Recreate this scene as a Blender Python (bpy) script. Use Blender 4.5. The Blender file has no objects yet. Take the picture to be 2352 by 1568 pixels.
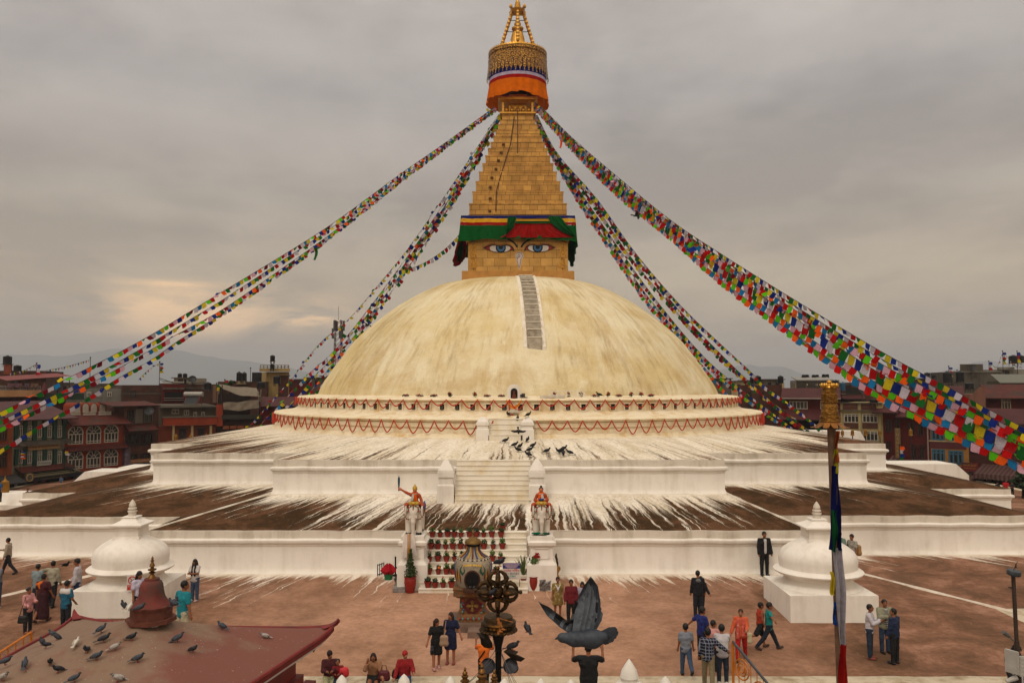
import bpy,bmesh,math,random
import numpy as np
from mathutils import Vector,Matrix,Euler
random.seed(7)
SC=bpy.context.scene
COL=SC.collection
R=math.radians
CZ=11.5
FPX,CX,CY=1900.0,1176.0,784.0
PITCH=R(3.04)
cam=bpy.data.cameras.new('camera')
cam.sensor_width=36.0
cam.lens=36.0*FPX/2352.0
cam.clip_start=0.1
cam.clip_end=20000
camo=bpy.data.objects.new('camera',cam)
COL.objects.link(camo)
camo.location=(0,0,CZ)
camo.rotation_euler=(math.pi/2+PITCH,0,0)
SC.camera=camo
SC.view_settings.view_transform='Standard'
SC.view_settings.look='None'
SC.view_settings.exposure=0.0
SC.view_settings.gamma=1.0
SUN_EL,SUN_AZ=52.0,205.0
wd=bpy.data.worlds.new('World')
SC.world=wd
wd.use_nodes=True
nt=wd.node_tree
nt.nodes.clear()
def N(tree,typ,loc=None,**kw):
 n=tree.nodes.new(typ)
 for k,v in kw.items():
  setattr(n,k,v)
 return n
def sky_nodes():
 L=nt.links.new
 out=N(nt,'ShaderNodeOutputWorld');bg=N(nt,'ShaderNodeBackground')
 bg.inputs['Strength'].default_value=0.1
 L(bg.outputs[0],out.inputs[0])
 sky=N(nt,'ShaderNodeTexSky')
 sky.sky_type='NISHITA';sky.sun_disc=False
 sky.sun_elevation=R(SUN_EL);sky.sun_rotation=R(SUN_AZ)
 tc=N(nt,'ShaderNodeTexCoord');sep=N(nt,'ShaderNodeSeparateXYZ')
 L(tc.outputs['Generated'],sep.inputs[0])
 def M(op,a,b=None,clamp=False):
  m=N(nt,'ShaderNodeMath',operation=op,use_clamp=clamp)
  for i,v in enumerate((a,b)):
   if v is None:continue
   if isinstance(v,(int,float)):m.inputs[i].default_value=v
   else:L(v,m.inputs[i])
  return m.outputs[0]
 X,Y,Z=sep.outputs
 za=M('MAXIMUM',Z,0.0)
 den=M('ADD',za,0.10)
 u=M('DIVIDE',X,den);v=M('DIVIDE',Y,den)
 comb=N(nt,'ShaderNodeCombineXYZ');L(u,comb.inputs[0]);L(v,comb.inputs[1])
 def noise(scale,detail,vec,rough=0.55,dist=0.0,off=(0,0,0),sc=(1,1,1)):
  mp=N(nt,'ShaderNodeMapping');mp.inputs['Location'].default_value=off;mp.inputs['Scale'].default_value=sc
  L(vec,mp.inputs[0])
  n=N(nt,'ShaderNodeTexNoise');n.inputs['Scale'].default_value=scale;n.inputs['Detail'].default_value=detail
  n.inputs['Roughness'].default_value=rough;n.inputs['Distortion'].default_value=dist
  L(mp.outputs[0],n.inputs[0]);return n.outputs[0]
 n1=noise(0.75,8,comb.outputs[0],0.55,0.4,(3.1,1.7,0))
 n2=noise(2.2,9,comb.outputs[0],0.6,0.6,(11,4,2),(1,0.55,1))
 n3=noise(6.5,6,tc.outputs['Generated'],0.6,0.3,(0,0,1),(1,1,3.2))
 n4=noise(9.0,9,tc.outputs['Generated'],0.62,0.8,(2,5,1),(1,1,4.5))
 s=M('ADD',M('MULTIPLY',M('ADD',n1,-0.13),0.55),M('ADD',M('MULTIPLY',n2,0.36),M('ADD',M('MULTIPLY',n3,0.26),M('MULTIPLY',M('SUBTRACT',n4,0.5),0.10))))
 def mass(px,py,wx,wy,amp):
  a=M('DIVIDE',M('SUBTRACT',X,(px-1176)/1900*0.93),wx/1900);b_=M('DIVIDE',M('SUBTRACT',Z,(885-py)/1900*0.96),wy/1900)
  q=M('ADD',M('MULTIPLY',a,a),M('MULTIPLY',b_,b_));return M('MULTIPLY',M('POWER',2.718,M('MULTIPLY',q,-1.0)),M('MULTIPLY',M('GREATER_THAN',Y,0.0),amp))
 wv=M('MULTIPLY',M('SUBTRACT',n2,0.5),1.6)
 for a in((300,430,300,130,-0.085),(40,620,200,90,-0.03),(240,290,130,60,0.07),(420,560,260,70,-0.05),(500,250,350,70,-0.04),(760,330,330,60,0.06),(950,420,260,90,0.05),(620,120,420,70,-0.03),(1750,420,420,130,-0.075),(2150,300,260,60,-0.03),(2000,640,420,90,0.05),(1500,110,420,70,0.03),(2050,130,300,60,0.03),(250,790,420,45,-0.11),(640,800,240,40,-0.10),(2300,780,110,50,-0.03)):
  s=M('ADD',s,M('MULTIPLY',mass(*a),M('ADD',wv,1.0)))
 ramp=N(nt,'ShaderNodeValToRGB');L(s,ramp.inputs[0])
 e=ramp.color_ramp.elements
 e[0].position=0.40;e[0].color=(0.335,0.308,0.290,1)
 e[1].position=0.70;e[1].color=(0.515,0.475,0.435,1)
 m=ramp.color_ramp.elements.new(0.53);m.color=(0.43,0.396,0.366,1)
 def ramp_of(val,pts):
  r=N(nt,'ShaderNodeValToRGB');L(val,r.inputs[0])
  els=r.color_ramp.elements
  els[0].position,els[0].color=pts[0][0],(*pts[0][1],1)
  els[1].position,els[1].color=pts[-1][0],(*pts[-1][1],1)
  for p,c in pts[1:-1]:
   q=els.new(p);q.color=(*c,1)
  return r.outputs[0]
 tint=ramp_of(Z,[(0.0,(1.02,0.86,0.66)),(0.05,(1.30,1.08,0.76)),(0.12,(1.30,1.12,0.83)),(0.22,(1.10,1.03,0.92)),(0.33,(1.03,1.02,1.03)),(0.45,(1.35,1.32,1.3)),(1.0,(3.1,3.0,2.85))])
 def mul(a,b):
  x=N(nt,'ShaderNodeMix',data_type='RGBA',blend_type='MULTIPLY');x.inputs[0].default_value=1.0
  L(a,x.inputs[6]);L(b,x.inputs[7]);return x.outputs[2]
 cl=mul(ramp.outputs[0],tint)
 back=ramp_of(Y,[(0.0,(2.3,2.2,2.05)),(0.35,(1.45,1.42,1.36)),(0.55,(1.0,1.0,1.0)),(1.0,(1,1,1))])
 yy=M('ADD',M('MULTIPLY',Y,0.5),0.5)
 L(yy,nt.nodes[-3].inputs[0])if False else None
 for n in nt.nodes:
  if n.type=='VALTORGB' and n.outputs[0]==back:L(yy,n.inputs[0])
 cl=mul(cl,back)
 def spot(dx,dy,dz,width,hz):
  ax=M('SUBTRACT',X,dx);az=M('SUBTRACT',Z,dz)
  q=M('ADD',M('POWER',M('DIVIDE',ax,width),2.0),M('POWER',M('DIVIDE',az,hz),2.0))
  q=M('MULTIPLY',M('POWER',2.718,M('MULTIPLY',q,-1.0)),M('GREATER_THAN',Y,0.0))
  return q
 g=M('MULTIPLY',spot(-0.335,0,0.082,0.12,0.024),M('ADD',M('MULTIPLY',n3,8.0),-2.9),True)
 g=M('MAXIMUM',g,M('MULTIPLY',spot(-0.25,0,0.077,0.05,0.012),M('ADD',M('MULTIPLY',n4,7.0),-2.7),True))
 g=M('MAXIMUM',g,M('MULTIPLY',spot(-0.38,0,0.112,0.05,0.006),M('ADD',M('MULTIPLY',n2,3.5),-0.9),True))
 mixg=N(nt,'ShaderNodeMix',data_type='RGBA');L(g,mixg.inputs[0]);L(cl,mixg.inputs[6]);mixg.inputs[7].default_value=(1.4,0.88,0.43,1)
 b=M('MULTIPLY',spot(-0.505,0,0.088,0.035,0.018),M('ADD',M('MULTIPLY',n3,4.5),-1.6),True)
 mixb=N(nt,'ShaderNodeMix',data_type='RGBA');L(M('MULTIPLY',b,0.75),mixb.inputs[0]);L(mixg.outputs[2],mixb.inputs[6]);mixb.inputs[7].default_value=(0.245,0.215,0.20,1)
 sc10=N(nt,'ShaderNodeMix',data_type='RGBA',blend_type='MULTIPLY');sc10.clamp_result=False
 sc10.inputs[0].default_value=1.0;L(mixb.outputs[2],sc10.inputs[6]);sc10.inputs[7].default_value=(10,10,10,1)
 fin=N(nt,'ShaderNodeMix',data_type='RGBA');fin.inputs[0].default_value=0.96
 L(sky.outputs[0],fin.inputs[6]);L(sc10.outputs[2],fin.inputs[7])
 L(fin.outputs[2],bg.inputs['Color'])
sky_nodes()
sl=bpy.data.lights.new('sun','SUN');sl.energy=1.0;sl.angle=R(14);sl.color=(1.0,0.94,0.86)
so=bpy.data.objects.new('sun',sl);COL.objects.link(so)
_d=Vector((math.sin(R(SUN_AZ))*math.cos(R(SUN_EL)),math.cos(R(SUN_AZ))*math.cos(R(SUN_EL)),math.sin(R(SUN_EL))))
so.rotation_euler=(-_d).to_track_quat('-Z','Y').to_euler()
so.location=(0,-20,60)
def ray(px,py):
 a=(px-CX)/FPX;b=(CY-py)/FPX
 c,s=math.cos(PITCH),math.sin(PITCH)
 return Vector((a,c-b*s,s+b*c))
def at(px,py,d):
 r=ray(px,py);return Vector((0,0,CZ))+r*(d/r.y)
def atz(px,py,z):
 r=ray(px,py);return Vector((0,0,CZ))+r*((z-CZ)/r.z)
def lin(h):
 if not isinstance(h,str):return tuple(h)
 h=h.lstrip('#');o=[]
 for i in(0,2,4):
  c=int(h[i:i+2],16)/255
  o.append(c/12.92 if c<=0.04045 else((c+0.055)/1.055)**2.4)
 return tuple(o)
_MC={}
def P(name,col,rough=0.75,metal=0.0,var=0.16,sc=4.0,bump=0.0,bsc=None,col2=None,c2=0.55,spec=0.3,emit=None):
 """procedural painted / plain surface: base colour broken up by noise, optional second colour in patches, optional bump"""
 if name in _MC:return _MC[name]
 m=bpy.data.materials.new(name);m.use_nodes=True;t=m.node_tree;L=t.links.new
 b=t.nodes['Principled BSDF'];c=lin(col)
 tc=N(t,'ShaderNodeTexCoord');n=N(t,'ShaderNodeTexNoise')
 n.inputs['Scale'].default_value=sc;n.inputs['Detail'].default_value=6;n.inputs['Roughness'].default_value=0.6
 L(tc.outputs['Object'],n.inputs[0])
 r=N(t,'ShaderNodeValToRGB');L(n.outputs[0],r.inputs[0]);e=r.color_ramp.elements
 e[0].position=0.3;e[0].color=(*[x*(1-var)for x in c],1)
 e[1].position=0.7;e[1].color=(*[min(1,x*(1+var))for x in c],1)
 src=r.outputs[0]
 if col2 is not None:
  n2=N(t,'ShaderNodeTexNoise');n2.inputs['Scale'].default_value=sc*0.45;n2.inputs['Detail'].default_value=8;n2.inputs['Roughness'].default_value=0.65
  L(tc.outputs['Object'],n2.inputs[0])
  mr=N(t,'ShaderNodeMapRange');mr.inputs[1].default_value=c2;mr.inputs[2].default_value=c2+0.1;L(n2.outputs[0],mr.inputs[0])
  mx=N(t,'ShaderNodeMix',data_type='RGBA');L(mr.outputs[0],mx.inputs[0]);L(src,mx.inputs[6]);mx.inputs[7].default_value=(*lin(col2),1)
  src=mx.outputs[2]
 L(src,b.inputs['Base Color'])
 b.inputs['Roughness'].default_value=rough;b.inputs['Metallic'].default_value=metal
 b.inputs['Specular IOR Level'].default_value=spec
 if bump:
  n3=N(t,'ShaderNodeTexNoise');n3.inputs['Scale'].default_value=bsc or sc*4;n3.inputs['Detail'].default_value=5
  L(tc.outputs['Object'],n3.inputs[0])
  bp=N(t,'ShaderNodeBump');bp.inputs['Strength'].default_value=bump;bp.inputs['Distance'].default_value=0.05
  L(n3.outputs[0],bp.inputs['Height']);L(bp.outputs[0],b.inputs['Normal'])
 if emit:
  b.inputs['Emission Color'].default_value=(*lin(emit[0]),1);b.inputs['Emission Strength'].default_value=emit[1]
 _MC[name]=m
 return m
def brick_mat(name,c1,c2,mortar,bw,bh,msize=0.02,rough=0.8,metal=0.0,bump=0.4,axis='XZ',patch=None,off=0.5,var=0.35):
 """courses of blocks, tiles or metal sheets laid in the wall's own metres"""
 if name in _MC:return _MC[name]
 m=bpy.data.materials.new(name);m.use_nodes=True;t=m.node_tree;L=t.links.new
 b=t.nodes['Principled BSDF']
 tc=N(t,'ShaderNodeTexCoord');sp=N(t,'ShaderNodeSeparateXYZ');cb=N(t,'ShaderNodeCombineXYZ')
 if axis=='UV':
  L(tc.outputs['UV'],sp.inputs[0]);L(sp.outputs[0],cb.inputs[0]);L(sp.outputs[1],cb.inputs[1])
 else:
  L(tc.outputs['Object'],sp.inputs[0])
  if axis=='XZ':
   ad=N(t,'ShaderNodeMath',operation='ADD');L(sp.outputs[0],ad.inputs[0]);L(sp.outputs[1],ad.inputs[1]);L(ad.outputs[0],cb.inputs[0])
  else:L(sp.outputs[0],cb.inputs[0])
  L(sp.outputs[2],cb.inputs[1])
 br=N(t,'ShaderNodeTexBrick');br.offset=off
 br.inputs['Scale'].default_value=1.0;br.inputs['Brick Width'].default_value=bw;br.inputs['Row Height'].default_value=bh
 br.inputs['Mortar Size'].default_value=msize;br.inputs['Mortar Smooth'].default_value=0.3
 br.inputs['Color1'].default_value=(*lin(c1),1);br.inputs['Color2'].default_value=(*lin(c2),1);br.inputs['Mortar'].default_value=(*lin(mortar),1)
 L(cb.outputs[0],br.inputs[0])
 n=N(t,'ShaderNodeTexNoise');n.inputs['Scale'].default_value=1.3;n.inputs['Detail'].default_value=7;L(tc.outputs['Object'],n.inputs[0])
 mr=N(t,'ShaderNodeMapRange');mr.inputs[1].default_value=0.3;mr.inputs[2].default_value=0.7;mr.inputs[3].default_value=1-var;mr.inputs[4].default_value=1+var*0.6
 L(n.outputs[0],mr.inputs[0])
 mx=N(t,'ShaderNodeMix',data_type='RGBA',blend_type='MULTIPLY');mx.inputs[0].default_value=1
 L(br.outputs[0],mx.inputs[6]);L(mr.outputs[0],mx.inputs[7]);src=mx.outputs[2]
 if patch:
  n2=N(t,'ShaderNodeTexNoise');n2.inputs['Scale'].default_value=0.8;n2.inputs['Detail'].default_value=8;L(tc.outputs['Object'],n2.inputs[0])
  m2=N(t,'ShaderNodeMapRange');m2.inputs[1].default_value=0.52;m2.inputs[2].default_value=0.66;L(n2.outputs[0],m2.inputs[0])
  mm=N(t,'ShaderNodeMix',data_type='RGBA');L(m2.outputs[0],mm.inputs[0]);L(src,mm.inputs[6]);mm.inputs[7].default_value=(*lin(patch),1);src=mm.outputs[2]
 L(src,b.inputs['Base Color']);b.inputs['Roughness'].default_value=rough;b.inputs['Metallic'].default_value=metal
 b.inputs['Specular IOR Level'].default_value=0.3
 if bump:
  bp=N(t,'ShaderNodeBump');bp.inputs['Strength'].default_value=bump;bp.inputs['Distance'].default_value=0.03;bp.invert=True
  L(br.outputs['Fac'],bp.inputs['Height']);L(bp.outputs[0],b.inputs['Normal'])
 _MC[name]=m
 return m
def stripe_mat(name,c1,c2,width,axis=0,rough=0.7):
 if name in _MC:return _MC[name]
 m=bpy.data.materials.new(name);m.use_nodes=True;t=m.node_tree;L=t.links.new
 b=t.nodes['Principled BSDF'];tc=N(t,'ShaderNodeTexCoord');sp=N(t,'ShaderNodeSeparateXYZ');L(tc.outputs['Object'],sp.inputs[0])
 a=N(t,'ShaderNodeMath',operation='DIVIDE');L(sp.outputs[axis],a.inputs[0]);a.inputs[1].default_value=width
 f=N(t,'ShaderNodeMath',operation='FRACT');L(a.outputs[0],f.inputs[0])
 g=N(t,'ShaderNodeMath',operation='GREATER_THAN');L(f.outputs[0],g.inputs[0]);g.inputs[1].default_value=0.5
 mx=N(t,'ShaderNodeMix',data_type='RGBA');L(g.outputs[0],mx.inputs[0]);mx.inputs[6].default_value=(*lin(c1),1);mx.inputs[7].default_value=(*lin(c2),1)
 n=N(t,'ShaderNodeTexNoise');n.inputs['Scale'].default_value=2.0;n.inputs['Detail'].default_value=5;L(tc.outputs['Object'],n.inputs[0])
 mr=N(t,'ShaderNodeMapRange');mr.inputs[1].default_value=0.3;mr.inputs[2].default_value=0.7;mr.inputs[3].default_value=0.7;mr.inputs[4].default_value=1.15;L(n.outputs[0],mr.inputs[0])
 m2=N(t,'ShaderNodeMix',data_type='RGBA',blend_type='MULTIPLY');m2.inputs[0].default_value=1;L(mx.outputs[2],m2.inputs[6]);L(mr.outputs[0],m2.inputs[7])
 L(m2.outputs[2],b.inputs['Base Color']);b.inputs['Roughness'].default_value=rough
 _MC[name]=m
 return m
def lime_mat(name,brown,brown2,white,reach,platform=False):
 """roof slope of lime-washed terrace: dark mossy plaster with runs of whitewash down from the wall above (UV: u metres along, v metres down)"""
 m=bpy.data.materials.new(name);m.use_nodes=True;t=m.node_tree;L=t.links.new
 b=t.nodes['Principled BSDF']
 tc=N(t,'ShaderNodeTexCoord');uv=N(t,'ShaderNodeSeparateXYZ');L(tc.outputs['UV'],uv.inputs[0])
 ob=N(t,'ShaderNodeSeparateXYZ');L(tc.outputs['Object'],ob.inputs[0])
 def M(op,a,bb=None,clamp=False):
  q=N(t,'ShaderNodeMath',operation=op,use_clamp=clamp)
  for i,v in enumerate((a,bb)):
   if v is None:continue
   if isinstance(v,(int,float)):q.inputs[i].default_value=v
   else:L(v,q.inputs[i])
  return q.outputs[0]
 def noise(vec,scale,det=6,sx=1,sy=1,off=0,dist=0.0,rough=0.6):
  mp=N(t,'ShaderNodeMapping');mp.inputs['Scale'].default_value=(sx,sy,1);mp.inputs['Location'].default_value=(off,off*0.7,off);L(vec,mp.inputs[0])
  n=N(t,'ShaderNodeTexNoise');n.inputs['Scale'].default_value=scale;n.inputs['Detail'].default_value=det;n.inputs['Roughness'].default_value=rough;n.inputs['Distortion'].default_value=dist
  L(mp.outputs[0],n.inputs[0]);return n.outputs[0]
 U,V=uv.outputs[0],uv.outputs[1]
 UVv,OBv=tc.outputs['UV'],tc.outputs['Object']
 wob=M('MULTIPLY',M('SUBTRACT',noise(UVv,1.1,4,1,1,5),0.5),0.5)
 cu=N(t,'ShaderNodeCombineXYZ');L(M('ADD',U,wob),cu.inputs[0]);L(V,cu.inputs[1])
 low=noise(UVv,0.33,3,1,0.25,9)
 mid=noise(cu.outputs[0],2.2,5,1,0.05,2,0.15)
 fine=noise(cu.outputs[0],5.5,5,1,0.03,3,0.2,0.7)
 near=N(t,'ShaderNodeMapRange');near.inputs[1].default_value=3.0 if reach<5 else 6.0;near.inputs[2].default_value=13.0 if reach<5 else 22.0;near.inputs[3].default_value=1.0;near.inputs[4].default_value=0.0
 near.interpolation_type='SMOOTHSTEP'
 L(M('ABSOLUTE',ob.outputs[0]),near.inputs[0])
 length=M('ADD',M('MULTIPLY',M('SUBTRACT',low,0.42),reach*3.2),M('MULTIPLY',near.outputs[0],reach*(0.25 if platform else 0.95)))
 length=M('ADD',length,reach*0.42)
 length=M('MAXIMUM',length,0.25)
 rel=M('DIVIDE',V,length)
 s=M('ADD',M('MULTIPLY',mid,0.40),M('MULTIPLY',fine,0.70))
 thr=M('ADD',M('MULTIPLY',rel,0.33),0.385)
 w=N(t,'ShaderNodeMapRange');w.inputs[1].default_value=-0.04;w.inputs[2].default_value=0.07;L(M('SUBTRACT',s,thr),w.inputs[0])
 drip=N(t,'ShaderNodeMapRange');drip.inputs[1].default_value=0.0;drip.inputs[2].default_value=0.035
 L(M('SUBTRACT',fine,M('ADD',M('MULTIPLY',rel,0.09),0.50)),drip.inputs[0])
 mask=M('MAXIMUM',w.outputs[0],M('MULTIPLY',drip.outputs[0],0.9),True)
 gap=N(t,'ShaderNodeMapRange');gap.inputs[1].default_value=0.33;gap.inputs[2].default_value=0.5;gap.inputs[3].default_value=0.6;gap.inputs[4].default_value=1.0
 L(noise(OBv,7.0,6,1,1,4),gap.inputs[0])
 solid=N(t,'ShaderNodeMapRange');solid.inputs[1].default_value=0.75;solid.inputs[2].default_value=0.25;L(V,solid.inputs[0])
 mask=M('MAXIMUM',M('MULTIPLY',mask,gap.outputs[0]),solid.outputs[0],True)
 r=N(t,'ShaderNodeValToRGB');L(noise(OBv,0.7 if not platform else 0.30,9,1,1,1,0.2,0.68),r.inputs[0]);e=r.color_ramp.elements
 e[0].position=0.36 if platform else 0.42;e[0].color=(*lin(brown),1);e[1].position=0.60 if not platform else 0.60;e[1].color=(*lin(brown2),1)
 if platform:
  side=N(t,'ShaderNodeMapRange');side.inputs[1].default_value=5.0;side.inputs[2].default_value=11.5;side.inputs[4].default_value=0.85;L(M('ADD',M('ABSOLUTE',M('ADD',ob.outputs[0],1.5)),M('MULTIPLY',M('SUBTRACT',noise(OBv,0.45,5,1,1,12),0.5),12.0)),side.inputs[0])
  r2=N(t,'ShaderNodeValToRGB');L(noise(OBv,0.55,9,1,1,3,0.4,0.7),r2.inputs[0]);e2=r2.color_ramp.elements
  e2[0].position=0.39;e2[0].color=(*lin('#503a29'),1);e2[1].position=0.63;e2[1].color=(*lin('#8f6b57'),1);q2=e2.new(0.53);q2.color=(*lin('#714f3c'),1)
  mz=N(t,'ShaderNodeMix',data_type='RGBA');L(side.outputs[0],mz.inputs[0]);L(r.outputs[0],mz.inputs[6]);L(r2.outputs[0],mz.inputs[7]);brown_out=mz.outputs[2]
 else:brown_out=r.outputs[0]
 sp=N(t,'ShaderNodeMapRange');sp.inputs[1].default_value=0.3;sp.inputs[2].default_value=0.7;sp.inputs[3].default_value=0.78 if platform else 0.75;sp.inputs[4].default_value=1.2 if platform else 1.28
 L(noise(OBv,5.0,8,1,1,7,0,0.7),sp.inputs[0])
 mb=N(t,'ShaderNodeMix',data_type='RGBA',blend_type='MULTIPLY');mb.inputs[0].default_value=1;L(brown_out,mb.inputs[6]);L(sp.outputs[0],mb.inputs[7])
 fleck=N(t,'ShaderNodeMapRange');fleck.inputs[1].default_value=0.70;fleck.inputs[2].default_value=0.74;fleck.inputs[4].default_value=0.55;L(noise(OBv,16,3,1,1,8),fleck.inputs[0])
 mask=M('MAXIMUM',mask,fleck.outputs[0])
 rw=N(t,'ShaderNodeValToRGB');L(noise(UVv,1.4,6,1,0.3,6),rw.inputs[0]);e=rw.color_ramp.elements
 w0=lin(white);e[0].position=0.35;e[0].color=(w0[0]*0.80,w0[1]*0.76,w0[2]*0.68,1);e[1].position=0.6;e[1].color=(*w0,1)
 mx=N(t,'ShaderNodeMix',data_type='RGBA');L(mask,mx.inputs[0]);L(mb.outputs[2],mx.inputs[6]);L(rw.outputs[0],mx.inputs[7])
 L(mx.outputs[2],b.inputs['Base Color']);b.inputs['Roughness'].default_value=0.95;b.inputs['Specular IOR Level'].default_value=0.05
 bp=N(t,'ShaderNodeBump');bp.inputs['Strength'].default_value=0.35;bp.inputs['Distance'].default_value=0.04
 L(M('ADD',noise(OBv,9,6,1,1,3),M('MULTIPLY',mask,0.4)),bp.inputs['Height']);L(bp.outputs[0],b.inputs['Normal'])
 return m
def wall_mat(name,col,stain,amt=0.5,bumps=0.25):
 """painted plaster wall: faint vertical runs and dirt below ledges"""
 if name in _MC:return _MC[name]
 m=bpy.data.materials.new(name);m.use_nodes=True;t=m.node_tree;L=t.links.new
 b=t.nodes['Principled BSDF'];tc=N(t,'ShaderNodeTexCoord')
 def noise(scale,s3,det=6):
  mp=N(t,'ShaderNodeMapping');mp.inputs['Scale'].default_value=s3;L(tc.outputs['Object'],mp.inputs[0])
  n=N(t,'ShaderNodeTexNoise');n.inputs['Scale'].default_value=scale;n.inputs['Detail'].default_value=det;n.inputs['Roughness'].default_value=0.62;L(mp.outputs[0],n.inputs[0]);return n.outputs[0]
 a=noise(2.2,(1,1,0.12));c=noise(0.9,(1,1,1))
 ad=N(t,'ShaderNodeMath',operation='MULTIPLY');L(a,ad.inputs[0]);L(c,ad.inputs[1])
 mr=N(t,'ShaderNodeMapRange');mr.inputs[1].default_value=0.22;mr.inputs[2].default_value=0.40;mr.inputs[4].default_value=amt;L(ad.outputs[0],mr.inputs[0])
 mx=N(t,'ShaderNodeMix',data_type='RGBA');L(mr.outputs[0],mx.inputs[0]);mx.inputs[6].default_value=(*lin(col),1);mx.inputs[7].default_value=(*lin(stain),1)
 L(mx.outputs[2],b.inputs['Base Color']);b.inputs['Roughness'].default_value=0.85;b.inputs['Specular IOR Level'].default_value=0.2
 bp=N(t,'ShaderNodeBump');bp.inputs['Strength'].default_value=bumps;bp.inputs['Distance'].default_value=0.02;L(noise(11,(1,1,1)),bp.inputs['Height']);L(bp.outputs[0],b.inputs['Normal'])
 _MC[name]=m
 return m
class MB:
 def __init__(s):s.v=[];s.f=[];s.m=[];s.uv=None
 def add(s,vs,fs,mi=0):
  o=len(s.v);s.v.extend([tuple(x)for x in vs]);s.f.extend([tuple(i+o for i in f)for f in fs]);s.m.extend([mi]*len(fs));return s
 def box(s,c,d,mi=0,rz=0.0,mat=None):
  hx,hy,hz=d[0]/2,d[1]/2,d[2]/2
  vs=[Vector((x,y,z))for z in(-hz,hz)for y in(-hy,hy)for x in(-hx,hx)]
  if mat is not None:vs=[mat@v for v in vs]
  elif rz:
   q=Matrix.Rotation(rz,3,'Z');vs=[q@v for v in vs]
  vs=[v+Vector(c)for v in vs]
  return s.add(vs,[(0,2,3,1),(4,5,7,6),(0,1,5,4),(2,6,7,3),(0,4,6,2),(1,3,7,5)],mi)
 def bx(s,x0,x1,y0,y1,z0,z1,mi=0):
  return s.box(((x0+x1)/2,(y0+y1)/2,(z0+z1)/2),(x1-x0,y1-y0,z1-z0),mi)
 def frus(s,c,b0,b1,z0,z1,mi=0,rz=0.0):
  """square frustum: half sizes b0=(x,y) at z0, b1 at z1, relative to c"""
  q=Matrix.Rotation(rz,3,'Z');vs=[]
  for b,z in((b0,z0),(b1,z1)):
   for sx,sy in((-1,-1),(1,-1),(1,1),(-1,1)):
    vs.append(q@Vector((sx*b[0],sy*b[1],z))+Vector(c))
  return s.add(vs,[(3,2,1,0),(4,5,6,7),(0,1,5,4),(1,2,6,5),(2,3,7,6),(3,0,4,7)],mi)
 def lathe(s,prof,c=(0,0,0),seg=24,mi=0,a0=0.0,a1=None,sx=1.0,sy=1.0,mat=None):
  full=a1 is None;n=seg if full else seg+1;a1=a0+2*math.pi if full else a1
  vs=[]
  for(r,z)in prof:
   for i in range(n):
    a=a0+(a1-a0)*i/seg
    p=Vector((r*math.cos(a)*sx,r*math.sin(a)*sy,z))
    if mat is not None:p=mat@p
    vs.append(p+Vector(c))
  fs=[]
  for j in range(len(prof)-1):
   for i in range(seg):
    k=(i+1)%n if full else i+1
    fs.append((j*n+i,j*n+k,(j+1)*n+k,(j+1)*n+i))
  return s.add(vs,fs,mi)
 def tube(s,pts,r,seg=6,mi=0,caps=True,r1=None):
  pts=[Vector(p)for p in pts];n=len(pts);vs=[];ref=None
  for i,p in enumerate(pts):
   t=(pts[min(i+1,n-1)]-pts[max(i-1,0)])
   if t.length<1e-9:t=Vector((0,0,1))
   t.normalize()
   if ref is None:ref=Vector((0,0,1))if abs(t.z)<0.9 else Vector((1,0,0))
   a=t.cross(ref)
   if a.length<1e-6:a=t.orthogonal()
   a.normalize();b=a.cross(t).normalized();ref=b
   rr=r[i]if isinstance(r,(list,tuple))else(r if r1 is None else r+(r1-r)*i/max(1,n-1))
   for k in range(seg):
    q=2*math.pi*k/seg;vs.append(p+a*(rr*math.cos(q))+b*(rr*math.sin(q)))
  fs=[(i*seg+k,i*seg+(k+1)%seg,(i+1)*seg+(k+1)%seg,(i+1)*seg+k)for i in range(n-1)for k in range(seg)]
  if caps:fs+=[tuple(range(seg))[::-1],tuple(range((n-1)*seg,n*seg))]
  return s.add(vs,fs,mi)
 def prism(s,poly,depth,mat=None,mi=0):
  """polygon in local XZ extruded along +Y by depth"""
  n=len(poly);vs=[Vector((p[0],0,p[1]))for p in poly]+[Vector((p[0],depth,p[1]))for p in poly]
  if mat is not None:vs=[mat@v for v in vs]
  return s.add(vs,[tuple(range(n)),tuple(range(n,2*n))[::-1]]+[(i,i+n,(i+1)%n+n,(i+1)%n)for i in range(n)],mi)
 def ball(s,c,r,seg=10,rings=7,mi=0,mat=None):
  r=(r,r,r)if isinstance(r,(int,float))else r;vs=[Vector((0,0,-r[2]))]
  for j in range(1,rings):
   a=-math.pi/2+math.pi*j/rings
   for i in range(seg):
    q=2*math.pi*i/seg;vs.append(Vector((r[0]*math.cos(a)*math.cos(q),r[1]*math.cos(a)*math.sin(q),r[2]*math.sin(a))))
  vs.append(Vector((0,0,r[2])));top=len(vs)-1
  fs=[(0,1+(i+1)%seg,1+i)for i in range(seg)]
  for j in range(rings-2):
   for i in range(seg):
    a=1+j*seg+i;b=1+j*seg+(i+1)%seg;fs.append((a,b,b+seg,a+seg))
  fs+=[(top,1+(rings-2)*seg+i,1+(rings-2)*seg+(i+1)%seg)for i in range(seg)]
  if mat is not None:vs=[mat@v for v in vs]
  return s.add([v+Vector(c)for v in vs],fs,mi)
 def mesh(s,name,mats,smooth=False,uvs=None):
  me=bpy.data.meshes.new(name);me.from_pydata(s.v,[],s.f)
  for m in(mats if isinstance(mats,(list,tuple))else[mats]):me.materials.append(m)
  if len(me.polygons)==len(s.m):me.polygons.foreach_set('material_index',s.m)
  if uvs is not None:
   l=me.uv_layers.new(name='UVMap');vi=np.zeros(len(me.loops),np.int32);me.loops.foreach_get('vertex_index',vi)
   l.data.foreach_set('uv',np.asarray(uvs,np.float32)[vi].ravel())
  if smooth:set_smooth(me,smooth)
  me.update();return me
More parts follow.
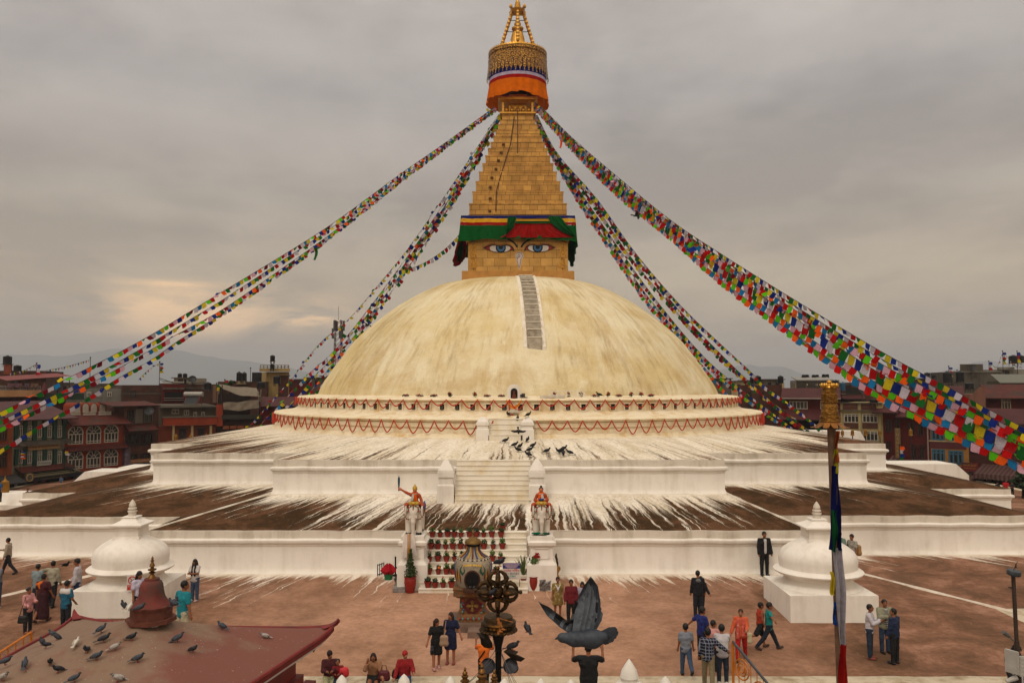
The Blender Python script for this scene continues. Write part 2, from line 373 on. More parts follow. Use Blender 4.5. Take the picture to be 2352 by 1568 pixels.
 def build(s,name,mats,parent=None,smooth=False,uvs=None,loc=None):
  return link(name,s.mesh(name,mats,smooth,uvs),parent,loc)
def set_smooth(me,ang):
 me.polygons.foreach_set('use_smooth',[True]*len(me.polygons))
 if ang is not True:
  try:me.set_sharp_from_angle(angle=R(ang))
  except Exception:pass
def link(name,me,parent=None,loc=None):
 o=bpy.data.objects.new(name,me);COL.objects.link(o)
 if parent is not None:o.parent=parent
 if loc is not None:o.location=loc
 return o
def tag(o,label,cat,group=None):
 o['label']=label;o['category']=cat
 if group:o['group']=group
 return o
def thing(name,label,cat,loc=(0,0,0),rz=0.0,group=None):
 o=bpy.data.objects.new(name,None);COL.objects.link(o);o.empty_display_size=0.2
 o.location=loc;o.rotation_euler=(0,0,rz);return tag(o,label,cat,group)
def struct(o):o['kind']='structure';return o
_KIDS={}
def dup(root,loc,rz=None,label=None,group=None,rot=None,scale=None):
 def cp(o,par):
  c=o.copy();COL.objects.link(c)
  if par is not None:c.parent=par
  for ch in o.children:cp(ch,c)
  return c
 r=cp(root,None);r.location=loc
 if rot is not None:r.rotation_euler=rot
 elif rz is not None:r.rotation_euler=(0,0,rz)
 if scale is not None:r.scale=(scale,scale,scale)
 if label:r['label']=label
 if group:r['group']=group
 return r
def text_mb(body,size,width=None,thick=0.004,align='CENTER'):
 """lettering as a mesh in the XZ plane facing -Y, centred"""
 cu=bpy.data.curves.new('lettering','FONT');cu.body=body;cu.size=size;cu.align_x=align;cu.align_y='CENTER';cu.extrude=thick/2;cu.resolution_u=2
 o=bpy.data.objects.new('lettering',cu);COL.objects.link(o)
 dg=bpy.context.evaluated_depsgraph_get();dg.update()
 me=bpy.data.meshes.new_from_object(o.evaluated_get(dg));bpy.data.objects.remove(o);bpy.data.curves.remove(cu)
 vs=[Vector((v.co.x,-v.co.z,v.co.y))for v in me.vertices];fs=[tuple(p.vertices)for p in me.polygons];bpy.data.meshes.remove(me)
 if width and vs:
  x0=min(v.x for v in vs);x1=max(v.x for v in vs);k=width/max(1e-6,x1-x0);vs=[Vector((v.x*k,v.y,v.z))for v in vs]
 mb=MB();mb.add(vs,fs);return mb
def cap(a,b,r1,r2=None):return('c',np.array(a,float),np.array(b,float),r1,r1 if r2 is None else r2)
def ell(c,r,rot=None):return('e',np.array(c,float),np.array(r,float),rot)
def _sd(p,X):
 if p[0]=='c':
  a,b,r1,r2=p[1:];ba=b-a;d=X-a;L2=max(1e-12,ba@ba)
  t=np.clip((d@ba)/L2,0,1);return np.linalg.norm(d-t[...,None]*ba,axis=-1)-(r1+(r2-r1)*t)
 c,r,rot=p[1:];d=X-c
 if rot is not None:d=d@np.array(rot)
 k0=np.linalg.norm(d/r,axis=-1);k1=np.linalg.norm(d/(r*r),axis=-1)+1e-9
 return k0*(k0-1)/k1
def blob(prims,h=0.022,k=0.03,inflate=0.0,cuts=(),ball_cut=None):
 """mesh (verts, quads) of the smooth union of prims, cut by half spaces (n, off): keep n.x < off"""
 lo=np.full(3,1e9);hi=np.full(3,-1e9)
 for p in prims:
  if p[0]=='c':
   rr=max(p[3],p[4]);lo=np.minimum(lo,np.minimum(p[1],p[2])-rr);hi=np.maximum(hi,np.maximum(p[1],p[2])+rr)
  else:rr=p[2].max();lo=np.minimum(lo,p[1]-(p[2]if p[3]is None else rr));hi=np.maximum(hi,p[1]+(p[2]if p[3]is None else rr))
 lo-=inflate+2.5*h;hi+=inflate+2.5*h
 n=np.ceil((hi-lo)/h).astype(int)+1
 ax=[lo[i]+h*np.arange(n[i])for i in range(3)]
 V=np.full(tuple(n),1e3)
 for p in prims:
  if p[0]=='c':
   rr=max(p[3],p[4]);l=np.minimum(p[1],p[2])-rr;q=np.maximum(p[1],p[2])+rr
  else:
   rr=p[2]if p[3]is None else np.full(3,p[2].max());l=p[1]-rr;q=p[1]+rr
  mrg=inflate+2.5*h+k
  i0=np.clip(np.floor((l-mrg-lo)/h).astype(int),0,n-1);i1=np.clip(np.ceil((q+mrg-lo)/h).astype(int)+1,1,n)
  sl=tuple(slice(i0[i],i1[i])for i in range(3))
  X=np.stack(np.meshgrid(*[ax[i][sl[i]]for i in range(3)],indexing='ij'),-1)
  d=_sd(p,X);W=V[sl]
  hh=np.clip(0.5+0.5*(W-d)/k,0,1)
  V[sl]=np.where(W>100,d,W*(1-hh)+d*hh-k*hh*(1-hh))
 V-=inflate
 if cuts:
  X=np.stack(np.meshgrid(*ax,indexing='ij'),-1)
  for nn,off in cuts:V=np.maximum(V,X@np.array(nn,float)-off)
 return nets(V,lo,h)
def nets(V,lo,h):
 S=V<0;nx,ny,nz=V.shape;C=(nx-1,ny-1,nz-1)
 cnt=np.zeros(C,int);acc=np.zeros(C+(3,));num=np.zeros(C)
 for i in(0,1):
  for j in(0,1):
   for k in(0,1):cnt+=S[i:i+C[0],j:j+C[1],k:k+C[2]]
 act=(cnt>0)&(cnt<8)
 for axis in range(3):
  o=[a for a in range(3)if a!=axis]
  for p in(0,1):
   for q in(0,1):
    s0=[0,0,0];s0[o[0]]=p;s0[o[1]]=q;s1=list(s0);s1[axis]=1
    A=V[s0[0]:s0[0]+C[0],s0[1]:s0[1]+C[1],s0[2]:s0[2]+C[2]];B=V[s1[0]:s1[0]+C[0],s1[1]:s1[1]+C[1],s1[2]:s1[2]+C[2]]
    cr=(A<0)!=(B<0);t=np.where(cr,A/np.where(cr,A-B,1),0)
    for d in range(3):
     acc[...,d]+=np.where(cr,(t if d==axis else s0[d]),0)
    num+=cr
 idx=np.full(C,-1);idx[act]=np.arange(act.sum())
 g=np.stack(np.meshgrid(*[np.arange(c)for c in C],indexing='ij'),-1)[act]
 vs=lo+h*(g+acc[act]/np.maximum(num[act],1)[:,None])
 F=[]
 for axis in range(3):
  o=[(axis+1)%3,(axis+2)%3]
  sa=[slice(1,-1)]*3;sb=[slice(1,-1)]*3;sa[axis]=slice(0,V.shape[axis]-1);sb[axis]=slice(1,V.shape[axis])
  A=S[tuple(sa)];B=S[tuple(sb)];cr=A!=B
  I=np.argwhere(cr);fl=A[cr]
  off=np.array([1,1,1]);off[axis]=0;I=I+off
  q=[]
  for(p,r)in((-1,-1),(0,-1),(0,0),(-1,0)):
   J=I.copy();J[:,o[0]]+=p;J[:,o[1]]+=r;q.append(idx[J[:,0],J[:,1],J[:,2]])
  q=np.stack(q,-1);q[~fl]=q[~fl][:,::-1];F.append(q)
 F=np.concatenate(F);F=F[(F>=0).all(1)]
 return vs,F
def blob_mb(prims,mi=0,mb=None,**kw):
 vs,F=blob(prims,**kw);mb=mb or MB();mb.add(vs.tolist(),F.tolist(),mi);return mb
 # ================================================================== ground and hills
M_white=wall_mat('limewashed_wall','#d8d1c6','#a89c8a',0.4)
M_white2=wall_mat('cream_limewash','#d9cdb0','#b58e48',0.65)
M_para=wall_mat('weathered_parapet','#c6bdae','#877a64',0.6)
M_gold=brick_mat('gilded_copper_sheets','#b98c46','#a2763a','#4a3116',0.62,0.40,0.012,0.45,0.6,0.5,var=0.3)
M_goldp=P('gilded_metal','#c28f3c',0.36,0.85,0.25,3)
M_goldd=P('dark_gilt','#5a3c18',0.5,0.6,0.3,5)
gm=MB();gm.add([(-9000,-3000,0),(9000,-3000,0),(9000,12000,0),(-9000,12000,0)],[(0,1,2,3)])
ground=struct(gm.build('ground',P('street_paving','#6b5f52',0.9,0,0.25,0.6,0.3)))
def ridge(name,d,pts,depth,col,nz):
 """a mountain range: crest through the given points, falling away to both sides"""
 mb=MB();rows=7;n=160;rnd=random.Random(nz);P0=[]
 px0,px1=pts[0][0],pts[-1][0]
 ph=[rnd.uniform(0,6.28)for _ in range(8)]
 for i in range(n+1):
  px=px0+(px1-px0)*i/n
  for(a,ya),(b,yb)in zip(pts,pts[1:]):
   if a<=px<=b:t=(px-a)/(b-a);t=t*t*(3-2*t);y=ya+(yb-ya)*t;break
  y+=sum(1.1/(k+1)*math.sin(px*0.021*(k+1)*1.7+ph[k])for k in range(6))
  P0.append(at(px,y,d))
 vs=[]
 for j in range(-rows,rows+1):
  for i,p in enumerate(P0):
   t=abs(j)/rows;h=p.z*(1-t)**1.25
   h*=1+0.16*math.sin(i*0.5+j*1.1+nz)*(t>0)*(1-t)
   vs.append((p.x*(1+0.02*j/rows),p.y+depth*j/rows,max(-2.0,h-(3 if t==1 else 0))))
 W=n+1
 fs=[(r*W+i,r*W+i+1,(r+1)*W+i+1,(r+1)*W+i)for r in range(2*rows)for i in range(n)]
 mb.add(vs,fs);return struct(mb.build(name,P(name+'_forest',col,0.95,0,0.3,0.004),smooth=True))
ridge('hills',6000,[(-900,845),(-300,806),(0,813),(70,815),(130,818),(190,811),(262,802),(330,806),(400,803),(470,818),(560,828),(640,842),(760,862),(900,880)],700,'#23301f',3)
ridge('hills',6400,[(1500,880),(1640,850),(1722,836),(1752,843),(1792,842),(1850,858),(1960,880)],600,'#23301f',5)
ridge('hills',6200,[(2000,882),(2120,862),(2190,848),(2240,831),(2280,828),(2330,836),(2500,815),(2800,800),(3300,850)],600,'#23301f',8)
# ================================================================== the stupa
X0,Y0=0.45,65.0
def zr(z):return CZ+z
stupa=thing('stupa','huge white domed stupa with gilded stepped spire, painted eyes and stepped terraces','stupa',(X0,Y0,zr(-8.5)))
SO=Vector((X0,Y0,zr(-8.5)))
def sp(mb,name,mats,smooth=False,uvs=None,parent=None,label=None):
 """part of the stupa from world coordinates"""
 mb.v=[tuple(Vector(v)-SO)for v in mb.v]
 o=mb.build(name,mats,parent or stupa,smooth,uvs)
 if label:o['label']=label
 return o
def outline(fx0,fx1,fy,sx0,sx1,sy0,sy1,ex0,ex1,ey0,ey1):
 F=[(fx0,fy),(fx1,fy),(fx1,sy1),(sx1,sy1),(sx1,ey1),(ex1,ey1)]
 B=[(x,130-y)for x,y in F[::-1]]
 G=[(ex0,ey0),(sx0,ey0),(sx0,sy0),(fx0,sy0)]
 H=[(x,130-y)for x,y in G[::-1]]
 return F+B+H+G
T0=outline(-21.7,18.8,24.0,-34,34,31.3,31.3,-41.5,41.5,46,46)
T1=outline(-15.9,13.0,36.3,-25.6,25.5,40.0,40.4,-28.7,30.4,48.9,50.8)
T2=outline(-11.9,10.6,41.5,-19.6,19.4,45.5,45.6,-22.9,23.8,52.8,53.0)
def sweep(poly,prof,mb=None,mi=0):
 """closed wall along poly (counter-clockwise): profile of (outward offset, z)"""
 mb=mb or MB();rp=[]
 for i in range(len(poly)):
  a,b=Vector(poly[i]),Vector(poly[(i+1)%len(poly)]);k=max(1,int((b-a).length/0.7));rp+=[tuple(a.lerp(b,j/k))for j in range(k)]
 poly=rp;n=len(poly);nor=[];jz=[0.006*math.sin(p[0]*2.3+p[1]*1.1)+0.007*math.sin(p[0]*5.9-p[1]*4.2)+0.006*math.sin(p[0]*11+p[1]*9)for p in poly];jo=[0.006*math.sin(p[0]*3.1+p[1]*2.7)+0.006*math.sin(p[0]*8.3+p[1]*6)for p in poly]
 for i in range(n):
  a=Vector(poly[i-1]);b=Vector(poly[i]);c=Vector(poly[(i+1)%n])
  d1=(b-a).normalized();d2=(c-b).normalized();n1=Vector((d1.y,-d1.x));n2=Vector((d2.y,-d2.x))
  m=n1+n2;nor.append(m/max(0.3,m.dot(n1)))
 vs=[(poly[i][0]+nor[i].x*(o+jo[i]),poly[i][1]+nor[i].y*(o+jo[i]),z+jz[i])for(o,z)in prof for i in range(n)]
 fs=[(j*n+(i+1)%n,j*n+i,(j+1)*n+i,(j+1)*n+(i+1)%n)for j in range(len(prof)-1)for i in range(n)]
 fs=[f[::-1]for f in fs]
 return mb.add(vs,fs,mi)
def roof(outer,inner_fn,zo,zi,mb,uvs,nt_=8,step=1.0,pw=1.0,seed=0):
 rnd=random.Random(seed);n=len(outer);ub=0.0
 for i in range(n):
  a=Vector(outer[i]);b=Vector(outer[(i+1)%n]);L=(b-a).length;k=max(2,int(L/step));vs=[];uv=[]
  for q in range(k+1):
   o=a.lerp(b,q/k);inn=Vector(inner_fn(i,q/k,o));D=(o-inn).length
   for r in range(nt_+1):
    t=r/nt_;p=inn.lerp(o,t)
    w=0.025*math.sin(p.x*1.3+seed)*math.sin(p.y*0.9+p.x*0.4)*math.sin(math.pi*t)
    vs.append((p.x,p.y,zi+(zo-zi)*t**pw+w));uv.append((ub+L*q/k,D*t))
  W=nt_+1
  fs=[(q*W+r,(q+1)*W+r,(q+1)*W+r+1,q*W+r+1)for q in range(k)for r in range(nt_)]
  fs=[f[::-1]for f in fs]
  mb.add(vs,fs);uvs.extend(uv);ub+=L+3.3
 return mb
def poly_inner(inner):
 return lambda i,t,o:Vector(inner[i]).lerp(Vector(inner[(i+1)%len(inner)]),t)
def circ_inner(r):
 def f(i,t,o):
  d=Vector(o)-Vector((X0,Y0));d.normalize();return Vector((X0,Y0))+d*r
 return f
M_plat=lime_mat('pink_paving_with_limewash','#82614a','#a67f67','#d8cdbe',2.6,True)
M_t1=lime_mat('mossy_terrace_with_limewash','#382716','#573c28','#d8cfbf',3.6)
M_t2=lime_mat('mossy_upper_terrace_with_limewash','#3e2a19','#60412d','#dad0bc',11.5)
mb,uv=MB(),[];roof(T0,poly_inner(T1),zr(-8.47),zr(-8.1),mb,uv,10,1.2);sp(mb,'plinth_paving',M_plat,40,uv)
def coping(zt,h,base):
 return[(-0.02,zt),(0.0,zt-0.012),(0.012,zt-0.34),(0.10,zt-0.36),(0.145,zt-0.40),(0.15,zt-0.47),(0.12,zt-0.53),(0.03,zt-0.56),(0.03,zt-0.66),(0.0,zt-0.68),(0.0,base+0.2),(0.05,base+0.07),(0.16,base-0.01),(0.16,base-0.5)]
def wall_parts(poly,zt,base,name):
 pr=coping(zt,0,base)
 mb=MB();sweep(poly,pr[:3],mb);sp(mb,'parapet',M_para)
 mb=MB();sweep(poly,pr[2:],mb);sp(mb,name,M_white,35)
wall_parts(T1,zr(-6.3)+0.02,zr(-8.1),'terrace_wall')
wall_parts(T2,zr(-3.71)+0.02,zr(-5.35),'terrace_wall')
mb=MB();sweep(T0,[(-0.55,zr(-8.47)+0.03),(-0.5,zr(-8.47)+0.05),(0.0,zr(-8.47)+0.05),(0.05,zr(-8.49)),(0.05,zr(-8.75)),(0.0,zr(-8.78)),(0.0,zr(-11.5))],mb);sp(mb,'plinth_wall',wall_mat('plinth_kerb','#b7aa92','#7d6a4c',0.8),30)
mb,uv=MB(),[];roof(T1,poly_inner(T2),zr(-6.3),zr(-5.35),mb,uv,8,0.8,1.0,1);sp(mb,'terrace_roof',M_t1,40,uv)
mb,uv=MB(),[];roof(T2,circ_inner(18.2),zr(-3.71),zr(-2.93),mb,uv,12,0.6,1.1,2);sp(mb,'terrace_roof',M_t2,40,uv)
M_line=wall_mat('whitened_edge','#c9bfae','#9a7f66',0.7)
def hip(a,b,w=0.14):
 mb=MB();a=Vector(a);b=Vector(b);n=14;t=(b-a).normalized();s=t.cross(Vector((0,0,1))).normalized();vs=[]
 for i in range(n+1):
  p=a.lerp(b,i/n);ww=w*(0.8+0.4*math.sin(i*1.7))
  for q,h in((-1,-0.02),(-0.6,0.03),(0.6,0.03),(1,-0.02)):vs.append(p+s*(q*ww)+Vector((0,0,h)))
 mb.add(vs,[(i*4+k,i*4+k+1,i*4+k+5,i*4+k+4)for i in range(n)for k in range(3)]);sp(mb,'whitened_hip',M_line)
for i in(2,19):
 hip((*T0[i],zr(-8.47)+0.02),(*T1[i],zr(-8.1)+0.02),0.15)
for i in(0,1):
 hip((*T1[i],zr(-6.3)+0.02),(*T2[i],zr(-5.35)+0.02),0.08)
M_drum=wall_mat('yellowed_limewash','#d8cbae','#b9924c',0.7,0.4)
def lath(prof,name,mat,smooth=30,seg=160,cx=X0,cy=Y0):
 mb=MB();mb.lathe([(r,zr(z))for r,z in prof],(cx,cy,0),seg);return sp(mb,name,mat,smooth)
lath([(18.6,-2.99),(18.42,-2.90),(18.35,-2.74),(18.16,-2.72),(18.10,-2.40),(18.20,-2.38),(18.20,-2.13),(18.12,-2.10),(18.30,-2.04),(18.38,-1.95),(18.32,-1.86),(18.1,-1.82),(17.3,-1.74),(16.7,-1.60)],'drum',M_drum)
lath([(16.95,-1.66),(16.78,-1.55),(16.62,-1.50),(16.58,-0.98),(16.70,-0.93),(16.76,-0.86),(16.66,-0.77),(16.3,-0.73),(15.6,-0.68),(15.2,-0.62)],'drum',M_drum)
DOME=[(15.32,-0.90),(15.22,-0.5),(14.98,0.05),(14.62,0.6),(14.15,1.3),(13.55,2.1),(12.75,3.15),(11.75,4.18),(10.6,5.16),(9.3,6.10),(7.9,6.93),(6.8,7.45),(5.7,7.82),(4.6,7.99),(2.5,8.09)]
def dome_at(r):
 for(a,za),(b,zb)in zip(DOME,DOME[1:]):
  if b<=r<=a:return za+(zb-za)*(a-r)/(a-b)
 return DOME[-1][1]if r<DOME[-1][0]else DOME[0][1]
def dome_fine(n=60):
 P_=[Vector((*p,0))for p in DOME];out=[]
 for i in range(len(P_)-1):
  a,b,c,d=P_[max(i-1,0)],P_[i],P_[i+1],P_[min(i+2,len(P_)-1)]
  for k in range(5):
   t=k/5;q=0.5*((2*b)+(c-a)*t+(2*a-5*b+4*c-d)*t*t+(3*b-a-3*c+d)*t**3);out.append((q.x,q.y))
 return out+[(P_[-1].x,P_[-1].y)]
def dome_mat():
 m=bpy.data.materials.new('dome_limewash');m.use_nodes=True;t=m.node_tree;L=t.links.new;b=t.nodes['Principled BSDF']
 tc=N(t,'ShaderNodeTexCoord')
 def noise(scale,s3,det=6,off=0,src='UV',dist=0,rough=0.6):
  mp=N(t,'ShaderNodeMapping');mp.inputs['Scale'].default_value=s3;mp.inputs['Location'].default_value=(off,off,off);L(tc.outputs[src],mp.inputs[0])
  n=N(t,'ShaderNodeTexNoise');n.inputs['Scale'].default_value=scale;n.inputs['Detail'].default_value=det;n.inputs['Roughness'].default_value=rough;n.inputs['Distortion'].default_value=dist;L(mp.outputs[0],n.inputs[0]);return n.outputs[0]
 def rng(v,a,c,x=0.0,y=1.0):
  r=N(t,'ShaderNodeMapRange');r.inputs[1].default_value=a;r.inputs[2].default_value=c;r.inputs[3].default_value=x;r.inputs[4].default_value=y;L(v,r.inputs[0]);return r.outputs[0]
 def mix(f,a,c):
  x=N(t,'ShaderNodeMix',data_type='RGBA')
  for i,v in((0,f),(6,a),(7,c)):
   if hasattr(v,'is_linked')or hasattr(v,'links'):L(v,x.inputs[i])
   else:x.inputs[i].default_value=v if i==0 else(*lin(v),1)
  return x.outputs[2]
 def mul(a,c):
  q=N(t,'ShaderNodeMath',operation='MULTIPLY');L(a,q.inputs[0])
  if isinstance(c,float):q.inputs[1].default_value=c
  else:L(c,q.inputs[1])
  return q.outputs[0]
 base=mix(rng(noise(0.16,(1,1,1.6),6,3,'Object'),0.42,0.6),'#d6caa9','#cab787')
 runs=rng(mul(noise(0.5,(1,0.22,1),8,1,'UV',1.2,0.7),noise(0.13,(1,1,2.0),7,9,'Object',0.6)),0.22,0.34)
 c1=mix(mul(runs,0.5),base,'#a98643')
 fine=rng(noise(2.2,(1,0.05,1),6,5,'UV',0.4),0.5,0.72)
 c2=mix(mul(fine,0.14),c1,'#9a7433')
 dark=rng(mul(noise(0.30,(1,0.16,1),8,8,'UV',0.8),noise(3.0,(1,0.2,1),6,2)),0.27,0.40)
 c3=mix(mul(dark,0.4),c2,'#7c6136')
 wh=rng(noise(0.36,(1,0.35,1),9,13,'UV',0.5,0.7),0.58,0.66)
 c4=mix(mul(wh,0.85),c3,'#d8ccab')
 L(c4,b.inputs['Base Color']);b.inputs['Roughness'].default_value=0.9;b.inputs['Specular IOR Level'].default_value=0.15
 bp=N(t,'ShaderNodeBump');bp.inputs['Strength'].default_value=0.8;bp.inputs['Distance'].default_value=0.12
 h=N(t,'ShaderNodeMath',operation='ADD');L(noise(3.2,(1,1,1),8,0,'Object',0,0.68),h.inputs[0]);L(mul(noise(4.0,(1,0.08,1),4,2),0.5),h.inputs[1])
 L(h.outputs[0],bp.inputs['Height']);L(bp.outputs[0],b.inputs['Normal']);return m
df=dome_fine();mb=MB();seg=180;uv=[];arc=0.0
for j,(r,z)in enumerate(df):
 if j:arc+=math.hypot(r-df[j-1][0],z-df[j-1][1])
 for i in range(seg+1):
  a=2*math.pi*i/seg+math.pi/2
  jit=0.02*math.sin(7*a+z)+0.015*math.sin(17*a+2*z)
  mb.v.append((X0+(r+jit)*math.cos(a),Y0+(r+jit)*math.sin(a),zr(z)));uv.append((a*12.0,14-arc))
W=seg+1
for j in range(len(df)-1):
 for i in range(seg):mb.f.append((j*W+i,j*W+i+1,(j+1)*W+i+1,(j+1)*W+i));mb.m.append(0)
sp(mb,'dome',dome_mat(),True,uv)
sm=MB();cms={-1:MB(),1:MB()};n=17
def lad(i):
 t=i/n;r=4.45+(13.35-4.45)*(t**0.92);return r,dome_at(r),X0+0.47+(0.98-0.47)*t
for i in range(n):
 r0,z0,x0=lad(i);r1,z1,x1=lad(i+1)
 y0,y1=Y0-math.sqrt(max(0.1,r0*r0-0.5)),Y0-math.sqrt(max(0.1,r1*r1-0.5))
 zt=zr(z0+0.03)if i else zr(z0)
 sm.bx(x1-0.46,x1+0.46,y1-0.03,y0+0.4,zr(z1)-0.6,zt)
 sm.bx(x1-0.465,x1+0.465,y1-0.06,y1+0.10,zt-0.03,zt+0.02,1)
 for s in(-1,1):
  a=Vector((x0+s*0.58,y0,zr(z0)+0.07));c=Vector((x1+s*0.58,y1,zr(z1)+0.07));dv=Vector((0.11,0,0));dn=Vector((0,0,-0.35))
  cms[s].add([a-dv,a+dv,c+dv,c-dv,a-dv+dn,a+dv+dn,c+dv+dn,c-dv+dn],[(3,2,1,0),(0,1,5,4),(1,2,6,5),(2,3,7,6),(3,0,4,7)])
sp(sm,'staircase',[P('shaded_riser_plaster','#a09685',0.9,0,0.3,3,0.3,col2='#80735f',c2=0.54),P('lit_step_edge','#d0c8b6',0.9)],label='narrow grey stair running down the dome')  # riser shade and lit tread edges are put into the two plaster colours
for cm in cms.values():sp(cm,'stair_curb',wall_mat('curb_limewash','#d9d0c0','#b9a47c',0.6))
def zf(py,d):return at(CX,py,d).z
def halfw(hw,py):
 w=4.0
 for _ in range(8):
  d=Y0-w;zrel=zf(py,d)-CZ;w=hw/FPX*(d*math.cos(PITCH)+zrel*math.sin(PITCH))
 return w
hp=halfw(130,630);hb=halfw(115,590)
mb=MB();mb.frus((X0,Y0,0),(hp,hp),(hp-0.03,hp-0.03),zf(640,Y0-hp)-0.6,zf(622,Y0-hp));sp(mb,'tower_plinth',P('ochre_plaster','#a9793a',0.7,0.2,0.2,2,0.2,col2='#b58a55',c2=0.6))
zface0,zface1=zf(622,Y0-hp),zf(494,Y0-hb)
mb=MB();mb.frus((X0,Y0,0),(hb,hb),(hb-0.02,hb-0.02),zface0-0.05,zface1)
M_face=brick_mat('gilded_face_sheets','#bd9350','#a87f3f','#5a3d1c',0.86,0.62,0.012,0.45,0.6,0.4,off=0.37,var=0.25)
face_o=sp(mb,'face_block',M_face)
EDG=[(112.8,492,466.6),(105,466.6,439.5),(97.6,439.5,416),(90,416,394),(82,394,374.7),(75,374.7,356.7),(69,356.7,340),(62.8,340,326),(56.6,326,311.6),(51.7,311.6,297),(46.4,297,285),(41,285,275),(37,275,262)]
mb=MB();zb=None
for hw,yb,yt in EDG:
 w=halfw(hw,(yb+yt)/2);z0=zb if zb is not None else zf(yb,Y0-w);z1=zf(yt,Y0-w)
 mb.frus((X0,Y0,0),(w-0.03,w-0.03),(w-0.03,w-0.03),z0-0.01,z1-0.07);mb.frus((X0,Y0,0),(w,w),(w,w),z1-0.07,z1);zb=z1
z_sp=zb
sp(mb,'spire',M_gold)
for cx,cy in((440,810),(428,855),(412,900),(398,948),(375,996),(366,1050),(366,1112),(363,1182)):
 px,py=976+cx*0.41,cy*0.41
 hw=next((h for h,yb,yt in EDG if yb>=py>=yt),50);w=halfw(hw,py);p=at(px,py,Y0-w)
 mb=MB();mb.box((p.x,p.y-0.09,p.z),(0.22,0.2,0.12));sp(mb,'step_hook',M_goldd)
def zc(py):return at(1189,py,Y0).z
ng=MB()
zn0,zn1=z_sp,zf(228,Y0-1.3)
ng.frus((X0,Y0,0),(1.42,1.42),(1.42,1.42),zn0,zn0+0.12);ng.frus((X0,Y0,0),(0.7,0.7),(0.7,0.7),zn0+0.12,zn1+0.6)
ng.frus((X0,Y0,0),(1.25,1.25),(1.5,1.5),zn1-0.22,zn1-0.08);ng.frus((X0,Y0,0),(1.55,1.55),(1.55,1.55),zn1-0.08,zn1+0.12)
for sx in(-1,1):
 for sy in(-1,1):ng.box((X0+sx*1.15,Y0+sy*1.15,(zn0+zn1)/2),(0.16,0.16,zn1-zn0-0.3))
sp(ng,'spire_neck',M_goldp)
for i in range(-2,3):
 mb=MB();mb.lathe([(0.02,-0.2),(0.14,-0.18),(0.2,-0.02),(0.17,0.12),(0.07,0.2),(0.1,0.26),(0.02,0.28)],(X0+i*0.44,Y0-1.0,zn0+0.38),12);sp(mb,'gilded_jar',M_goldp,True)
def rm(pxr,py=130):return pxr/FPX*(Y0*math.cos(PITCH)+(zc(py)-CZ)*math.sin(PITCH))
def openwork():
 m=bpy.data.materials.new('gilded_openwork');m.use_nodes=True;t=m.node_tree;L=t.links.new;b=t.nodes['Principled BSDF']
 tc=N(t,'ShaderNodeTexCoord');v=N(t,'ShaderNodeTexVoronoi');v.inputs['Scale'].default_value=9.5;L(tc.outputs['Object'],v.inputs[0])
 r=N(t,'ShaderNodeValToRGB');L(v.outputs['Distance'],r.inputs[0]);e=r.color_ramp.elements
 e[0].position=0.25;e[0].color=(*lin('#c08d3e'),1);e[1].position=0.62;e[1].color=(*lin('#6a4820'),1);L(r.outputs[0],b.inputs['Base Color'])
 b.inputs['Metallic'].default_value=0.7;b.inputs['Roughness'].default_value=0.42
 bp=N(t,'ShaderNodeBump');bp.inputs['Strength'].default_value=1;bp.inputs['Distance'].default_value=0.08;bp.invert=True;L(v.outputs['Distance'],bp.inputs['Height']);L(bp.outputs[0],b.inputs['Normal']);return m
M_open=openwork()
mb=MB();R0=rm(66.3)
mb.lathe([(0.3,zc(121)),(R0-0.5,zc(124)),(R0-0.08,zc(126)),(R0,zc(127)),(R0+0.03,zc(134)),(R0-0.04,zc(136)),(R0-0.02,zc(141)),(R0+0.05,zc(143)),(R0+0.03,zc(158))],(X0,Y0,0),64);sp(mb,'parasol',M_open,35)
mb=MB();nf=44
for i in range(nf):
 a0,a1=2*math.pi*i/nf,2*math.pi*(i+1)/nf;am=(a0+a1)/2;rr0,rr1=R0+0.06,R0+0.12
 def q(a,r,z):return(X0+r*math.cos(a),Y0+r*math.sin(a),z)
 zt,zm,ze=zc(158),zc(176),zc(187)
 mb.add([q(a0+0.01,rr0,zt),q(a1-0.01,rr0,zt),q(a1-0.01,rr1,zm),q(am+0.03,rr1,zm-0.12),q(am,rr1,ze),q(am-0.03,rr1,zm-0.12),q(a0+0.01,rr1,zm)],[(0,1,2,3,4,5,6)])
 mb.ball(q(am,rr1+0.02,ze+0.03),0.055,6,4)
sp(mb,'fringe',M_open)
mb=MB();mb.lathe([(0.9,zc(205)),(R0-0.2,zc(200)),(R0-0.15,zc(160))],(X0,Y0,0),48);sp(mb,'parasol_lining',P('dark_timber','#2a190e',0.9))
mb=MB();nc=132;f=lambda i,r,z:(X0+r*math.cos(6.28319*i/nc),Y0+r*math.sin(6.28319*i/nc),z)
mb.add([f(i,R0-.03,zc(127.5))for i in range(nc)]+[f(i,R0+.03*(i%2),zc(126 if i%2 else 121.5))for i in range(nc)]+[f(i,R0+.03,zc(127.5))for i in range(nc)],[(r*nc+i,r*nc+(i+1)%nc,(r+1)*nc+(i+1)%nc,(r+1)*nc+i)for r in(0,1)for i in range(nc)]);sp(mb,'crest_edging',M_goldp)
def crow(y):return y*0.1683
mb=MB();mb.lathe([(rm(c*0.1683),zc(crow(y)))for c,y in((150,700),(140,660),(132,640),(118,605),(98,570),(97,548),(88,505),(74,455),(52,440),(56,438),(80,408),(81,388),(62,372),(38,364),(47,345),(47,328),(38,310),(22,305),(33,300),(27,285),(29,283),(20,268),(22,266),(9,250),(13,240),(11,228),(4,215),(3,178),(0,176))],(X0,Y0,0),28);sp(mb,'bell_finial',M_goldp,35)
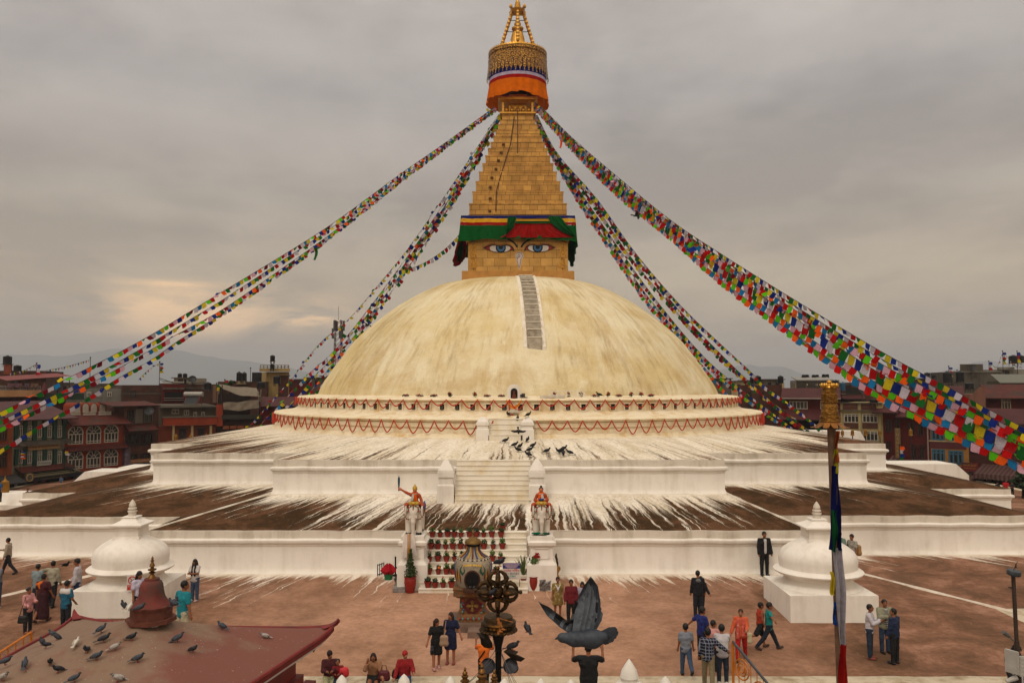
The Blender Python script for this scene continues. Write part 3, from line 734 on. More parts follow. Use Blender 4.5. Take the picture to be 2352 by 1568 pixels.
for dx,dy in((-1,0),(1,0),(0,-1),(0,1)):
 mb=MB();r0,r1=rm(228*0.1683),rm(78*0.1683)
 a=Vector((X0+dx*r0,Y0+dy*r0,zc(crow(655))));c=Vector((X0+dx*r1,Y0+dy*r1,zc(crow(178))));mb.tube([a,c],0.13,4)
 for k in range(9):
  p=a.lerp(c,(k+0.5)/9);mb.ball(p,0.16,6,4)
 sp(mb,'crown_strut',M_goldp)
mb=MB()
for y in(283,438):
 t=(655-y)/(655-178);rr=rm((228-150*t)*0.1683)
 for dx,dy in((1,0),(0,1)):mb.tube([(X0-dx*rr,Y0-dy*rr,zc(crow(y))),(X0+dx*rr,Y0+dy*rr,zc(crow(y)))],0.03,4)
sp(mb,'tie_rod',P('dark_steel','#2b2a2a',0.5,0.8))
mb=MB();w=rm(100*0.1683);mb.frus((X0,Y0,0),(w*0.75,w*0.75),(w,w),zc(crow(186)),zc(crow(150)))
for sx in(-1,1):
 for sy in(-1,1):mb.lathe([(0.12,0),(0.15,0.12),(0.06,0.28),(0,0.4)],(X0+sx*w*0.92,Y0+sy*w*0.92,zc(crow(150))),8)
mb.lathe([(rm(c*0.1683),zc(crow(y)))for c,y in((30,150),(48,122),(47,100),(40,98),(41,68),(33,66),(34,38),(27,36),(24,14),(0,-4))],(X0,Y0,0),16);sp(mb,'crown',M_goldp,35)
mb=MB();pts=[]
for px,py in((1181,268),(1173,330),(1163,362),(1156,384),(1148,410),(1140,440),(1139,486)):
 hw=next((h for h,yb,yt in EDG if yb>=py>=yt),40);pts.append(at(px,py,Y0-halfw(hw,py)-0.1))
mb.tube(pts,0.035,4)
pts=[at(1189,y,Y0-1.7-i*0.25)for i,y in enumerate((250,275,300,330,352))];mb.tube(pts,0.03,4);sp(mb,'hanging_cable',P('rusty_wire','#3b2415',0.8))
yF=Y0-hb
def fp(cx,cy,lay):
 p=at(1056.6+0.1172*cx,505.3+0.1172*cy,yF);return Vector((p.x,yF-0.012*(lay+1),p.z))
def flat(mb,pts,lay,mi=0):
 f=[fp(x,y,lay)for x,y in pts];bk=[Vector((p.x,yF-0.001,p.z))for p in f];n=len(f)
 mb.add(f+bk,[tuple(range(n))]+[(i,i+n,(i+1)%n+n,(i+1)%n)for i in range(n)],mi)
def stroke(mb,pts,w,lay,mi=0):
 n=len(pts);ws=w if isinstance(w,list)else[w]*n;L_,R_=[],[]
 for i in range(n):
  a=Vector(pts[max(i-1,0)]);c=Vector(pts[min(i+1,n-1)]);t=(c-a).normalized();nn=Vector((-t.y,t.x))*ws[i]/2;p=Vector(pts[i]);L_.append(p+nn);R_.append(p-nn)
 for i in range(n-1):flat(mb,[L_[i],L_[i+1],R_[i+1],R_[i]],lay,mi)
M_k,M_w,M_r,M_b=P('black_enamel','#0c0c10',0.5),P('white_enamel','#d2cdca',0.5,0,0.05),P('red_enamel','#9c2a12',0.5),P('blue_enamel','#356a9c',0.5)
def smooth_pts(pts,k=4):
 P_=[Vector(p)for p in pts];out=[]
 for i in range(len(P_)-1):
  a,b,c,d=P_[max(i-1,0)],P_[i],P_[i+1],P_[min(i+2,len(P_)-1)]
  for j in range(k):
   t=j/k;out.append(0.5*((2*b)+(c-a)*t+(2*a-5*b+4*c-d)*t*t+(3*b-a-3*c+d)*t**3))
 return[tuple(p)for p in out]+[tuple(P_[-1])]
def eye(mir,name='eye'):
 X=(lambda p:[(2322-x,y-6)for x,y in p])if mir else(lambda p:p)
 up=smooth_pts([(470,556),(520,530),(580,502),(650,492),(730,503),(800,512),(880,498),(950,503),(1010,530),(1042,568),(1056,608)])
 lo=smooth_pts([(1056,608),(1005,590),(900,626),(800,634),(700,629),(610,608),(540,582),(470,556)])
 mb=MB();flat(mb,X((up+lo[1:-1])[::1]if not mir else up+lo[1:-1]),0);e=sp(mb,name,M_r)
 mb=MB();flat(mb,X(smooth_pts([(585,560),(592,525),(640,505),(730,506),(800,512),(880,504),(950,508),(984,540),(970,585),(890,628),(800,633),(700,628),(615,604),(585,560)])[:-1]),1);o=sp(mb,'eye_white',M_w,parent=e)
 def disc(cx,cy,r,top):return[(cx+r*math.cos(a),max(top,cy+r*math.sin(a)))for a in[2*math.pi*i/40 for i in range(40)]]
 ix=800
 mb=MB();flat(mb,X(disc(ix,546,100,508)),2,0);flat(mb,X(disc(ix,540,76,509)),3,1);flat(mb,X(disc(ix,538,42,510)),4,0)
 o=sp(mb,'iris',[M_k,M_b],parent=e)
 mb=MB();stroke(mb,X(up),17,5,0);stroke(mb,X(lo),6,5,0);stroke(mb,X([(x,y-26)if 540<x else(x-25,y-8)for x,y in up]),7,5,1)
 o=sp(mb,'eyelid',[M_k,M_r],parent=e)
 for c in e.children:pass
 return e
def eye_fix():
 pass
eye(False);eye(True)
mb=MB();stroke(mb,smooth_pts([(925,372),(985,398),(1050,440),(1100,495),(1122,535)]),[34]*16+[22],5);sp(mb,'eyebrow',M_k)
mb=MB();stroke(mb,smooth_pts([(2322-925,372),(2322-985,398),(2322-1050,440),(2322-1100,495),(2322-1122,535)]),[34]*16+[22],5);sp(mb,'eyebrow',M_k)
mb=MB();flat(mb,smooth_pts([(1080,700),(1100,650),(1160,627),(1220,645),(1243,700),(1230,748),(1200,795),(1205,840),(1185,900),(1176,948),(1160,960),(1145,945),(1130,880),(1105,800),(1110,765),(1085,735),(1080,700)])[:-1],0);nose=sp(mb,'nose_mark',P('pale_enamel','#b9ada4',0.6))
mb=MB();stroke(mb,smooth_pts([(1142,712),(1150,728),(1172,718),(1172,695),(1150,683),(1132,700),(1134,742),(1108,738),(1096,700),(1115,660),(1160,646),(1205,662),(1222,700),(1210,745),(1182,790),(1186,840),(1170,900),(1162,938),(1152,920),(1138,870),(1118,800),(1122,768),(1140,742)]),7,1);sp(mb,'nose_scroll',P('maroon_enamel','#4a161c',0.6),parent=nose)
for side in(-1,1):
 mb=MB();xx=X0+side*(hb-0.42)
 for k in range(4):
  zz=zface0+0.45+k*0.78
  for rr,dz in((0.24,0),(0.14,0),(0.17,0.34),(0.1,-0.33)):
   mb.tube([(xx+side*0.02*k+rr*math.cos(a),yF-0.02,zz+dz+rr*math.sin(a))for a in[2*math.pi*i/14 for i in range(15)]],0.035,5,caps=False)
 sp(mb,'relief_scroll',M_goldp)
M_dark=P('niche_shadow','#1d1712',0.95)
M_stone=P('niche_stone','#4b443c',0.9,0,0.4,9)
ang=lambda r,px:None
nich_a=[]
for k in range(-26,27):
 a=-math.pi/2+R(3.22)*k+R(0.15);nich_a.append(a)
def rpt(a,r,z):return Vector((X0+r*math.cos(a),Y0+r*math.sin(a),zr(z)))
for a in nich_a:
 q=Matrix.Rotation(a+math.pi/2,3,'Z');c=rpt(a,16.6,-1.26);mb=MB()
 def bb(x0,x1,y0,y1,z0,z1,mi):
  mb.box(c+q@Vector(((x0+x1)/2,(y0+y1)/2,(z0+z1)/2)),(x1-x0,y1-y0,z1-z0),mi,a+math.pi/2)
 for s in(-1,1):bb(s*0.19-0.05,s*0.19+0.05,-0.07,0.1,-0.2,0.16,0)
 bb(-0.30,0.30,-0.12,0.1,0.17,0.23,0);bb(-0.24,0.24,-0.07,0.1,-0.25,-0.2,0)
 n_=sp(mb,'niche',M_drum)
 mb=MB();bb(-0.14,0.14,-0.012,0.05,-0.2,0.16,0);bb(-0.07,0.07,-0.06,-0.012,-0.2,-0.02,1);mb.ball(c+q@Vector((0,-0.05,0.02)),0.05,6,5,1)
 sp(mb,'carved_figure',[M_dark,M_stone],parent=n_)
M_step=wall_mat('worn_limewashed_steps','#d8d0c0','#bfa66c',0.5)
def stairs(x0,x1,yf,yb,z0,z1,n,lip=0.03):
 mb=MB();ru=(yb-yf)/n;ri=(z1-z0)/n
 for i in range(n):
  mb.bx(x0,x1,yf+i*ru,yb+0.05,z0+i*ri-(0.3 if i==0 else 0),z0+(i+1)*ri)
  mb.bx(x0-0.004,x1+0.004,yf+i*ru-lip,yf+i*ru+0.12,z0+(i+1)*ri-0.035,z0+(i+1)*ri+0.006)
 return mb
ST0=(at(961,1362,33.2).x,at(1212,1362,33.2).x,33.2,36.25,zr(-8.22),zr(-6.29),10)
sp(stairs(*ST0),'staircase',M_step,label='wide lowest staircase lined with flowerpots')
sp(stairs(at(1044,1155,39.8).x,at(1220,1155,39.8).x,39.9,41.45,zr(-5.66),zr(-3.70),9),'staircase',M_step,label='white middle staircase climbing to the upper terrace')
sp(stairs(at(1122,1003,46.3).x,at(1200,1003,46.3).x,46.0,46.85,zr(-3.0),zr(-1.86),4),'staircase',M_step,label='short top staircase against the round drum')
def stair_post(px,py_b,d,w,h,name='stair_post'):
 p=at(px,py_b,d);mb=MB();z=p.z;c=(p.x,p.y+w/2,0)
 mb.frus(c,(w/2,w/2),(w/2,w/2),z-0.25,z+h*0.34);mb.frus(c,(w/2,w/2),(w*0.42,w*0.42),z+h*0.34,z+h*0.38)
 mb.frus(c,(w*0.42,w*0.42),(w*0.42,w*0.42),z+h*0.38,z+h*0.56);mb.frus(c,(w*0.5,w*0.5),(w*0.5,w*0.5),z+h*0.56,z+h*0.70)
 mb.frus(c,(w*0.46,w*0.46),(w*0.46,w*0.46),z+h*0.70,z+h*0.74);mb.frus(c,(w*0.46,w*0.46),(w*0.12,w*0.12),z+h*0.74,z+h)
 return sp(mb,name,M_white)
stair_post(1023,1146,39.9,0.80,1.85);stair_post(1234,1146,39.9,0.80,1.85)
stair_post(1108.5,1001,46.0,0.72,1.05);stair_post(1211.5,1001,46.0,0.72,1.05)
p=rpt(-math.pi/2-R(1.15),16.25,-0.76);shr=thing('shrine_niche','small arched white niche holding a dark figure on the upper drum','shrine',p)
mb=MB()
for rr,dep,mi in((0.40,0.30,0),(0.34,0.34,0)):
 pts=[(-rr,0)]+[(rr*math.cos(a),0.42+rr*1.05*math.sin(a))for a in[math.pi-math.pi*i/12 for i in range(13)]]+[(rr,0)]
 mb.prism(pts,dep,Matrix.Translation((0,-dep+0.1,0)),mi)
mb.build('arch',M_white,shr)
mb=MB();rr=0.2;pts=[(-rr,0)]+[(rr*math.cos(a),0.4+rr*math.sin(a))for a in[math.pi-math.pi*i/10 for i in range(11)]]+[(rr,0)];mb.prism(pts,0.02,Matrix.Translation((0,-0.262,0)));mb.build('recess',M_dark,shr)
vs,F=blob([cap((0,-0.29,0.05),(0,-0.29,0.2),0.13,0.09),cap((-0.08,-0.3,0.06),(0.08,-0.3,0.06),0.06),ell((0,-0.3,0.36),(0.06,0.06,0.08))],h=0.02);mb=MB();mb.add(vs.tolist(),F.tolist());mb.build('figure',P('red_daubed_stone','#5a2410',0.8,0,0.4,12),shr,True)
p2_=rpt(-math.pi/2-R(1.15),16.95,-1.55);mb=MB();mb.bx(-0.28,0.28,-0.35,0,0,0.1);mb.bx(-0.22,0.22,-0.3,0,0.1,0.16);o=mb.build('offering_stone',M_para,loc=p2_);tag(o,'low grey offering slab below the shrine niche on the ledge','slab')
mb=MB();rws=7;cs=12;vs=[]
for j in range(rws):
 for i in range(cs+1):
  u=i/cs*2-1;dz=-0.05-0.42*(1-u*u)-j*0.03;vs.append(rpt(-math.pi/2-R(1.15)+u*0.026,16.86+0.03*math.sin(j*1.3),-0.72+dz))
mb.add(vs,[(j*(cs+1)+i,j*(cs+1)+i+1,(j+1)*(cs+1)+i+1,(j+1)*(cs+1)+i)for j in range(rws-1)for i in range(cs)]);o=mb.build('scarf',P('orange_scarf','#d07a1c',0.8),smooth=True);tag(o,'orange scarf slung below the small shrine niche','scarf')
M_mari=P('marigold_garland','#a52a10',0.8,0,0.35,14,0.5)
def garland(a0,a1,n,r,zt,sag,label,extra=(),seed=1):
 rnd=random.Random(seed);pts=[]
 for k in range(n):
  s=sag*rnd.uniform(0.68,1.15);w0=a0+(a1-a0)*k/n;w1=a0+(a1-a0)*(k+1)/n
  for i in range(12):
   t=i/12;x=2*t-1;pts.append(rpt(w0+(w1-w0)*t,r+0.02+0.04*(1-x*x),zt-s*(1-abs(x)**1.7)))
 pts.append(rpt(a1,r,zt));mb=MB();mb.tube(pts,0.036,6)
 for e in extra:mb.tube(e,0.036,6)
 o=mb.build('garland',M_mari,smooth=True);return tag(o,label,'garland','orange flower garlands on the drums')
hd=-math.pi/2
garland(hd-R(79),hd-R(2.0),24,16.82,-0.83,0.52,'orange flower garland looped along the upper drum, half left of the shrine niche',[[rpt(hd-R(2.0),16.84,-0.8),rpt(hd-R(2.0),16.84,-1.45),rpt(hd-R(1.95),17.2,-1.67),rpt(hd-R(1.2),17.3,-1.69)]])
garland(hd-R(2.0),hd+R(79),25,16.82,-0.83,0.52,'orange flower garland looped along the upper drum, half right of the shrine niche',seed=2)
garland(hd-R(79),hd-R(4.7),28,18.42,-1.98,0.72,'orange flower garland looped along the lower drum, left of the top stair',seed=3)
garland(hd+R(2.9),hd+R(79),28,18.42,-1.98,0.72,'orange flower garland looped along the lower drum, right of the top stair',seed=4)
lm=MB();a_,b_=rpt(hd+R(6.0),16.05,-0.58),rpt(hd+R(14.5),16.1,-0.55)
for off in(Vector((0,0,0)),Vector((0.02,0.12,0.24))):lm.tube([a_+off,b_+off],0.022,6)
for i in range(11):
 p=a_.lerp(b_,(i+0.5)/11);lm.tube([p,p+Vector((-0.12,0.12,0.24))],0.016,5)
tag(lm.build('ladder',P('white_painted_metal','#cfc8ba',0.5)),'long white ladder lying on the upper drum ledge','ladder')
for(g0,g1,lab)in((4.2,7.2,'long pale stone slab lying near the ladder end'),(7.3,9.3,'shorter pale stone slab beside the longer one')):
 mb=MB();c0,c1=rpt(hd+R(g0),16.35,-0.66),rpt(hd+R(g1),16.35,-0.66);mb.box((c0+c1)/2,((c1-c0).length,0.25,0.14),0,(c1-c0).to_2d().angle_signed(Vector((1,0)))*-1);tag(mb.build('stone_slab',M_para),lab,'slab')
mb=MB();c0=rpt(hd+R(0.75),16.35,-0.6);mb.bx(-0.11,0.11,-0.1,0.1,-0.05,0.14);mb.bx(-0.2,0.26,-0.14,0.1,-0.08,-0.05);o=mb.build('stone_block',M_stone,loc=c0);tag(o,'small grey stone block beside the shrine niche','block')
M_leaf=P('leaf_green','#2c3d16',0.7,0,0.4,20);M_pinkf=P('pink_petals','#8c2638',0.7,0,0.4,30);M_redf=P('red_petals','#a01612',0.6,0,0.3,30);M_dry=P('withered_stems','#4a3a20',0.9,0,0.4,20)
def leaf_cloud(mb,c,r,n,size,mi=0,rnd=None,flat_=1.0):
 rnd=rnd or random
 for _ in range(n):
  d=Vector((rnd.gauss(0,1),rnd.gauss(0,1),rnd.gauss(0,flat_)));d.normalize();p=Vector(c)+Vector((d.x*r[0],d.y*r[1],d.z*r[2]))*rnd.uniform(0.35,1.0)
  t=Vector((rnd.gauss(0,1),rnd.gauss(0,1),rnd.gauss(0,0.8)));t.normalize();s=t.cross(d)
  if s.length<1e-3:s=t.orthogonal()
  s.normalize();L_=size*rnd.uniform(0.7,1.3);t*=L_;s*=L_*0.33
  mb.add([p-t*0.5,p+s,p+t*0.5,p-s],[(0,1,2,3)],mi)
fl=[(-26,'dry',1),(-22.5,'dry',2),(-19,'dry',3),(-15.3,'pink',0),(-9.6,'red',0),(-7.0,'dry',4),(-3.9,'dry',5),(7.5,'red',1),(10.6,'red',2),(13.4,'red',3),(16.6,'dry',6),(19.8,'red',4),(22.3,'dry',7),(25.6,'red',5),(28.2,'red',6),(31,'dry',8)]
ordn=['first','second','third','fourth','fifth','sixth','seventh','eighth','ninth','tenth','eleventh','twelfth']
dcount={}
for aa,kind,k in fl:
 rnd=random.Random(int(aa*10));mb=MB();c=Vector((0,0,0.14 if kind!='dry' else 0.06));w=0.16 if kind!='dry' else 0.26
 leaf_cloud(mb,c,(w,0.1,0.16 if kind!='dry' else 0.06),60,0.1,0,rnd);leaf_cloud(mb,c+Vector((0,-0.04,0.05)),(w*0.8,0.1,0.14 if kind!='dry' else 0.05),26,0.09,1,rnd)
 o=mb.build('flower_bunch',[M_dry if kind=='dry' else M_leaf,M_pinkf if kind in('pink','dry')else M_redf],loc=rpt(hd+R(aa),15.85,-0.68))
 i=dcount.get(kind,0);dcount[kind]=i+1
 lab={'red':f'upright red flower bunch on the drum ledge, {ordn[i]} from the left of its kind','dry':f'withered flat flower bunch on the drum ledge, {ordn[i]} from the left of its kind','pink':'small pink flower bunch lying on the drum ledge left of the niche'}[kind]
 tag(o,lab,'flowers','flower bunches left along the drum ledge')
 # ================================================================== prayer flags
def cloth(name,col,tr=0.45,rough=0.9,print_=0.0):
 if name in _MC:return _MC[name]
 m=bpy.data.materials.new(name);m.use_nodes=True;t=m.node_tree;L=t.links.new;t.nodes.clear()
 o=N(t,'ShaderNodeOutputMaterial');d=N(t,'ShaderNodeBsdfDiffuse');tr_=N(t,'ShaderNodeBsdfTranslucent');mx=N(t,'ShaderNodeMixShader');mx.inputs[0].default_value=tr
 tc=N(t,'ShaderNodeTexCoord');n=N(t,'ShaderNodeTexNoise');n.inputs['Scale'].default_value=9 if print_ else 3;n.inputs['Detail'].default_value=6;L(tc.outputs['Object'],n.inputs[0])
 oi=N(t,'ShaderNodeObjectInfo');c=lin(col)
 r=N(t,'ShaderNodeMapRange');r.inputs[1].default_value=0.3;r.inputs[2].default_value=0.7;r.inputs[3].default_value=0.72 if print_ else 0.82;r.inputs[4].default_value=1.12;L(n.outputs[0],r.inputs[0])
 r2=N(t,'ShaderNodeMapRange');r2.inputs[3].default_value=0.78;r2.inputs[4].default_value=1.12;L(oi.outputs['Random'],r2.inputs[0])
 mm=N(t,'ShaderNodeMath',operation='MULTIPLY');L(r.outputs[0],mm.inputs[0]);L(r2.outputs[0],mm.inputs[1])
 k=N(t,'ShaderNodeMix',data_type='RGBA',blend_type='MULTIPLY');k.inputs[0].default_value=1;k.inputs[6].default_value=(*c,1);L(mm.outputs[0],k.inputs[7])
 L(k.outputs[2],d.inputs[0]);L(k.outputs[2],tr_.inputs[0]);L(d.outputs[0],mx.inputs[1]);L(tr_.outputs[0],mx.inputs[2]);L(mx.outputs[0],o.inputs[0])
 _MC[name]=m;return m
FC={'blue':'#1c2f7c','white':'#b9b2bb','red':'#a3171a','green':'#1d6329','yellow':'#c9b426','lime':'#58b91f','orange':'#ee5f1b','cyan':'#1f72a6','pink':'#cfa0b0','scarlet':'#c01716','maroon':'#6a1420'}
FM={k:cloth('flag_'+k,v,0.45,print_=1)for k,v in FC.items()}
OLD=['blue','white','red','green','yellow'];NEON=['cyan','pink','scarlet','lime','orange'];MIX=['blue','pink','red','lime','yellow','cyan','white','maroon','green','orange']
def flag_mesh(col,var,tri=False):
 rnd=random.Random(var*31+5);mb=MB();nx_,nz_=4,5;vs=[]
 p1,p2=rnd.uniform(0,6),rnd.uniform(0,6);amp=rnd.uniform(0.05,0.13);sk=rnd.uniform(-0.16,0.16);curl=rnd.choice([0,0.0,0.14,-0.1,0.3])
 for j in range(nz_+1):
  v=j/nz_
  for i in range(nx_+1):
   u=i/nx_-0.5;w=1-(v*0.98 if tri else 0.06*v)
   y=amp*v*math.sin(2.6*u*2+p1+v*2)+curl*v*v*(0.5+u)*0.8
   vs.append((u*w+sk*v*v+curl*0.25*v*v,y,-v*(1-0.18*abs(curl)*v)+0.05*math.sin(p2+u*5)*v))
 fs=[(j*(nx_+1)+i,j*(nx_+1)+i+1,(j+1)*(nx_+1)+i+1,(j+1)*(nx_+1)+i)for j in range(nz_)for i in range(nx_)]
 mb.add(vs,fs);return mb.mesh('flag',FM[col],True)
FMESH={(c,v):flag_mesh(c,v)for c in FC for v in range(4)}
FTRI={(c,0):flag_mesh(c,1,True)for c in OLD}
M_cord=P('flag_cord','#3a3230',0.9)
def spline(ps,per=14):
 out=[]
 for i in range(len(ps)-1):
  a,b,c,d=ps[max(i-1,0)],ps[i],ps[i+1],ps[min(i+2,len(ps)-1)]
  for k in range(per):
   t=k/per;out.append(0.5*((2*b)+(c-a)*t+(2*a-5*b+4*c-d)*t*t+(3*b-a-3*c+d)*t**3))
 return out+[ps[-1]]
def strand3(pts,d1,d2):
 r0,r1=ray(*pts[0]),ray(*pts[-1]);x1,x2=r0.x/r0.y*d1,r1.x/r1.y*d2;ps=[]
 for px,py in pts:
  r=ray(px,py);k=r.x/r.y;den=k*(d2-d1)-(x2-x1);s=(x1-k*d1)/den if abs(den)>1e-6 else 0
  ps.append(Vector((0,0,CZ))+r*((d1+s*(d2-d1))/r.y))
 return ps
def flag_string(pts,label,group,d1=None,d2=None,pal=OLD,size=0.34,gap=0.03,seed=0,loose=0.35,tri=False,streamers=(),drop=0.0,pts3=None,hsc=1.0):
 rnd=random.Random(seed);ps=spline(pts3 if pts3 else strand3(pts,d1,d2))
 seg=[(ps[i+1]-ps[i]).length for i in range(len(ps)-1)];L_=sum(seg);o=thing('prayer_flag_string',label,'prayer flags',ps[0],0,group);O=ps[0]
 mb=MB();mb.tube([p-O for p in ps[::4]+[ps[-1]]],0.012,4);mb.build('cord',M_cord,o)
 def where(s):
  i=0
  while i<len(seg)-1 and s>seg[i]:s-=seg[i];i+=1
  t=s/max(1e-6,seg[i]);return ps[i].lerp(ps[i+1],t),(ps[i+1]-ps[i]).normalized()
 n=int(L_/(size+gap));rest=MB();ci=rnd.randrange(5);lst=[]
 for k in range(n):
  if rnd.random()<drop:continue
  p,t=where((k+0.5)*(size+gap));down=Vector((0,0,-1));perp=down-t*down.dot(t)
  if perp.length<0.05:perp=t.orthogonal()
  perp.normalize();w=(perp*0.75+down*0.25).normalized()
  w=Matrix.Rotation(rnd.gauss(0.25 if loose>.3 else 0,loose),3,t)@w
  if rnd.random()<0.04:w=Matrix.Rotation(rnd.uniform(-2,2),3,t)@w
  w=(w-t*w.dot(t)*0.5).normalized();nrm=t.cross(w).normalized();tt=w.cross(nrm).normalized()
  q=Matrix((tt,-nrm,-w)).transposed().to_4x4()
  sx=size*rnd.uniform(0.92,1.08);q=Matrix.Translation(p-O)@q@Matrix.Diagonal((sx,size*0.8,size*hsc*rnd.uniform(0.85,1.05),1))
  me=FTRI[(pal[(k+ci)%len(pal)],0)]if tri else FMESH[(pal[(k+ci)%len(pal)],rnd.randrange(4))]
  lst.append(((p-Vector((0,0,CZ))).length,me,q))
 lst.sort(key=lambda a:a[0]);mats=list(dict.fromkeys(m.materials[0]for _,m,_ in lst[100:]))
 for i,(_,me,q)in enumerate(lst):
  if i<100:
   f=link('flag',me,o);f.matrix_local=q
  else:
   rest.add([q@v.co for v in me.vertices],[tuple(p.vertices)for p in me.polygons],mats.index(me.materials[0]))
 if rest.v:
  r=rest.build('flags',mats,o,True);r['kind']='stuff'
 for s,col,ln in streamers:
  p,t=where(s*L_);mb=MB();vs=[]
  for j in range(9):
   v=j/8
   for u in(-0.5,0.5):vs.append(p-O+Vector((u*0.22*(1-0.4*v)+0.12*math.sin(3*v),0.06*math.sin(5*v),-ln*v)))
  mb.add(vs,[(2*j,2*j+1,2*j+3,2*j+2)for j in range(8)]);mb.build('streamer',FM[col],o,True)
 return o
GA='prayer flag strings from the spire to the lower left'
flag_string([(1136,246),(1010,337),(922,398),(769,510),(640,592),(512,669),(359,762),(258,817),(164,864),(76,909),(0,946),(-90,985)],'topmost long prayer flag string sloping from the gilded spire to the lower left',GA,64.2,34,MIX,0.275,0.0,1,0.7,hsc=.85)
flag_string([(1136,247),(1010,340),(922,404),(769,518),(640,604),(512,688),(419,744),(322,802),(222,858),(123,908),(0,966),(-90,1003)],'second from top of the long prayer flag strings sloping to the lower left',GA,64.2,35,OLD,0.275,0.0,2,0.7,hsc=.85)
flag_string([(1138,250),(1010,344),(922,410),(769,530),(640,622),(512,710),(410,766),(300,830),(200,884),(100,932),(0,982),(-90,1022)],'third from top of the long prayer flag strings sloping to the lower left',GA,64.2,36,MIX,0.275,0.0,3,0.75,hsc=.85,streamers=((0.50,'green',0.9),))
flag_string([(1138,252),(1010,346),(922,413),(769,534),(640,628),(512,718),(410,782),(351,824),(272,868),(176,928),(88,978),(3,1030),(-80,1075)],'lowest of the long prayer flag strings sloping to the lower left',GA,64.2,37,OLD,0.275,0.0,4,0.6,hsc=.8)
GB='prayer flag strings dropping steeply left of the dome'
flag_string([(1146,262),(1097,337),(1025,445),(943,563),(881,640),(799,735),(745,778),(710,817),(677,861),(641,901),(610,937),(555,996)],'outermost prayer flag string dropping steeply left of the dome',GB,64,76,OLD,0.25,0.05,5,0.8)
flag_string([(1147,264),(1100,338),(1032,448),(952,566),(885,658),(808,758),(755,818),(712,855),(672,897),(641,931),(618,953),(583,993)],'second from outside of the steep prayer flag strings left of the dome',GB,64,75,MIX,0.35,0.0,6,0.75,streamers=((0.17,'orange',0.8),))
flag_string([(1148,265),(1104,340),(1036,450),(956,568),(890,660),(814,760),(760,824),(714,874),(676,920),(640,962),(612,996)],'third from outside of the steep prayer flag strings left of the dome',GB,64,74.5,OLD,0.35,0.0,7,0.75)
flag_string([(1149,267),(1108,341),(1040,452),(961,570),(896,662),(819,764),(766,832),(718,892),(680,940),(640,990)],'fourth from outside of the steep prayer flag strings left of the dome',GB,64,74,MIX,0.35,0.0,8,0.75)
flag_string([(1150,268),(1110,342),(1044,454),(966,574),(902,666),(826,766),(772,838),(724,902),(690,950),(660,990)],'innermost of the steep prayer flag strings left of the dome',GB,64,73.5,OLD,0.35,0.0,9,0.75)
flag_string([(1077,492),(1062,528),(1032,563),(990,595),(945,616),(908,622)],'short sagging prayer flag string from the valance to the steep strings','single prayer flag strings',61,66,OLD,0.34,0.06,10,0.3)
GC='prayer flag strings dropping steeply right of the dome'
flag_string([(1234,264),(1280,352),(1372,458),(1459,580),(1562,700),(1664,798),(1722,851),(1759,888),(1804,920),(1854,958),(1890,990)],'uppermost prayer flag string dropping steeply right of the dome',GC,64,74,OLD,0.31,0.0,11,0.45)
flag_string([(1234,266),(1276,356),(1362,464),(1445,585),(1545,706),(1640,806),(1700,862),(1740,898),(1790,935),(1860,990)],'second from top of the steep prayer flag strings right of the dome',GC,64,74,['maroon','red','yellow','white','green'],0.33,0.0,12,0.5)
flag_string([(1235,268),(1268,340),(1345,458),(1425,575),(1508,690),(1610,812),(1690,884),(1740,922),(1824,985)],'third from top of the steep prayer flag strings right of the dome',GC,64,75,OLD,0.33,0.0,13,0.5)
flag_string([(1236,270),(1260,330),(1335,455),(1412,570),(1492,686),(1596,806),(1670,878),(1722,920),(1766,952),(1815,988)],'fourth from top of the steep prayer flag strings right of the dome',GC,64,76,MIX,0.33,0.0,14,0.5)
flag_string([(1237,272),(1256,328),(1328,454),(1404,570),(1484,688),(1586,806),(1650,880),(1690,924),(1735,966),(1770,990)],'lowest of the steep prayer flag strings right of the dome',GC,64,77,NEON,0.33,0.0,15,0.5)
flag_string([(1240,286),(1290,372),(1380,478),(1462,592),(1560,712),(1655,812),(1725,880),(1790,938),(1850,992)],'prayer flag string of faded reds close under the uppermost steep right string',GC,64.2,73,['red','maroon','green','blue','yellow'],0.33,0.0,16,0.6)
GD='prayer flag strings from the spire to the lower right'
D0=[(1226,234),(1249,251),(1316,318),(1423,410),(1541,506),(1664,588),(1844,700),(2007,797),(2095,846),(2168,883),(2256,932),(2351,981),(2460,1030)]
DL=[(1228,236),(1252,266),(1316,338),(1412,437),(1459,476),(1562,558),(1664,650),(1767,727),(1880,812),(2010,902),(2109,958),(2212,1009),(2352,1073),(2460,1120)]
def d_line(f,sag=0.0):
 out=[]
 for px in(1228,1252,1316,1423,1541,1664,1844,2007,2095,2168,2256,2351,2460):
  def yy(L_):
   for(a,ya),(b,yb)in zip(L_,L_[1:]):
    if a<=px<=b:return ya+(yb-ya)*(px-a)/(b-a)
   return L_[0][1]if px<L_[0][0]else L_[-1][1]
  a,b=yy(D0),yy(DL);out.append((px,a+(b-a)*f))
 return out
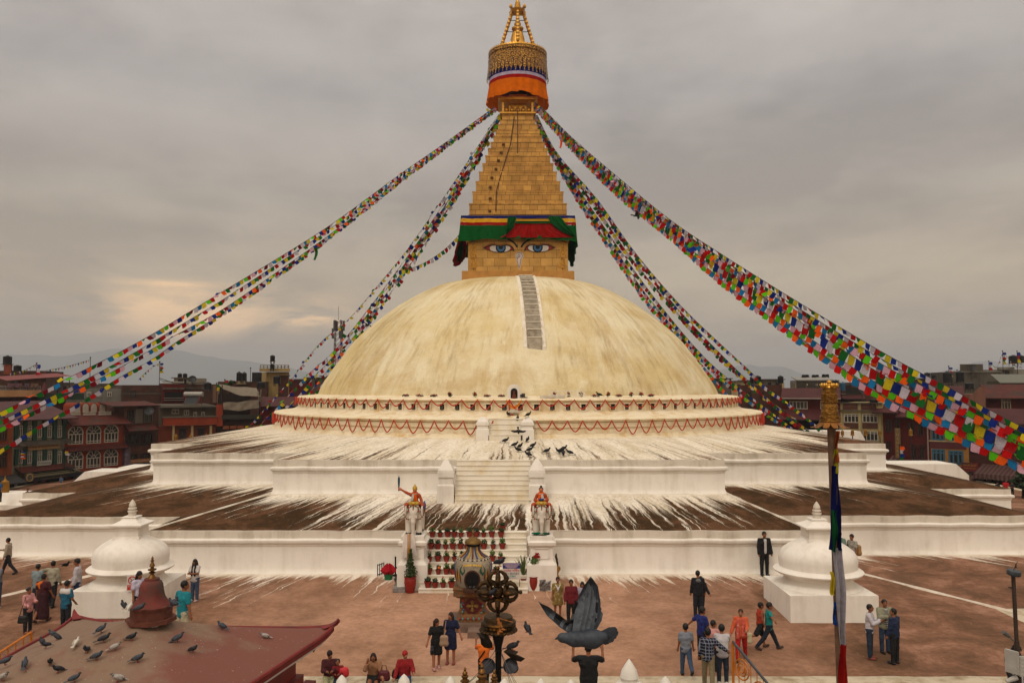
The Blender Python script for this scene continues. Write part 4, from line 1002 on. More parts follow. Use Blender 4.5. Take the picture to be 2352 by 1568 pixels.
for f,lab,pal,size,sd,lo,hs in((0.0,'topmost of the bright prayer flag strings fanning to the lower right',OLD,0.28,21,0.35,1),(0.16,'second from top of the prayer flag strings fanning to the lower right',['green','yellow','blue','white','red'],0.30,22,0.35,1),(0.27,'third from top of the prayer flag strings fanning to the lower right',NEON,0.33,23,0.2,1),(0.50,'prayer flag string of large pale square flags among those fanning to the lower right',OLD,0.42,24,0.12,1.1),(0.42,'fourth from top of the prayer flag strings fanning to the lower right',MIX,0.29,25,0.5,1),(0.76,'upper one of the two lowest neon prayer flag strings fanning to the lower right',NEON,0.36,26,0.14,0.85),(0.97,'lowest neon prayer flag string fanning to the lower right',NEON,0.36,27,0.14,0.85)):
 flag_string(d_line(f),lab,GD,63.8,27.5,pal,size,0.012,sd,lo,hsc=hs,streamers=((0.115,'orange',1.2),)if sd==27 else())
flag_string([(p[0],p[1]+7)for p in d_line(0.86)],'dense middle neon prayer flag string between the two lowest on the right',GD,63.8,28.2,NEON,0.33,0.015,28,0.18,hsc=0.75)
# ================================================================== cloth round the spire
def band_sheet(path,n_u,rows,fn):
 """sheet of cloth: path(u)->(point2d, outward normal2d), rows of (z fn, offset fn)"""
 mb=MB();vs=[]
 for j in range(rows+1):
  for i in range(n_u+1):vs.append(fn(i/n_u,j/rows))
 mb.add(vs,[(j*(n_u+1)+i,j*(n_u+1)+i+1,(j+1)*(n_u+1)+i+1,(j+1)*(n_u+1)+i)for j in range(rows)for i in range(n_u)]);return mb
hv=halfw(131,497)
def sqp(u,off):
 """walk round the square of the tower, starting at the back left corner and running left side, front, right side, back"""
 h=hv+off;s=(u%1.0)*4;k=int(s)%4;f=s-int(s)
 a=[(-h,h),(-h,-h),(h,-h),(h,h)][k];b=[(-h,-h),(h,-h),(h,h),(-h,h)][k]
 return Vector((X0+a[0]+(b[0]-a[0])*f,Y0+a[1]+(b[1]-a[1])*f))
yv=Y0-hv
ZV={p:zf(p,yv)for p in range(490,600)}
val=thing('cloth_valance','green, red, yellow and blue cloth valance wrapped above the painted eyes','drapery',(X0,Y0,ZV[497]))
VO=Vector((X0,Y0,ZV[497]))
def vbuild(mb,name,mat,label=None):
 mb.v=[tuple(Vector(v)-VO)for v in mb.v];o=mb.build(name,mat,val,True)
 if label:o['label']=label
 return o
def vband(p0,p1,o0,o1,amp,fr,ph,left_extra=0.0):
 def fn(u,v):
  z=ZV[p0]+(ZV[p1]-ZV[p0])*v;s=u*4
  wl=max(0.0,1-abs(s-0.45)/0.75);wr=max(0.0,1-abs(s-2.5)/0.7)
  z-=left_extra*v*(wl*1.5+wr*1.35)
  off=o0+(o1-o0)*v+amp*(0.3+0.7*v)*(math.sin(fr*u*6.28+ph)+0.5*math.sin(fr*2.3*u*6.28))+left_extra*v*v*wl*0.62
  p=sqp(u,off);return(p.x,p.y,z+0.03*math.sin(17*u*6.28)*v)
 return fn
def cl(n,c):return cloth(n,c,0.12)
M_cb,M_cy,M_cr,M_cg=cl('navy_cloth','#17215e'),cl('yellow_cloth','#c08f22'),cl('red_cloth','#8f1512'),cl('green_cloth','#0c481c')
for name,p0,p1,o0,o1,amp,mat,le in(('blue_band',495,502,0.0,0.03,0.01,M_cb,0),('yellow_band',502,511,0.03,0.06,0.015,M_cy,0),('red_band',511,518,0.06,0.09,0.02,M_cr,0),('green_skirt',518,550,0.09,0.20,0.055,M_cg,0.6)):
 vbuild(band_sheet(None,240,8,vband(p0,p1,o0,o1,amp,19,1.0,le)),name,mat)
def lining(s0,s1,extra,flare):
 def fn(u,v):
  s=(s0+(s1-s0)*u)/4;w=math.sin(math.pi*u)**0.6;p=sqp(s,0.02+flare*v*w+0.05*math.sin(u*30));return(p.x,p.y,ZV[520]+(ZV[552]-ZV[520])*v-extra*v*w)
 return fn
vbuild(band_sheet(None,50,8,lining(0.1,0.98,1.3,0.8)),'red_lining',M_cr,'red lining billowing out on the left side')
vbuild(band_sheet(None,50,8,lining(2.04,2.9,1.35,0.10)),'green_lining',M_cg,'green lining hanging low on the right side')
def front(xl,xr,y0,y1,off,amp,fr,name,mat,label=None,bot=None):
 """panel on the front face; edges are functions of v giving px"""
 def fn(u,v):
  py=y0+(y1-y0)*v+(bot(u)*v if bot else 0);px=xl(v)+(xr(v)-xl(v))*u;p=at(px,py,yv)
  return(p.x,yv-off-0.10*v-amp*(0.3+v)*(math.sin(fr*u*6.28)+0.4*math.sin(fr*2.7*u*6.28)),p.z)
 return vbuild(band_sheet(None,80,10,fn),name,mat,label)
front(lambda v:1184-32*v*v-4*v,lambda v:1266+16*v+36*v*v,514,547,0.16,0.03,7,'red_panel',M_cr,'red pleated panel over the eyes')
front(lambda v:1185-2*v,lambda v:1266+4*v,509,514.5,0.15,0.004,7,'green_strip',M_cg)
front(lambda v:1185,lambda v:1265,503,509,0.15,0.004,7,'yellow_strip',M_cy)
front(lambda v:1185,lambda v:1265,495.5,503,0.15,0.004,5,'blue_strip',M_cb)
front(lambda v:1166-4*v,lambda v:1187-10*v-22*v*v,500,548,0.26,0.07,2.2,'green_swag',M_cg)
front(lambda v:1258+6*v+52*v*v,lambda v:1286+36*v,498,545,0.26,0.06,2.2,'green_swag',M_cg)
par=thing('parasol_skirt','orange cloth skirt with red, white and blue bands under the gilded parasol','drapery',(X0,Y0,zc(185)));PO=Vector((X0,Y0,zc(185)))
def pskirt(y0,y1,r0,r1,amp,fr,name,mat,rows=4,bottom=None,n=180):
 def fn(u,v):
  a=u*2*math.pi;r=rm(r0+(r1-r0)*v)+amp*(0.25+v)*(math.sin(fr*a)+0.6*math.sin(fr*1.7*a+2));y=y0+(y1-y0)*v+(bottom(a)*v if bottom else 0)
  return(r*math.cos(a),r*math.sin(a),zc(y)-PO.z)
 return band_sheet(None,n,rows,fn).build(name,mat,par,True)
pskirt(160,187,65.0,65.2,0.004,9,'blue_band',cl('royal_blue_cloth','#15246e'))
pskirt(187,194,65.2,65.6,0.006,9,'white_band',cl('lilac_cloth','#b3a8c0'))
pskirt(194,202,65.6,66,0.01,9,'red_band',M_cr)
pskirt(202,240,66,70.5,0.06,13,'orange_skirt',cloth('orange_cloth','#d9690a',0.25),8,lambda a:6*math.sin(a*1.0+0.4)*(1 if math.cos(a)>0 else 0.6)+2.5*math.sin(5*a))
# ================================================================== things standing on the plinth
def zplat(x,y):
 tf=(36.3-y)/12.3
 if x>0:tx,ts=(x-13.0)/5.8,(40.4-y)/9.1
 else:tx,ts=(-15.9-x)/5.8,(40.0-y)/8.7
 t=min(1.0,max(0.0,tf,min(tx,ts)));return zr(-8.1-0.37*t)
def plat(px,py):
 z=zr(-8.25)
 for _ in range(12):p=atz(px,py,z);z=zplat(p.x,p.y)
 p=atz(px,py,z);return p
def hgt(px,py_top,d,z0):return at(px,py_top,d).z-z0
def pedestal(px,label):
 p=at(px,1350,33.5);z0=zplat(p.x,p.y);o=thing('statue_pedestal',label,'pedestal',(p.x,p.y+0.75,z0));mb=MB()
 c=(0,0,0);top=hgt(px,1227,34.0,z0)
 mb.frus(c,(0.60,0.72),(0.60,0.72),-0.2,top*0.47);mb.frus(c,(0.60,0.72),(0.50,0.64),top*0.47,top*0.53);mb.frus(c,(0.50,0.62),(0.46,0.6),top*0.53,top*0.56)
 mb.frus(c,(0.46,0.6),(0.44,0.58),top*0.56,top*0.80);mb.frus(c,(0.48,0.62),(0.52,0.66),top*0.80,top*0.83);mb.frus(c,(0.55,0.69),(0.57,0.71),top*0.83,top*0.885);mb.frus(c,(0.57,0.71),(0.46,0.62),top*0.885,top*0.92);mb.frus(c,(0.46,0.62),(0.46,0.62),top*0.92,top)
 mb.build('block',M_white,o);mb=MB()
 zq0,zq1=top*0.585,top*0.775
 for x0,x1,a,b in((-0.3,0.3,zq0-0.02,zq0+0.02),(-0.3,0.3,zq1-0.02,zq1+0.02),(-0.3,-0.26,zq0,zq1),(0.26,0.3,zq0,zq1)):mb.bx(x0,x1,-0.625,-0.57,a,b)
 mb.build('panel_frame',M_white,o);return o,Vector((p.x,p.y+0.75,z0+top))
pedL,topL=pedestal(946,'white stepped pedestal carrying the sword-raising rider statue')
pedR,topR=pedestal(1245,'white stepped pedestal carrying the seated rider holding a bowl')
M_ele=P('white_painted_statue','#c2b8aa',0.7,0,0.1,3);M_skin_s=P('painted_skin','#b0623a',0.6);M_ro=P('painted_orange_robe','#9a3f16',0.7,0,0.4,9,col2='#274a34',c2=0.56);M_beadr=P('bead_red','#8a1a12',0.5);M_beadg=P('bead_green','#123d2c',0.5);M_gp=P('gold_paint','#b08a30',0.5,0.3)
M_hoof=P('black_paint','#15171a',0.6);M_scar=cloth('orange_silk','#f06414',0.2);M_scarw=cloth('white_silk','#cfc6bd',0.2)
def elephant(loc,label,sword):
 o=thing('elephant_rider_statue',label,'statue',loc)
 pr=[ell((0,0.28,0.80),(0.34,0.52,0.33)),ell((0,-0.26,1.0),(0.24,0.22,0.26)),cap((0,-0.1,0.9),(0,-0.25,0.98),0.22),cap((0,-0.42,0.88),(0,-0.5,0.55),0.135,0.085),cap((0,-0.5,0.55),(0,-0.49,0.1),0.085,0.06)]
 for s in(-1,1):
  pr+=[cap((s*0.21,-0.12,0.7),(s*0.215,-0.2,0.08),0.16,0.125),cap((s*0.2,0.6,0.7),(s*0.21,0.62,0.08),0.17,0.125),ell((s*0.33,-0.2,0.92),(0.05,0.17,0.25)),cap((s*0.12,-0.42,0.78),(s*0.17,-0.56,0.66),0.035,0.02)]
 blob_mb(pr,h=0.035,k=0.07).build('elephant',M_ele,o,True)
 mb=MB()
 for s in(-1,1):
  for y in(-0.2,0.62):
   for k in(-1,0,1):mb.ball((s*0.215+k*0.075,y-0.125+abs(k)*0.02,0.05),(0.045,0.04,0.05),6,4)
 mb.build('toenails',M_hoof,o)
 mb=MB();rnd=random.Random(3)
 def face(x,z):return Vector((x,-0.27-0.215*math.sqrt(max(0.05,1-(x/0.26)**2-((z-1.0)/0.36)**2)),z))
 beads=[[face(x,1.13+0.06*math.cos(x*9))for x in(-0.2,-0.1,0,0.1,0.2)],[face(-0.2+0.1*i,0.96-0.07*math.sin(math.pi*i/4))for i in range(5)],[face(0,z)for z in(1.2,1.12,1.04,0.96,0.88)],[face(-0.19,1.1),face(-0.2,1.03),face(-0.19,0.96)],[face(0.19,1.1),face(0.2,1.03),face(0.19,0.96)]]
 for s in(-1,1):beads.append([Vector((s*0.38,-0.22,0.78)),Vector((s*0.34,-0.33,0.72)),Vector((s*0.27,-0.4,0.66)),Vector((s*0.2,-0.44,0.64)),Vector((s*0.13,-0.5,0.7))])
 for s in(-1,1):beads.append([Vector((s*(0.36),-0.05+0.15*i,0.86-0.06*math.sin(i)))for i in range(6)])
 for ln in beads:
  mb.tube(ln,0.014,4,2)
  for i,b in enumerate(ln):mb.ball(b,0.034,6,4,i%2)
 mb.build('harness',[M_beadr,M_beadg,M_gp],o,True)
 mb=MB();mb.prism([(-0.36,0),(0.36,0),(0.4,-0.34),(-0.4,-0.34)],0.5,Matrix.Translation((0,0.05,1.1)))
 mb=MB();vs=[]
 for j in range(9):
  for i in range(13):
   a=math.pi*(-0.12+1.24*i/12);r=0.365;vs.append((r*math.cos(a),0.02+0.075*j,0.80+0.36*math.sin(a)))
 mb.add(vs,[(j*13+i,j*13+i+1,(j+1)*13+i+1,(j+1)*13+i)for j in range(8)for i in range(12)]);mb.build('saddle_cloth',P('painted_saddle','#7c3a1c',0.7,0,0.4,9,col2='#1d3a5a',c2=0.5),o,True)
 mb=MB();mb.lathe([(0.2,0),(0.24,0.04),(0.2,0.1),(0.13,0.14)],(0,-0.22,1.2),14);mb.lathe([(0.0,0),(0.1,0.01),(0.12,0.08),(0.05,0.14)],(0,-0.36,1.21),10);mb.build('headpiece',M_gp,o,True)
 H=Vector((0,0.12,1.18));pr=[cap(H+Vector((0,0,0.02)),H+Vector((0,0,0.26)),0.14,0.12),cap(H+Vector((-0.12,0,0.36)),H+Vector((0.12,0,0.36)),0.085),cap(H+Vector((0,0,0.2)),H+Vector((0,0,0.36)),0.12),cap(H+Vector((0,0,0.4)),H+Vector((0,-0.02,0.5)),0.05)]
 for s in(-1,1):pr+=[cap(H+Vector((s*0.12,-0.02,0.02)),H+Vector((s*0.33,-0.16,-0.02)),0.1,0.085),cap(H+Vector((s*0.33,-0.16,-0.02)),H+Vector((s*0.38,-0.02,-0.26)),0.08,0.06)]
 arms=[]
 if sword:
  arms+=[cap(H+Vector((-0.17,0,0.38)),H+Vector((-0.36,-0.02,0.47)),0.07,0.055),cap(H+Vector((-0.36,-0.02,0.47)),H+Vector((-0.58,-0.04,0.60)),0.052,0.04),cap(H+Vector((0.17,0,0.36)),H+Vector((0.27,-0.02,0.16)),0.07,0.055),cap(H+Vector((0.27,-0.02,0.16)),H+Vector((0.33,-0.12,-0.02)),0.05,0.04)]
 else:
  for s in(-1,1):arms+=[cap(H+Vector((s*0.17,0,0.36)),H+Vector((s*0.26,-0.04,0.16)),0.065,0.055),cap(H+Vector((s*0.26,-0.04,0.16)),H+Vector((s*0.07,-0.17,0.16)),0.05,0.04)]
 r_=blob_mb(pr+arms,h=0.024,k=0.04).build('rider',M_ro,o,True)
 mb=MB();mb.ball(H+Vector((0,-0.03,0.56)),(0.085,0.095,0.11),12,9);mb.ball(H+Vector((0,-0.125,0.545)),(0.018,0.02,0.025),6,4)
 if sword:blob_mb([cap(H+Vector((-0.58,-0.04,0.60)),H+Vector((-0.64,-0.04,0.63)),0.055)],mb=mb,h=0.02)
 mb.build('head',M_skin_s,r_,True)
 mb=MB()
 for s in(-1,1):mb.ball(H+Vector((s*0.035,-0.112,0.575)),(0.017,0.012,0.008),6,4)
 mb.ball(H+Vector((0,-0.116,0.505)),(0.028,0.012,0.007),6,4);mb.build('face_paint',M_hoof,r_)
 if sword:
  mb=MB();mb.lathe([(0.1,0),(0.105,0.05),(0.085,0.12),(0.03,0.18),(0.025,0.22),(0,0.25)],H+Vector((0,-0.02,0.58)),14);mb.build('helmet',M_gp,r_,True)
  mb=MB();b=H+Vector((-0.66,-0.06,0.6));mb.prism([(-0.03,0.14),(-0.045,0.3),(-0.045,0.45),(0,0.56),(0.045,0.45),(0.045,0.3),(0.03,0.14)],0.03,Matrix.Translation(b));mb.tube([b+Vector((0,0.015,-0.06)),b+Vector((0,0.015,0.14))],0.03,6);mb.build('sword',P('blue_steel_paint','#123a4a',0.5),r_)
  mb=MB();mb.ball(H+Vector((0.4,-0.1,-0.04)),(0.05,0.13,0.19),14,9);mb.ball(H+Vector((0.425,-0.12,-0.04)),(0.05,0.08,0.12),12,8,1);mb.build('shield',[P('blue_paint','#2a5680',0.6),M_beadr],r_,True)
 else:
  mb=MB();mb.ball(H+Vector((0,0.0,0.6)),(0.098,0.1,0.09),12,8);mb.ball(H+Vector((0,0.01,0.71)),(0.05,0.05,0.05),8,6);mb.build('hair',M_hoof,r_,True)
  mb=MB();mb.lathe([(0.0,0),(0.08,0.0),(0.11,0.06),(0.1,0.08),(0.0,0.07)],H+Vector((0,-0.2,0.17)),12);mb.build('bowl',P('blue_bowl','#1d4470',0.5),r_,True)
 for nm,m,sx,ln in(('scarf',M_scar,0.05 if sword else-0.1,0.4),('scarf',M_scarw,-0.1 if sword else 0.06,0.36)):
  mb=MB();vs=[]
  for j in range(8):
   for u in range(5):
    v=j/7;uu=u/4-0.5;vs.append(H+Vector((sx*(0.4+v)+uu*(0.09+0.05*v),-0.13-0.045*math.sin(2.5*v)-(0.012 if m is M_scar else 0)+0.02*math.cos(uu*14),0.43-ln*v)))
  mb.add(vs,[(j*5+u,j*5+u+1,(j+1)*5+u+1,(j+1)*5+u)for j in range(7)for u in range(4)])
  mb.tube([H+Vector((0.11*math.cos(a),-0.02+0.11*math.sin(a),0.43+(0.02 if m is M_scar else 0)))for a in[2*math.pi*i/12 for i in range(13)]],0.035,5)
  mb.build(nm,m,r_,True)
 return o
elephant(topL,'white elephant statue with a helmeted rider raising a sword',True)
elephant(topR,'white elephant statue with a seated rider holding a blue bowl',False)
def hanging_scarf(name,loc,w,ln,mats,label,cat,seed=0):
 rnd=random.Random(seed);mb=MB()
 for q,mi in((-0.3,0),(0.28,0),(0.0,1)):
  vs=[]
  for j in range(10):
   v=j/9
   for u in range(6):uu=u/5-0.5;vs.append((q*w*(0.5+0.7*v)+uu*w*(0.55 if mi==0 else 0.25),-0.02-0.03*math.sin(v*3)-0.03*math.cos(uu*12+q*9)-(0.02 if mi else 0),-ln*v*(1 if mi else 0.9-0.2*q)+0.02*math.sin(uu*9)))
  mb.add(vs,[(j*6+u,j*6+u+1,(j+1)*6+u+1,(j+1)*6+u)for j in range(9)for u in range(5)],mi)
 return tag(mb.build(name,mats,smooth=True,loc=loc),label,cat)
hanging_scarf('ceremonial_scarf',topL+Vector((-0.12,-0.74,0.12)),0.5,1.0,[M_scarw,cloth('ochre_silk','#b07a2c',0.2)],'pale ceremonial scarves with an ochre strip hanging over the front of the left pedestal','scarf')
mb=MB();vs=[]
for j in range(7):
 for i in range(9):vs.append((-0.3+0.075*i,0.05*j-0.15,0.05+0.05*math.sin(i*1.1+j)*math.sin(math.pi*j/6)+0.03))
mb.add(vs,[(j*9+i,j*9+i+1,(j+1)*9+i+1,(j+1)*9+i)for j in range(6)for i in range(8)]);tag(mb.build('cloth',cloth('green_cloth_heap','#0e5a3e',0.1),smooth=True,loc=topR+Vector((-0.1,-0.42,0.0))),'crumpled green cloth at the feet of the elephant with the bowl-holding rider','cloth')
M_terra=P('red_clay_pot','#7a2416',0.7,0,0.2,6,0.1);M_soil=P('pot_soil','#1d140e',0.95)
M_lf2=P('bright_leaf','#3f5a1c',0.6,0,0.4,25);M_lf3=P('dark_leaf','#22351a',0.6,0,0.4,25);M_of=P('orange_petals','#d8661a',0.6)
def pot_proto(kind):
 rnd=random.Random(kind+40);o=thing('flowerpot','red clay pot','flowerpot')
 mb=MB();mb.lathe([(0.0,0),(0.085,0.0),(0.125,0.19),(0.138,0.19),(0.142,0.225),(0.122,0.225),(0.118,0.2),(0,0.2)],seg=16,mi=0);mb.build('pot',M_terra,o,35)
 mb=MB();ml=[M_leaf,M_lf2,M_lf3][kind%3]
 h=(0.12,0.16,0.10,0.2,0.13,0.15)[kind];leaf_cloud(mb,(0,0,0.24+h*0.5),(0.12,0.12,h),90,0.075,0,rnd)
 for i in range(5):a=rnd.uniform(0,6.3);mb.tube([(0.02*math.cos(a),0.02*math.sin(a),0.2),(0.09*math.cos(a),0.09*math.sin(a),0.24+h)],0.006,4)
 if kind in(3,4):leaf_cloud(mb,(0,-0.03,0.26+h*1.3),(0.11,0.1,0.06),18,0.05,1,rnd)
 if kind==5:
  for a in range(3):mb.ball((0.05*a-0.05,-0.03,0.3+0.03*(a%2)),(0.07,0.07,0.05),8,5,1)
 mb.build('plant',[ml,{3:M_pinkf,4:M_redf,5:M_of}.get(kind,M_redf)],o);return o
protos=[pot_proto(k)for k in range(6)];used=set()
def tread(k):
 x0,x1,yf,yb,z0,z1,n=ST0;ru=(yb-yf)/n;return yf+(k-0.5)*ru,z0+(z1-z0)/n*k
SX=lambda c:746.2+c*0.2676
rows=[('bottom',1,[878,948,1020,1090,1180]),('second lowest',3,[893,968,1041,1105,1470]),('middle',5,[902,973,1038,1107,1180,1443,1510]),('second highest',7,[905,972,1040,1097,1158,1215,1312,1372,1443,1517]),('top',9,[918,982,1050,1115,1172,1237,1296,1362,1438,1515])]
fcol={0:'plain green leaves',1:'light green leaves',2:'dark leaves',3:'pink flowers',4:'red flowers',5:'an orange bloom'}
pat={'top':[4,0,2,0,1,0,2,1,1,0],'second highest':[0,2,1,1,3,1,2,0,3,1],'middle':[3,2,4,3,0,1,1],'second lowest':[4,5,4,0,2],'bottom':[2,2,4,2,0]}
ordn2=ordn
def put(kind,loc,label,rz=0.0,sc=1.0,group='flowerpots lined up on the lowest staircase'):
 pr=protos[kind]
 if kind not in used:used.add(kind);pr.location=loc;pr.rotation_euler=(0,0,rz);pr.scale=(sc,)*3;pr['label']=label;pr['group']=group;return pr
 return dup(pr,loc,rz,label,group,scale=sc)
for rn,k,cs in rows:
 y,z=tread(k)
 for i,c in enumerate(cs):
  r=ray(SX(c),1300);put(pat[rn][i],(r.x/r.y*y+0.03*math.sin(i*5+k),y+0.03+0.02*math.sin(i*3+k),z),f'red clay pot, {fcol[pat[rn][i]]}, {ordn2[i]} from left in the {rn} row on stair',i*1.3,1.0+0.12*math.sin(i*2.1+k))
r=ray(SX(1524),1220);put(2,(r.x/r.y*36.15,36.2,zr(-6.28)),'red clay pot standing alone above the right end of the top row')
def big_pot(px,py,w_px,label,kind,sc=1.0):
 p=plat(px,py);d=p.y;R_=w_px/2*d/FPX;o=thing('potted_plant',label,'potted plant',p);rnd=random.Random(int(px))
 mb=MB();mb.lathe([(0,0),(R_*0.62,0),(R_*0.86,R_*0.8),(R_*0.98,R_*1.6),(R_*0.95,R_*2.2),(R_*0.88,R_*2.35),(R_*1.0,R_*2.42),(R_*1.0,R_*2.55),(R_*0.85,R_*2.55),(R_*0.8,R_*2.4),(0,R_*2.4)],seg=22);mb.build('pot',P('glazed_red_pot','#7d1d14',0.45,0,0.15,3),o,35)
 mb=MB();zt=R_*2.4
 if kind=='conifer':
  mb.tube([(0,0,zt),(0.02,0,zt+0.9)],0.02,5,1)
  for i in range(9):t=i/8;leaf_cloud(mb,(0.02*math.sin(i),0,zt+0.1+0.95*t),(0.27*(1-t)**0.8+0.04,0.25*(1-t)**0.8+0.04,0.1),int(110*(1-0.7*t)),0.09,0,rnd)
  ml=[M_leaf,M_dry]
 elif kind=='shrub':
  leaf_cloud(mb,(0,0,zt+0.3),(0.22,0.2,0.34),300,0.08,0,rnd);leaf_cloud(mb,(0,-0.05,zt+0.55),(0.15,0.1,0.12),40,0.06,1,rnd);ml=[M_lf3,M_redf]
 elif kind=='palm':
  for i in range(26):
   a=rnd.uniform(0,6.28);L_=rnd.uniform(0.6,1.0);out=rnd.uniform(0.05,0.4);pts=[(out*t**1.6*math.cos(a),out*t**1.6*math.sin(a),zt+L_*t-0.3*out*t*t)for t in(0,0.3,0.6,1)];mb.tube(pts,[0.02,0.03,0.025,0.004],4)
  ml=[P('grass_leaf','#46532a',0.7,0,0.3,20),M_dry]
 else:
  for a in(0.3,1.6,2.9,4.4):mb.tube([(0,0,zt),(0.1*math.cos(a),0.1*math.sin(a),zt+0.55),(0.2*math.cos(a),0.2*math.sin(a),zt+0.85)],0.014,4,2)
  leaf_cloud(mb,(0.02,0,zt+0.62),(0.22,0.2,0.2),120,0.12,0,rnd);leaf_cloud(mb,(0.13,-0.08,zt+0.86),(0.16,0.12,0.12),60,0.1,1,rnd);leaf_cloud(mb,(-0.1,0,zt+0.3),(0.14,0.12,0.12),40,0.1,0,rnd);ml=[M_lf2,M_redf,M_dry]
 mb.build('plant',ml,o);return o
big_pot(SX(732),1360,28,'large red glazed pot with a tall feathery conifer beside the left pedestal','conifer')
big_pot(SX(880),1340,17,'red pot with a dense dark shrub at the left foot of the stair','shrub')
big_pot(SX(1790),1354,24,'large red glazed pot of tall red flowers beside the right pedestal','flowers')
big_pot(SX(1703),1350,18,'red pot with long grassy palm leaves at the right foot of the stair','palm')
p=plat(SX(545),1330);o=thing('cloth_bundle','pink red cloth bundle heaped in a green basket by the left pedestal','bundle',p);mb=MB();mb.lathe([(0,0),(0.15,0),(0.2,0.24),(0.17,0.24),(0,0.2)],seg=14);mb.build('basket',P('green_plastic','#136036',0.5),o,35)
mb=MB();rnd=random.Random(4);vs=[]
for j in range(9):
 for i in range(20):
  a=2*math.pi*i/20;v=j/8;rr=0.29*math.sin(math.pi*(0.12+0.86*v))*(1+0.25*math.sin(5*a+j)*(1-v)+rnd.uniform(-0.06,0.06))+0.02;vs.append((rr*math.cos(a),rr*math.sin(a)*0.8,0.2+0.42*v+0.07*math.sin(5*a+2)))
mb.add(vs,[(j*20+i,j*20+(i+1)%20,(j+1)*20+(i+1)%20,(j+1)*20+i)for j in range(8)for i in range(20)]);mb.build('cloth',cloth('pink_red_cloth','#9c2028',0.15),o)
p=plat(SX(452),1322);mb=MB()
for i in range(4):mb.tube([(0.07*i,0.12*i,0),(0.07*i,0.12*i,0.5)],0.02,5)
for z in(0.06,0.46):mb.tube([(0,0,z),(0.21,0.36,z)],0.02,5)
tag(mb.build('iron_grille',P('black_iron','#141414',0.6,0.6),loc=p),'small black iron grille standing by the wall left of the cloth bundle','grille')
p=plat(SX(605),1322);mb=MB();mb.tube([(0,0,0),(0,0,0.82)],0.035,8);mb.lathe([(0.12,0),(0.12,0.05),(0.05,0.08)],seg=10);mb.tube([(-0.25,0,0.32),(0.15,0,0.36)],0.03,6);tag(mb.build('iron_post',P('black_iron','#141414'),loc=p),'black iron post standing between the cloth bundle and the pedestal','post')
def rock(px,py,size,label,m,seed,name='stone'):
 p=plat(px,py);rnd=random.Random(seed);mb=MB();mb.box((0,0,size[2]/2),size);bm=bmesh.new();me=mb.mesh(name,m);bm.from_mesh(me);bmesh.ops.subdivide_edges(bm,edges=bm.edges[:],cuts=3,use_grid_fill=True)
 for v in bm.verts:v.co+=Vector((rnd.gauss(0,1),rnd.gauss(0,1),rnd.gauss(0,1)))*min(size)*0.06
 bm.to_mesh(me);bm.free();return tag(link(name,me,None,p),label,'stone')
rock(SX(640),1357,(0.5,0.4,0.16),'flat grey stone lying at the foot of the left pedestal',P('grey_stone','#77706a',0.8,0,0.3,6),1)
o=rock(SX(605),1346,(0.12,0.3,0.55),'upright grey slab leaning by the left pedestal',P('grey_stone','#77706a'),2);o.rotation_euler=(0,R(25),0)
rock(SX(645),1342,(0.4,0.3,0.3),'dark grey boulder between the leaning slab and the conifer pot',P('dark_slate','#3b3a3a',0.7,0,0.3,6),3)
rock(SX(1888),1354,(0.44,0.3,0.42),'shiny foil-wrapped block beside the large red flower pot',P('crumpled_foil','#6f6b68',0.3,0.7,0.3,9,1.0,14),4,'wrapped_block')
rock(SX(2060),1307,(0.5,0.3,0.16),'pale flat stone against the wall right of the right pedestal',P('pale_stone','#a8a096',0.8),5)
p=plat(SX(1988),1322);mb=MB();rnd=random.Random(9)
for i in range(5):mb.tube([(rnd.uniform(-.06,.06),rnd.uniform(-.06,.06),0),(rnd.uniform(-.1,.1),0.05,0.5),(rnd.uniform(-.08,.08),0.12,rnd.uniform(0.7,0.95))],[0.05,0.06,0.03],6)
tag(mb.build('wood_bundle',P('old_wood','#3c2a1c',0.9,0,0.4,10),loc=p),'bundle of dark old branches leaning against the right pedestal','branches')
p=plat(SX(1998),1326);mb=MB();rnd=random.Random(2);vs=[]
for j in range(8):
 for u in range(4):vs.append((0.05*(u-1.5)+0.05*math.sin(j),-0.05-0.04*math.sin(u*2+j),0.5-0.07*j))
mb.add(vs,[(j*4+u,j*4+u+1,(j+1)*4+u+1,(j+1)*4+u)for j in range(7)for u in range(3)]);tag(mb.build('rag',cloth('ochre_rag','#b58a4a',0.1),loc=p),'ochre rag hanging from the branches by the right pedestal','rag')
p0,p1=at(1154.5,1330,33.1),at(1195,1292,33.1);o=thing('notice_board','white notice reading NO ENTRY with a blue header on the stair','sign',((p0.x+p1.x)/2,33.1,p0.z));w,h=p1.x-p0.x,p1.z-p0.z
mb=MB();mb.bx(-w/2,w/2,0,0.02,0,h);mb.build('board',P('sign_white','#bdb6ae',0.5,0,0.05),o)
mb=MB();mb.bx(-w/2+0.002,w/2-0.002,-0.004,0,h*0.66,h-0.004);mb.build('header',P('sign_blue','#1a2a63',0.5),o)
def letter(o,s,z,width,size,m,name='lettering',y=-0.006,x=0.0):
 t=text_mb(s,size,width);t.v=[(v[0]+x,v[1]+y,v[2]+z)for v in t.v]
 if t.f:return t.build(name,m,o)
M_sr,M_sk,M_sg,M_sp=P('sign_red','#a81c16',0.5),P('sign_navy','#141a3a',0.5),P('sign_green','#2f8a6a',0.5),P('sign_pale','#a58f9c',0.5)
letter(o,'प्रवेश निषेध',h*0.53,w*0.9,h*0.2,M_sr);letter(o,'NO ENTRY',h*0.345,w*0.86,h*0.2,M_sk);letter(o,'禁止通行',h*0.19,w*0.5,h*0.14,M_sg)
mb=MB()
for i,(a,b)in enumerate(((0.95,0.92),(0.885,0.92),(0.825,0.7),(0.77,0.66),(0.715,0.5))):mb.bx(-w*b/2,w*b/2,-0.008,-0.004,h*(a-0.017),h*(a+0.017))
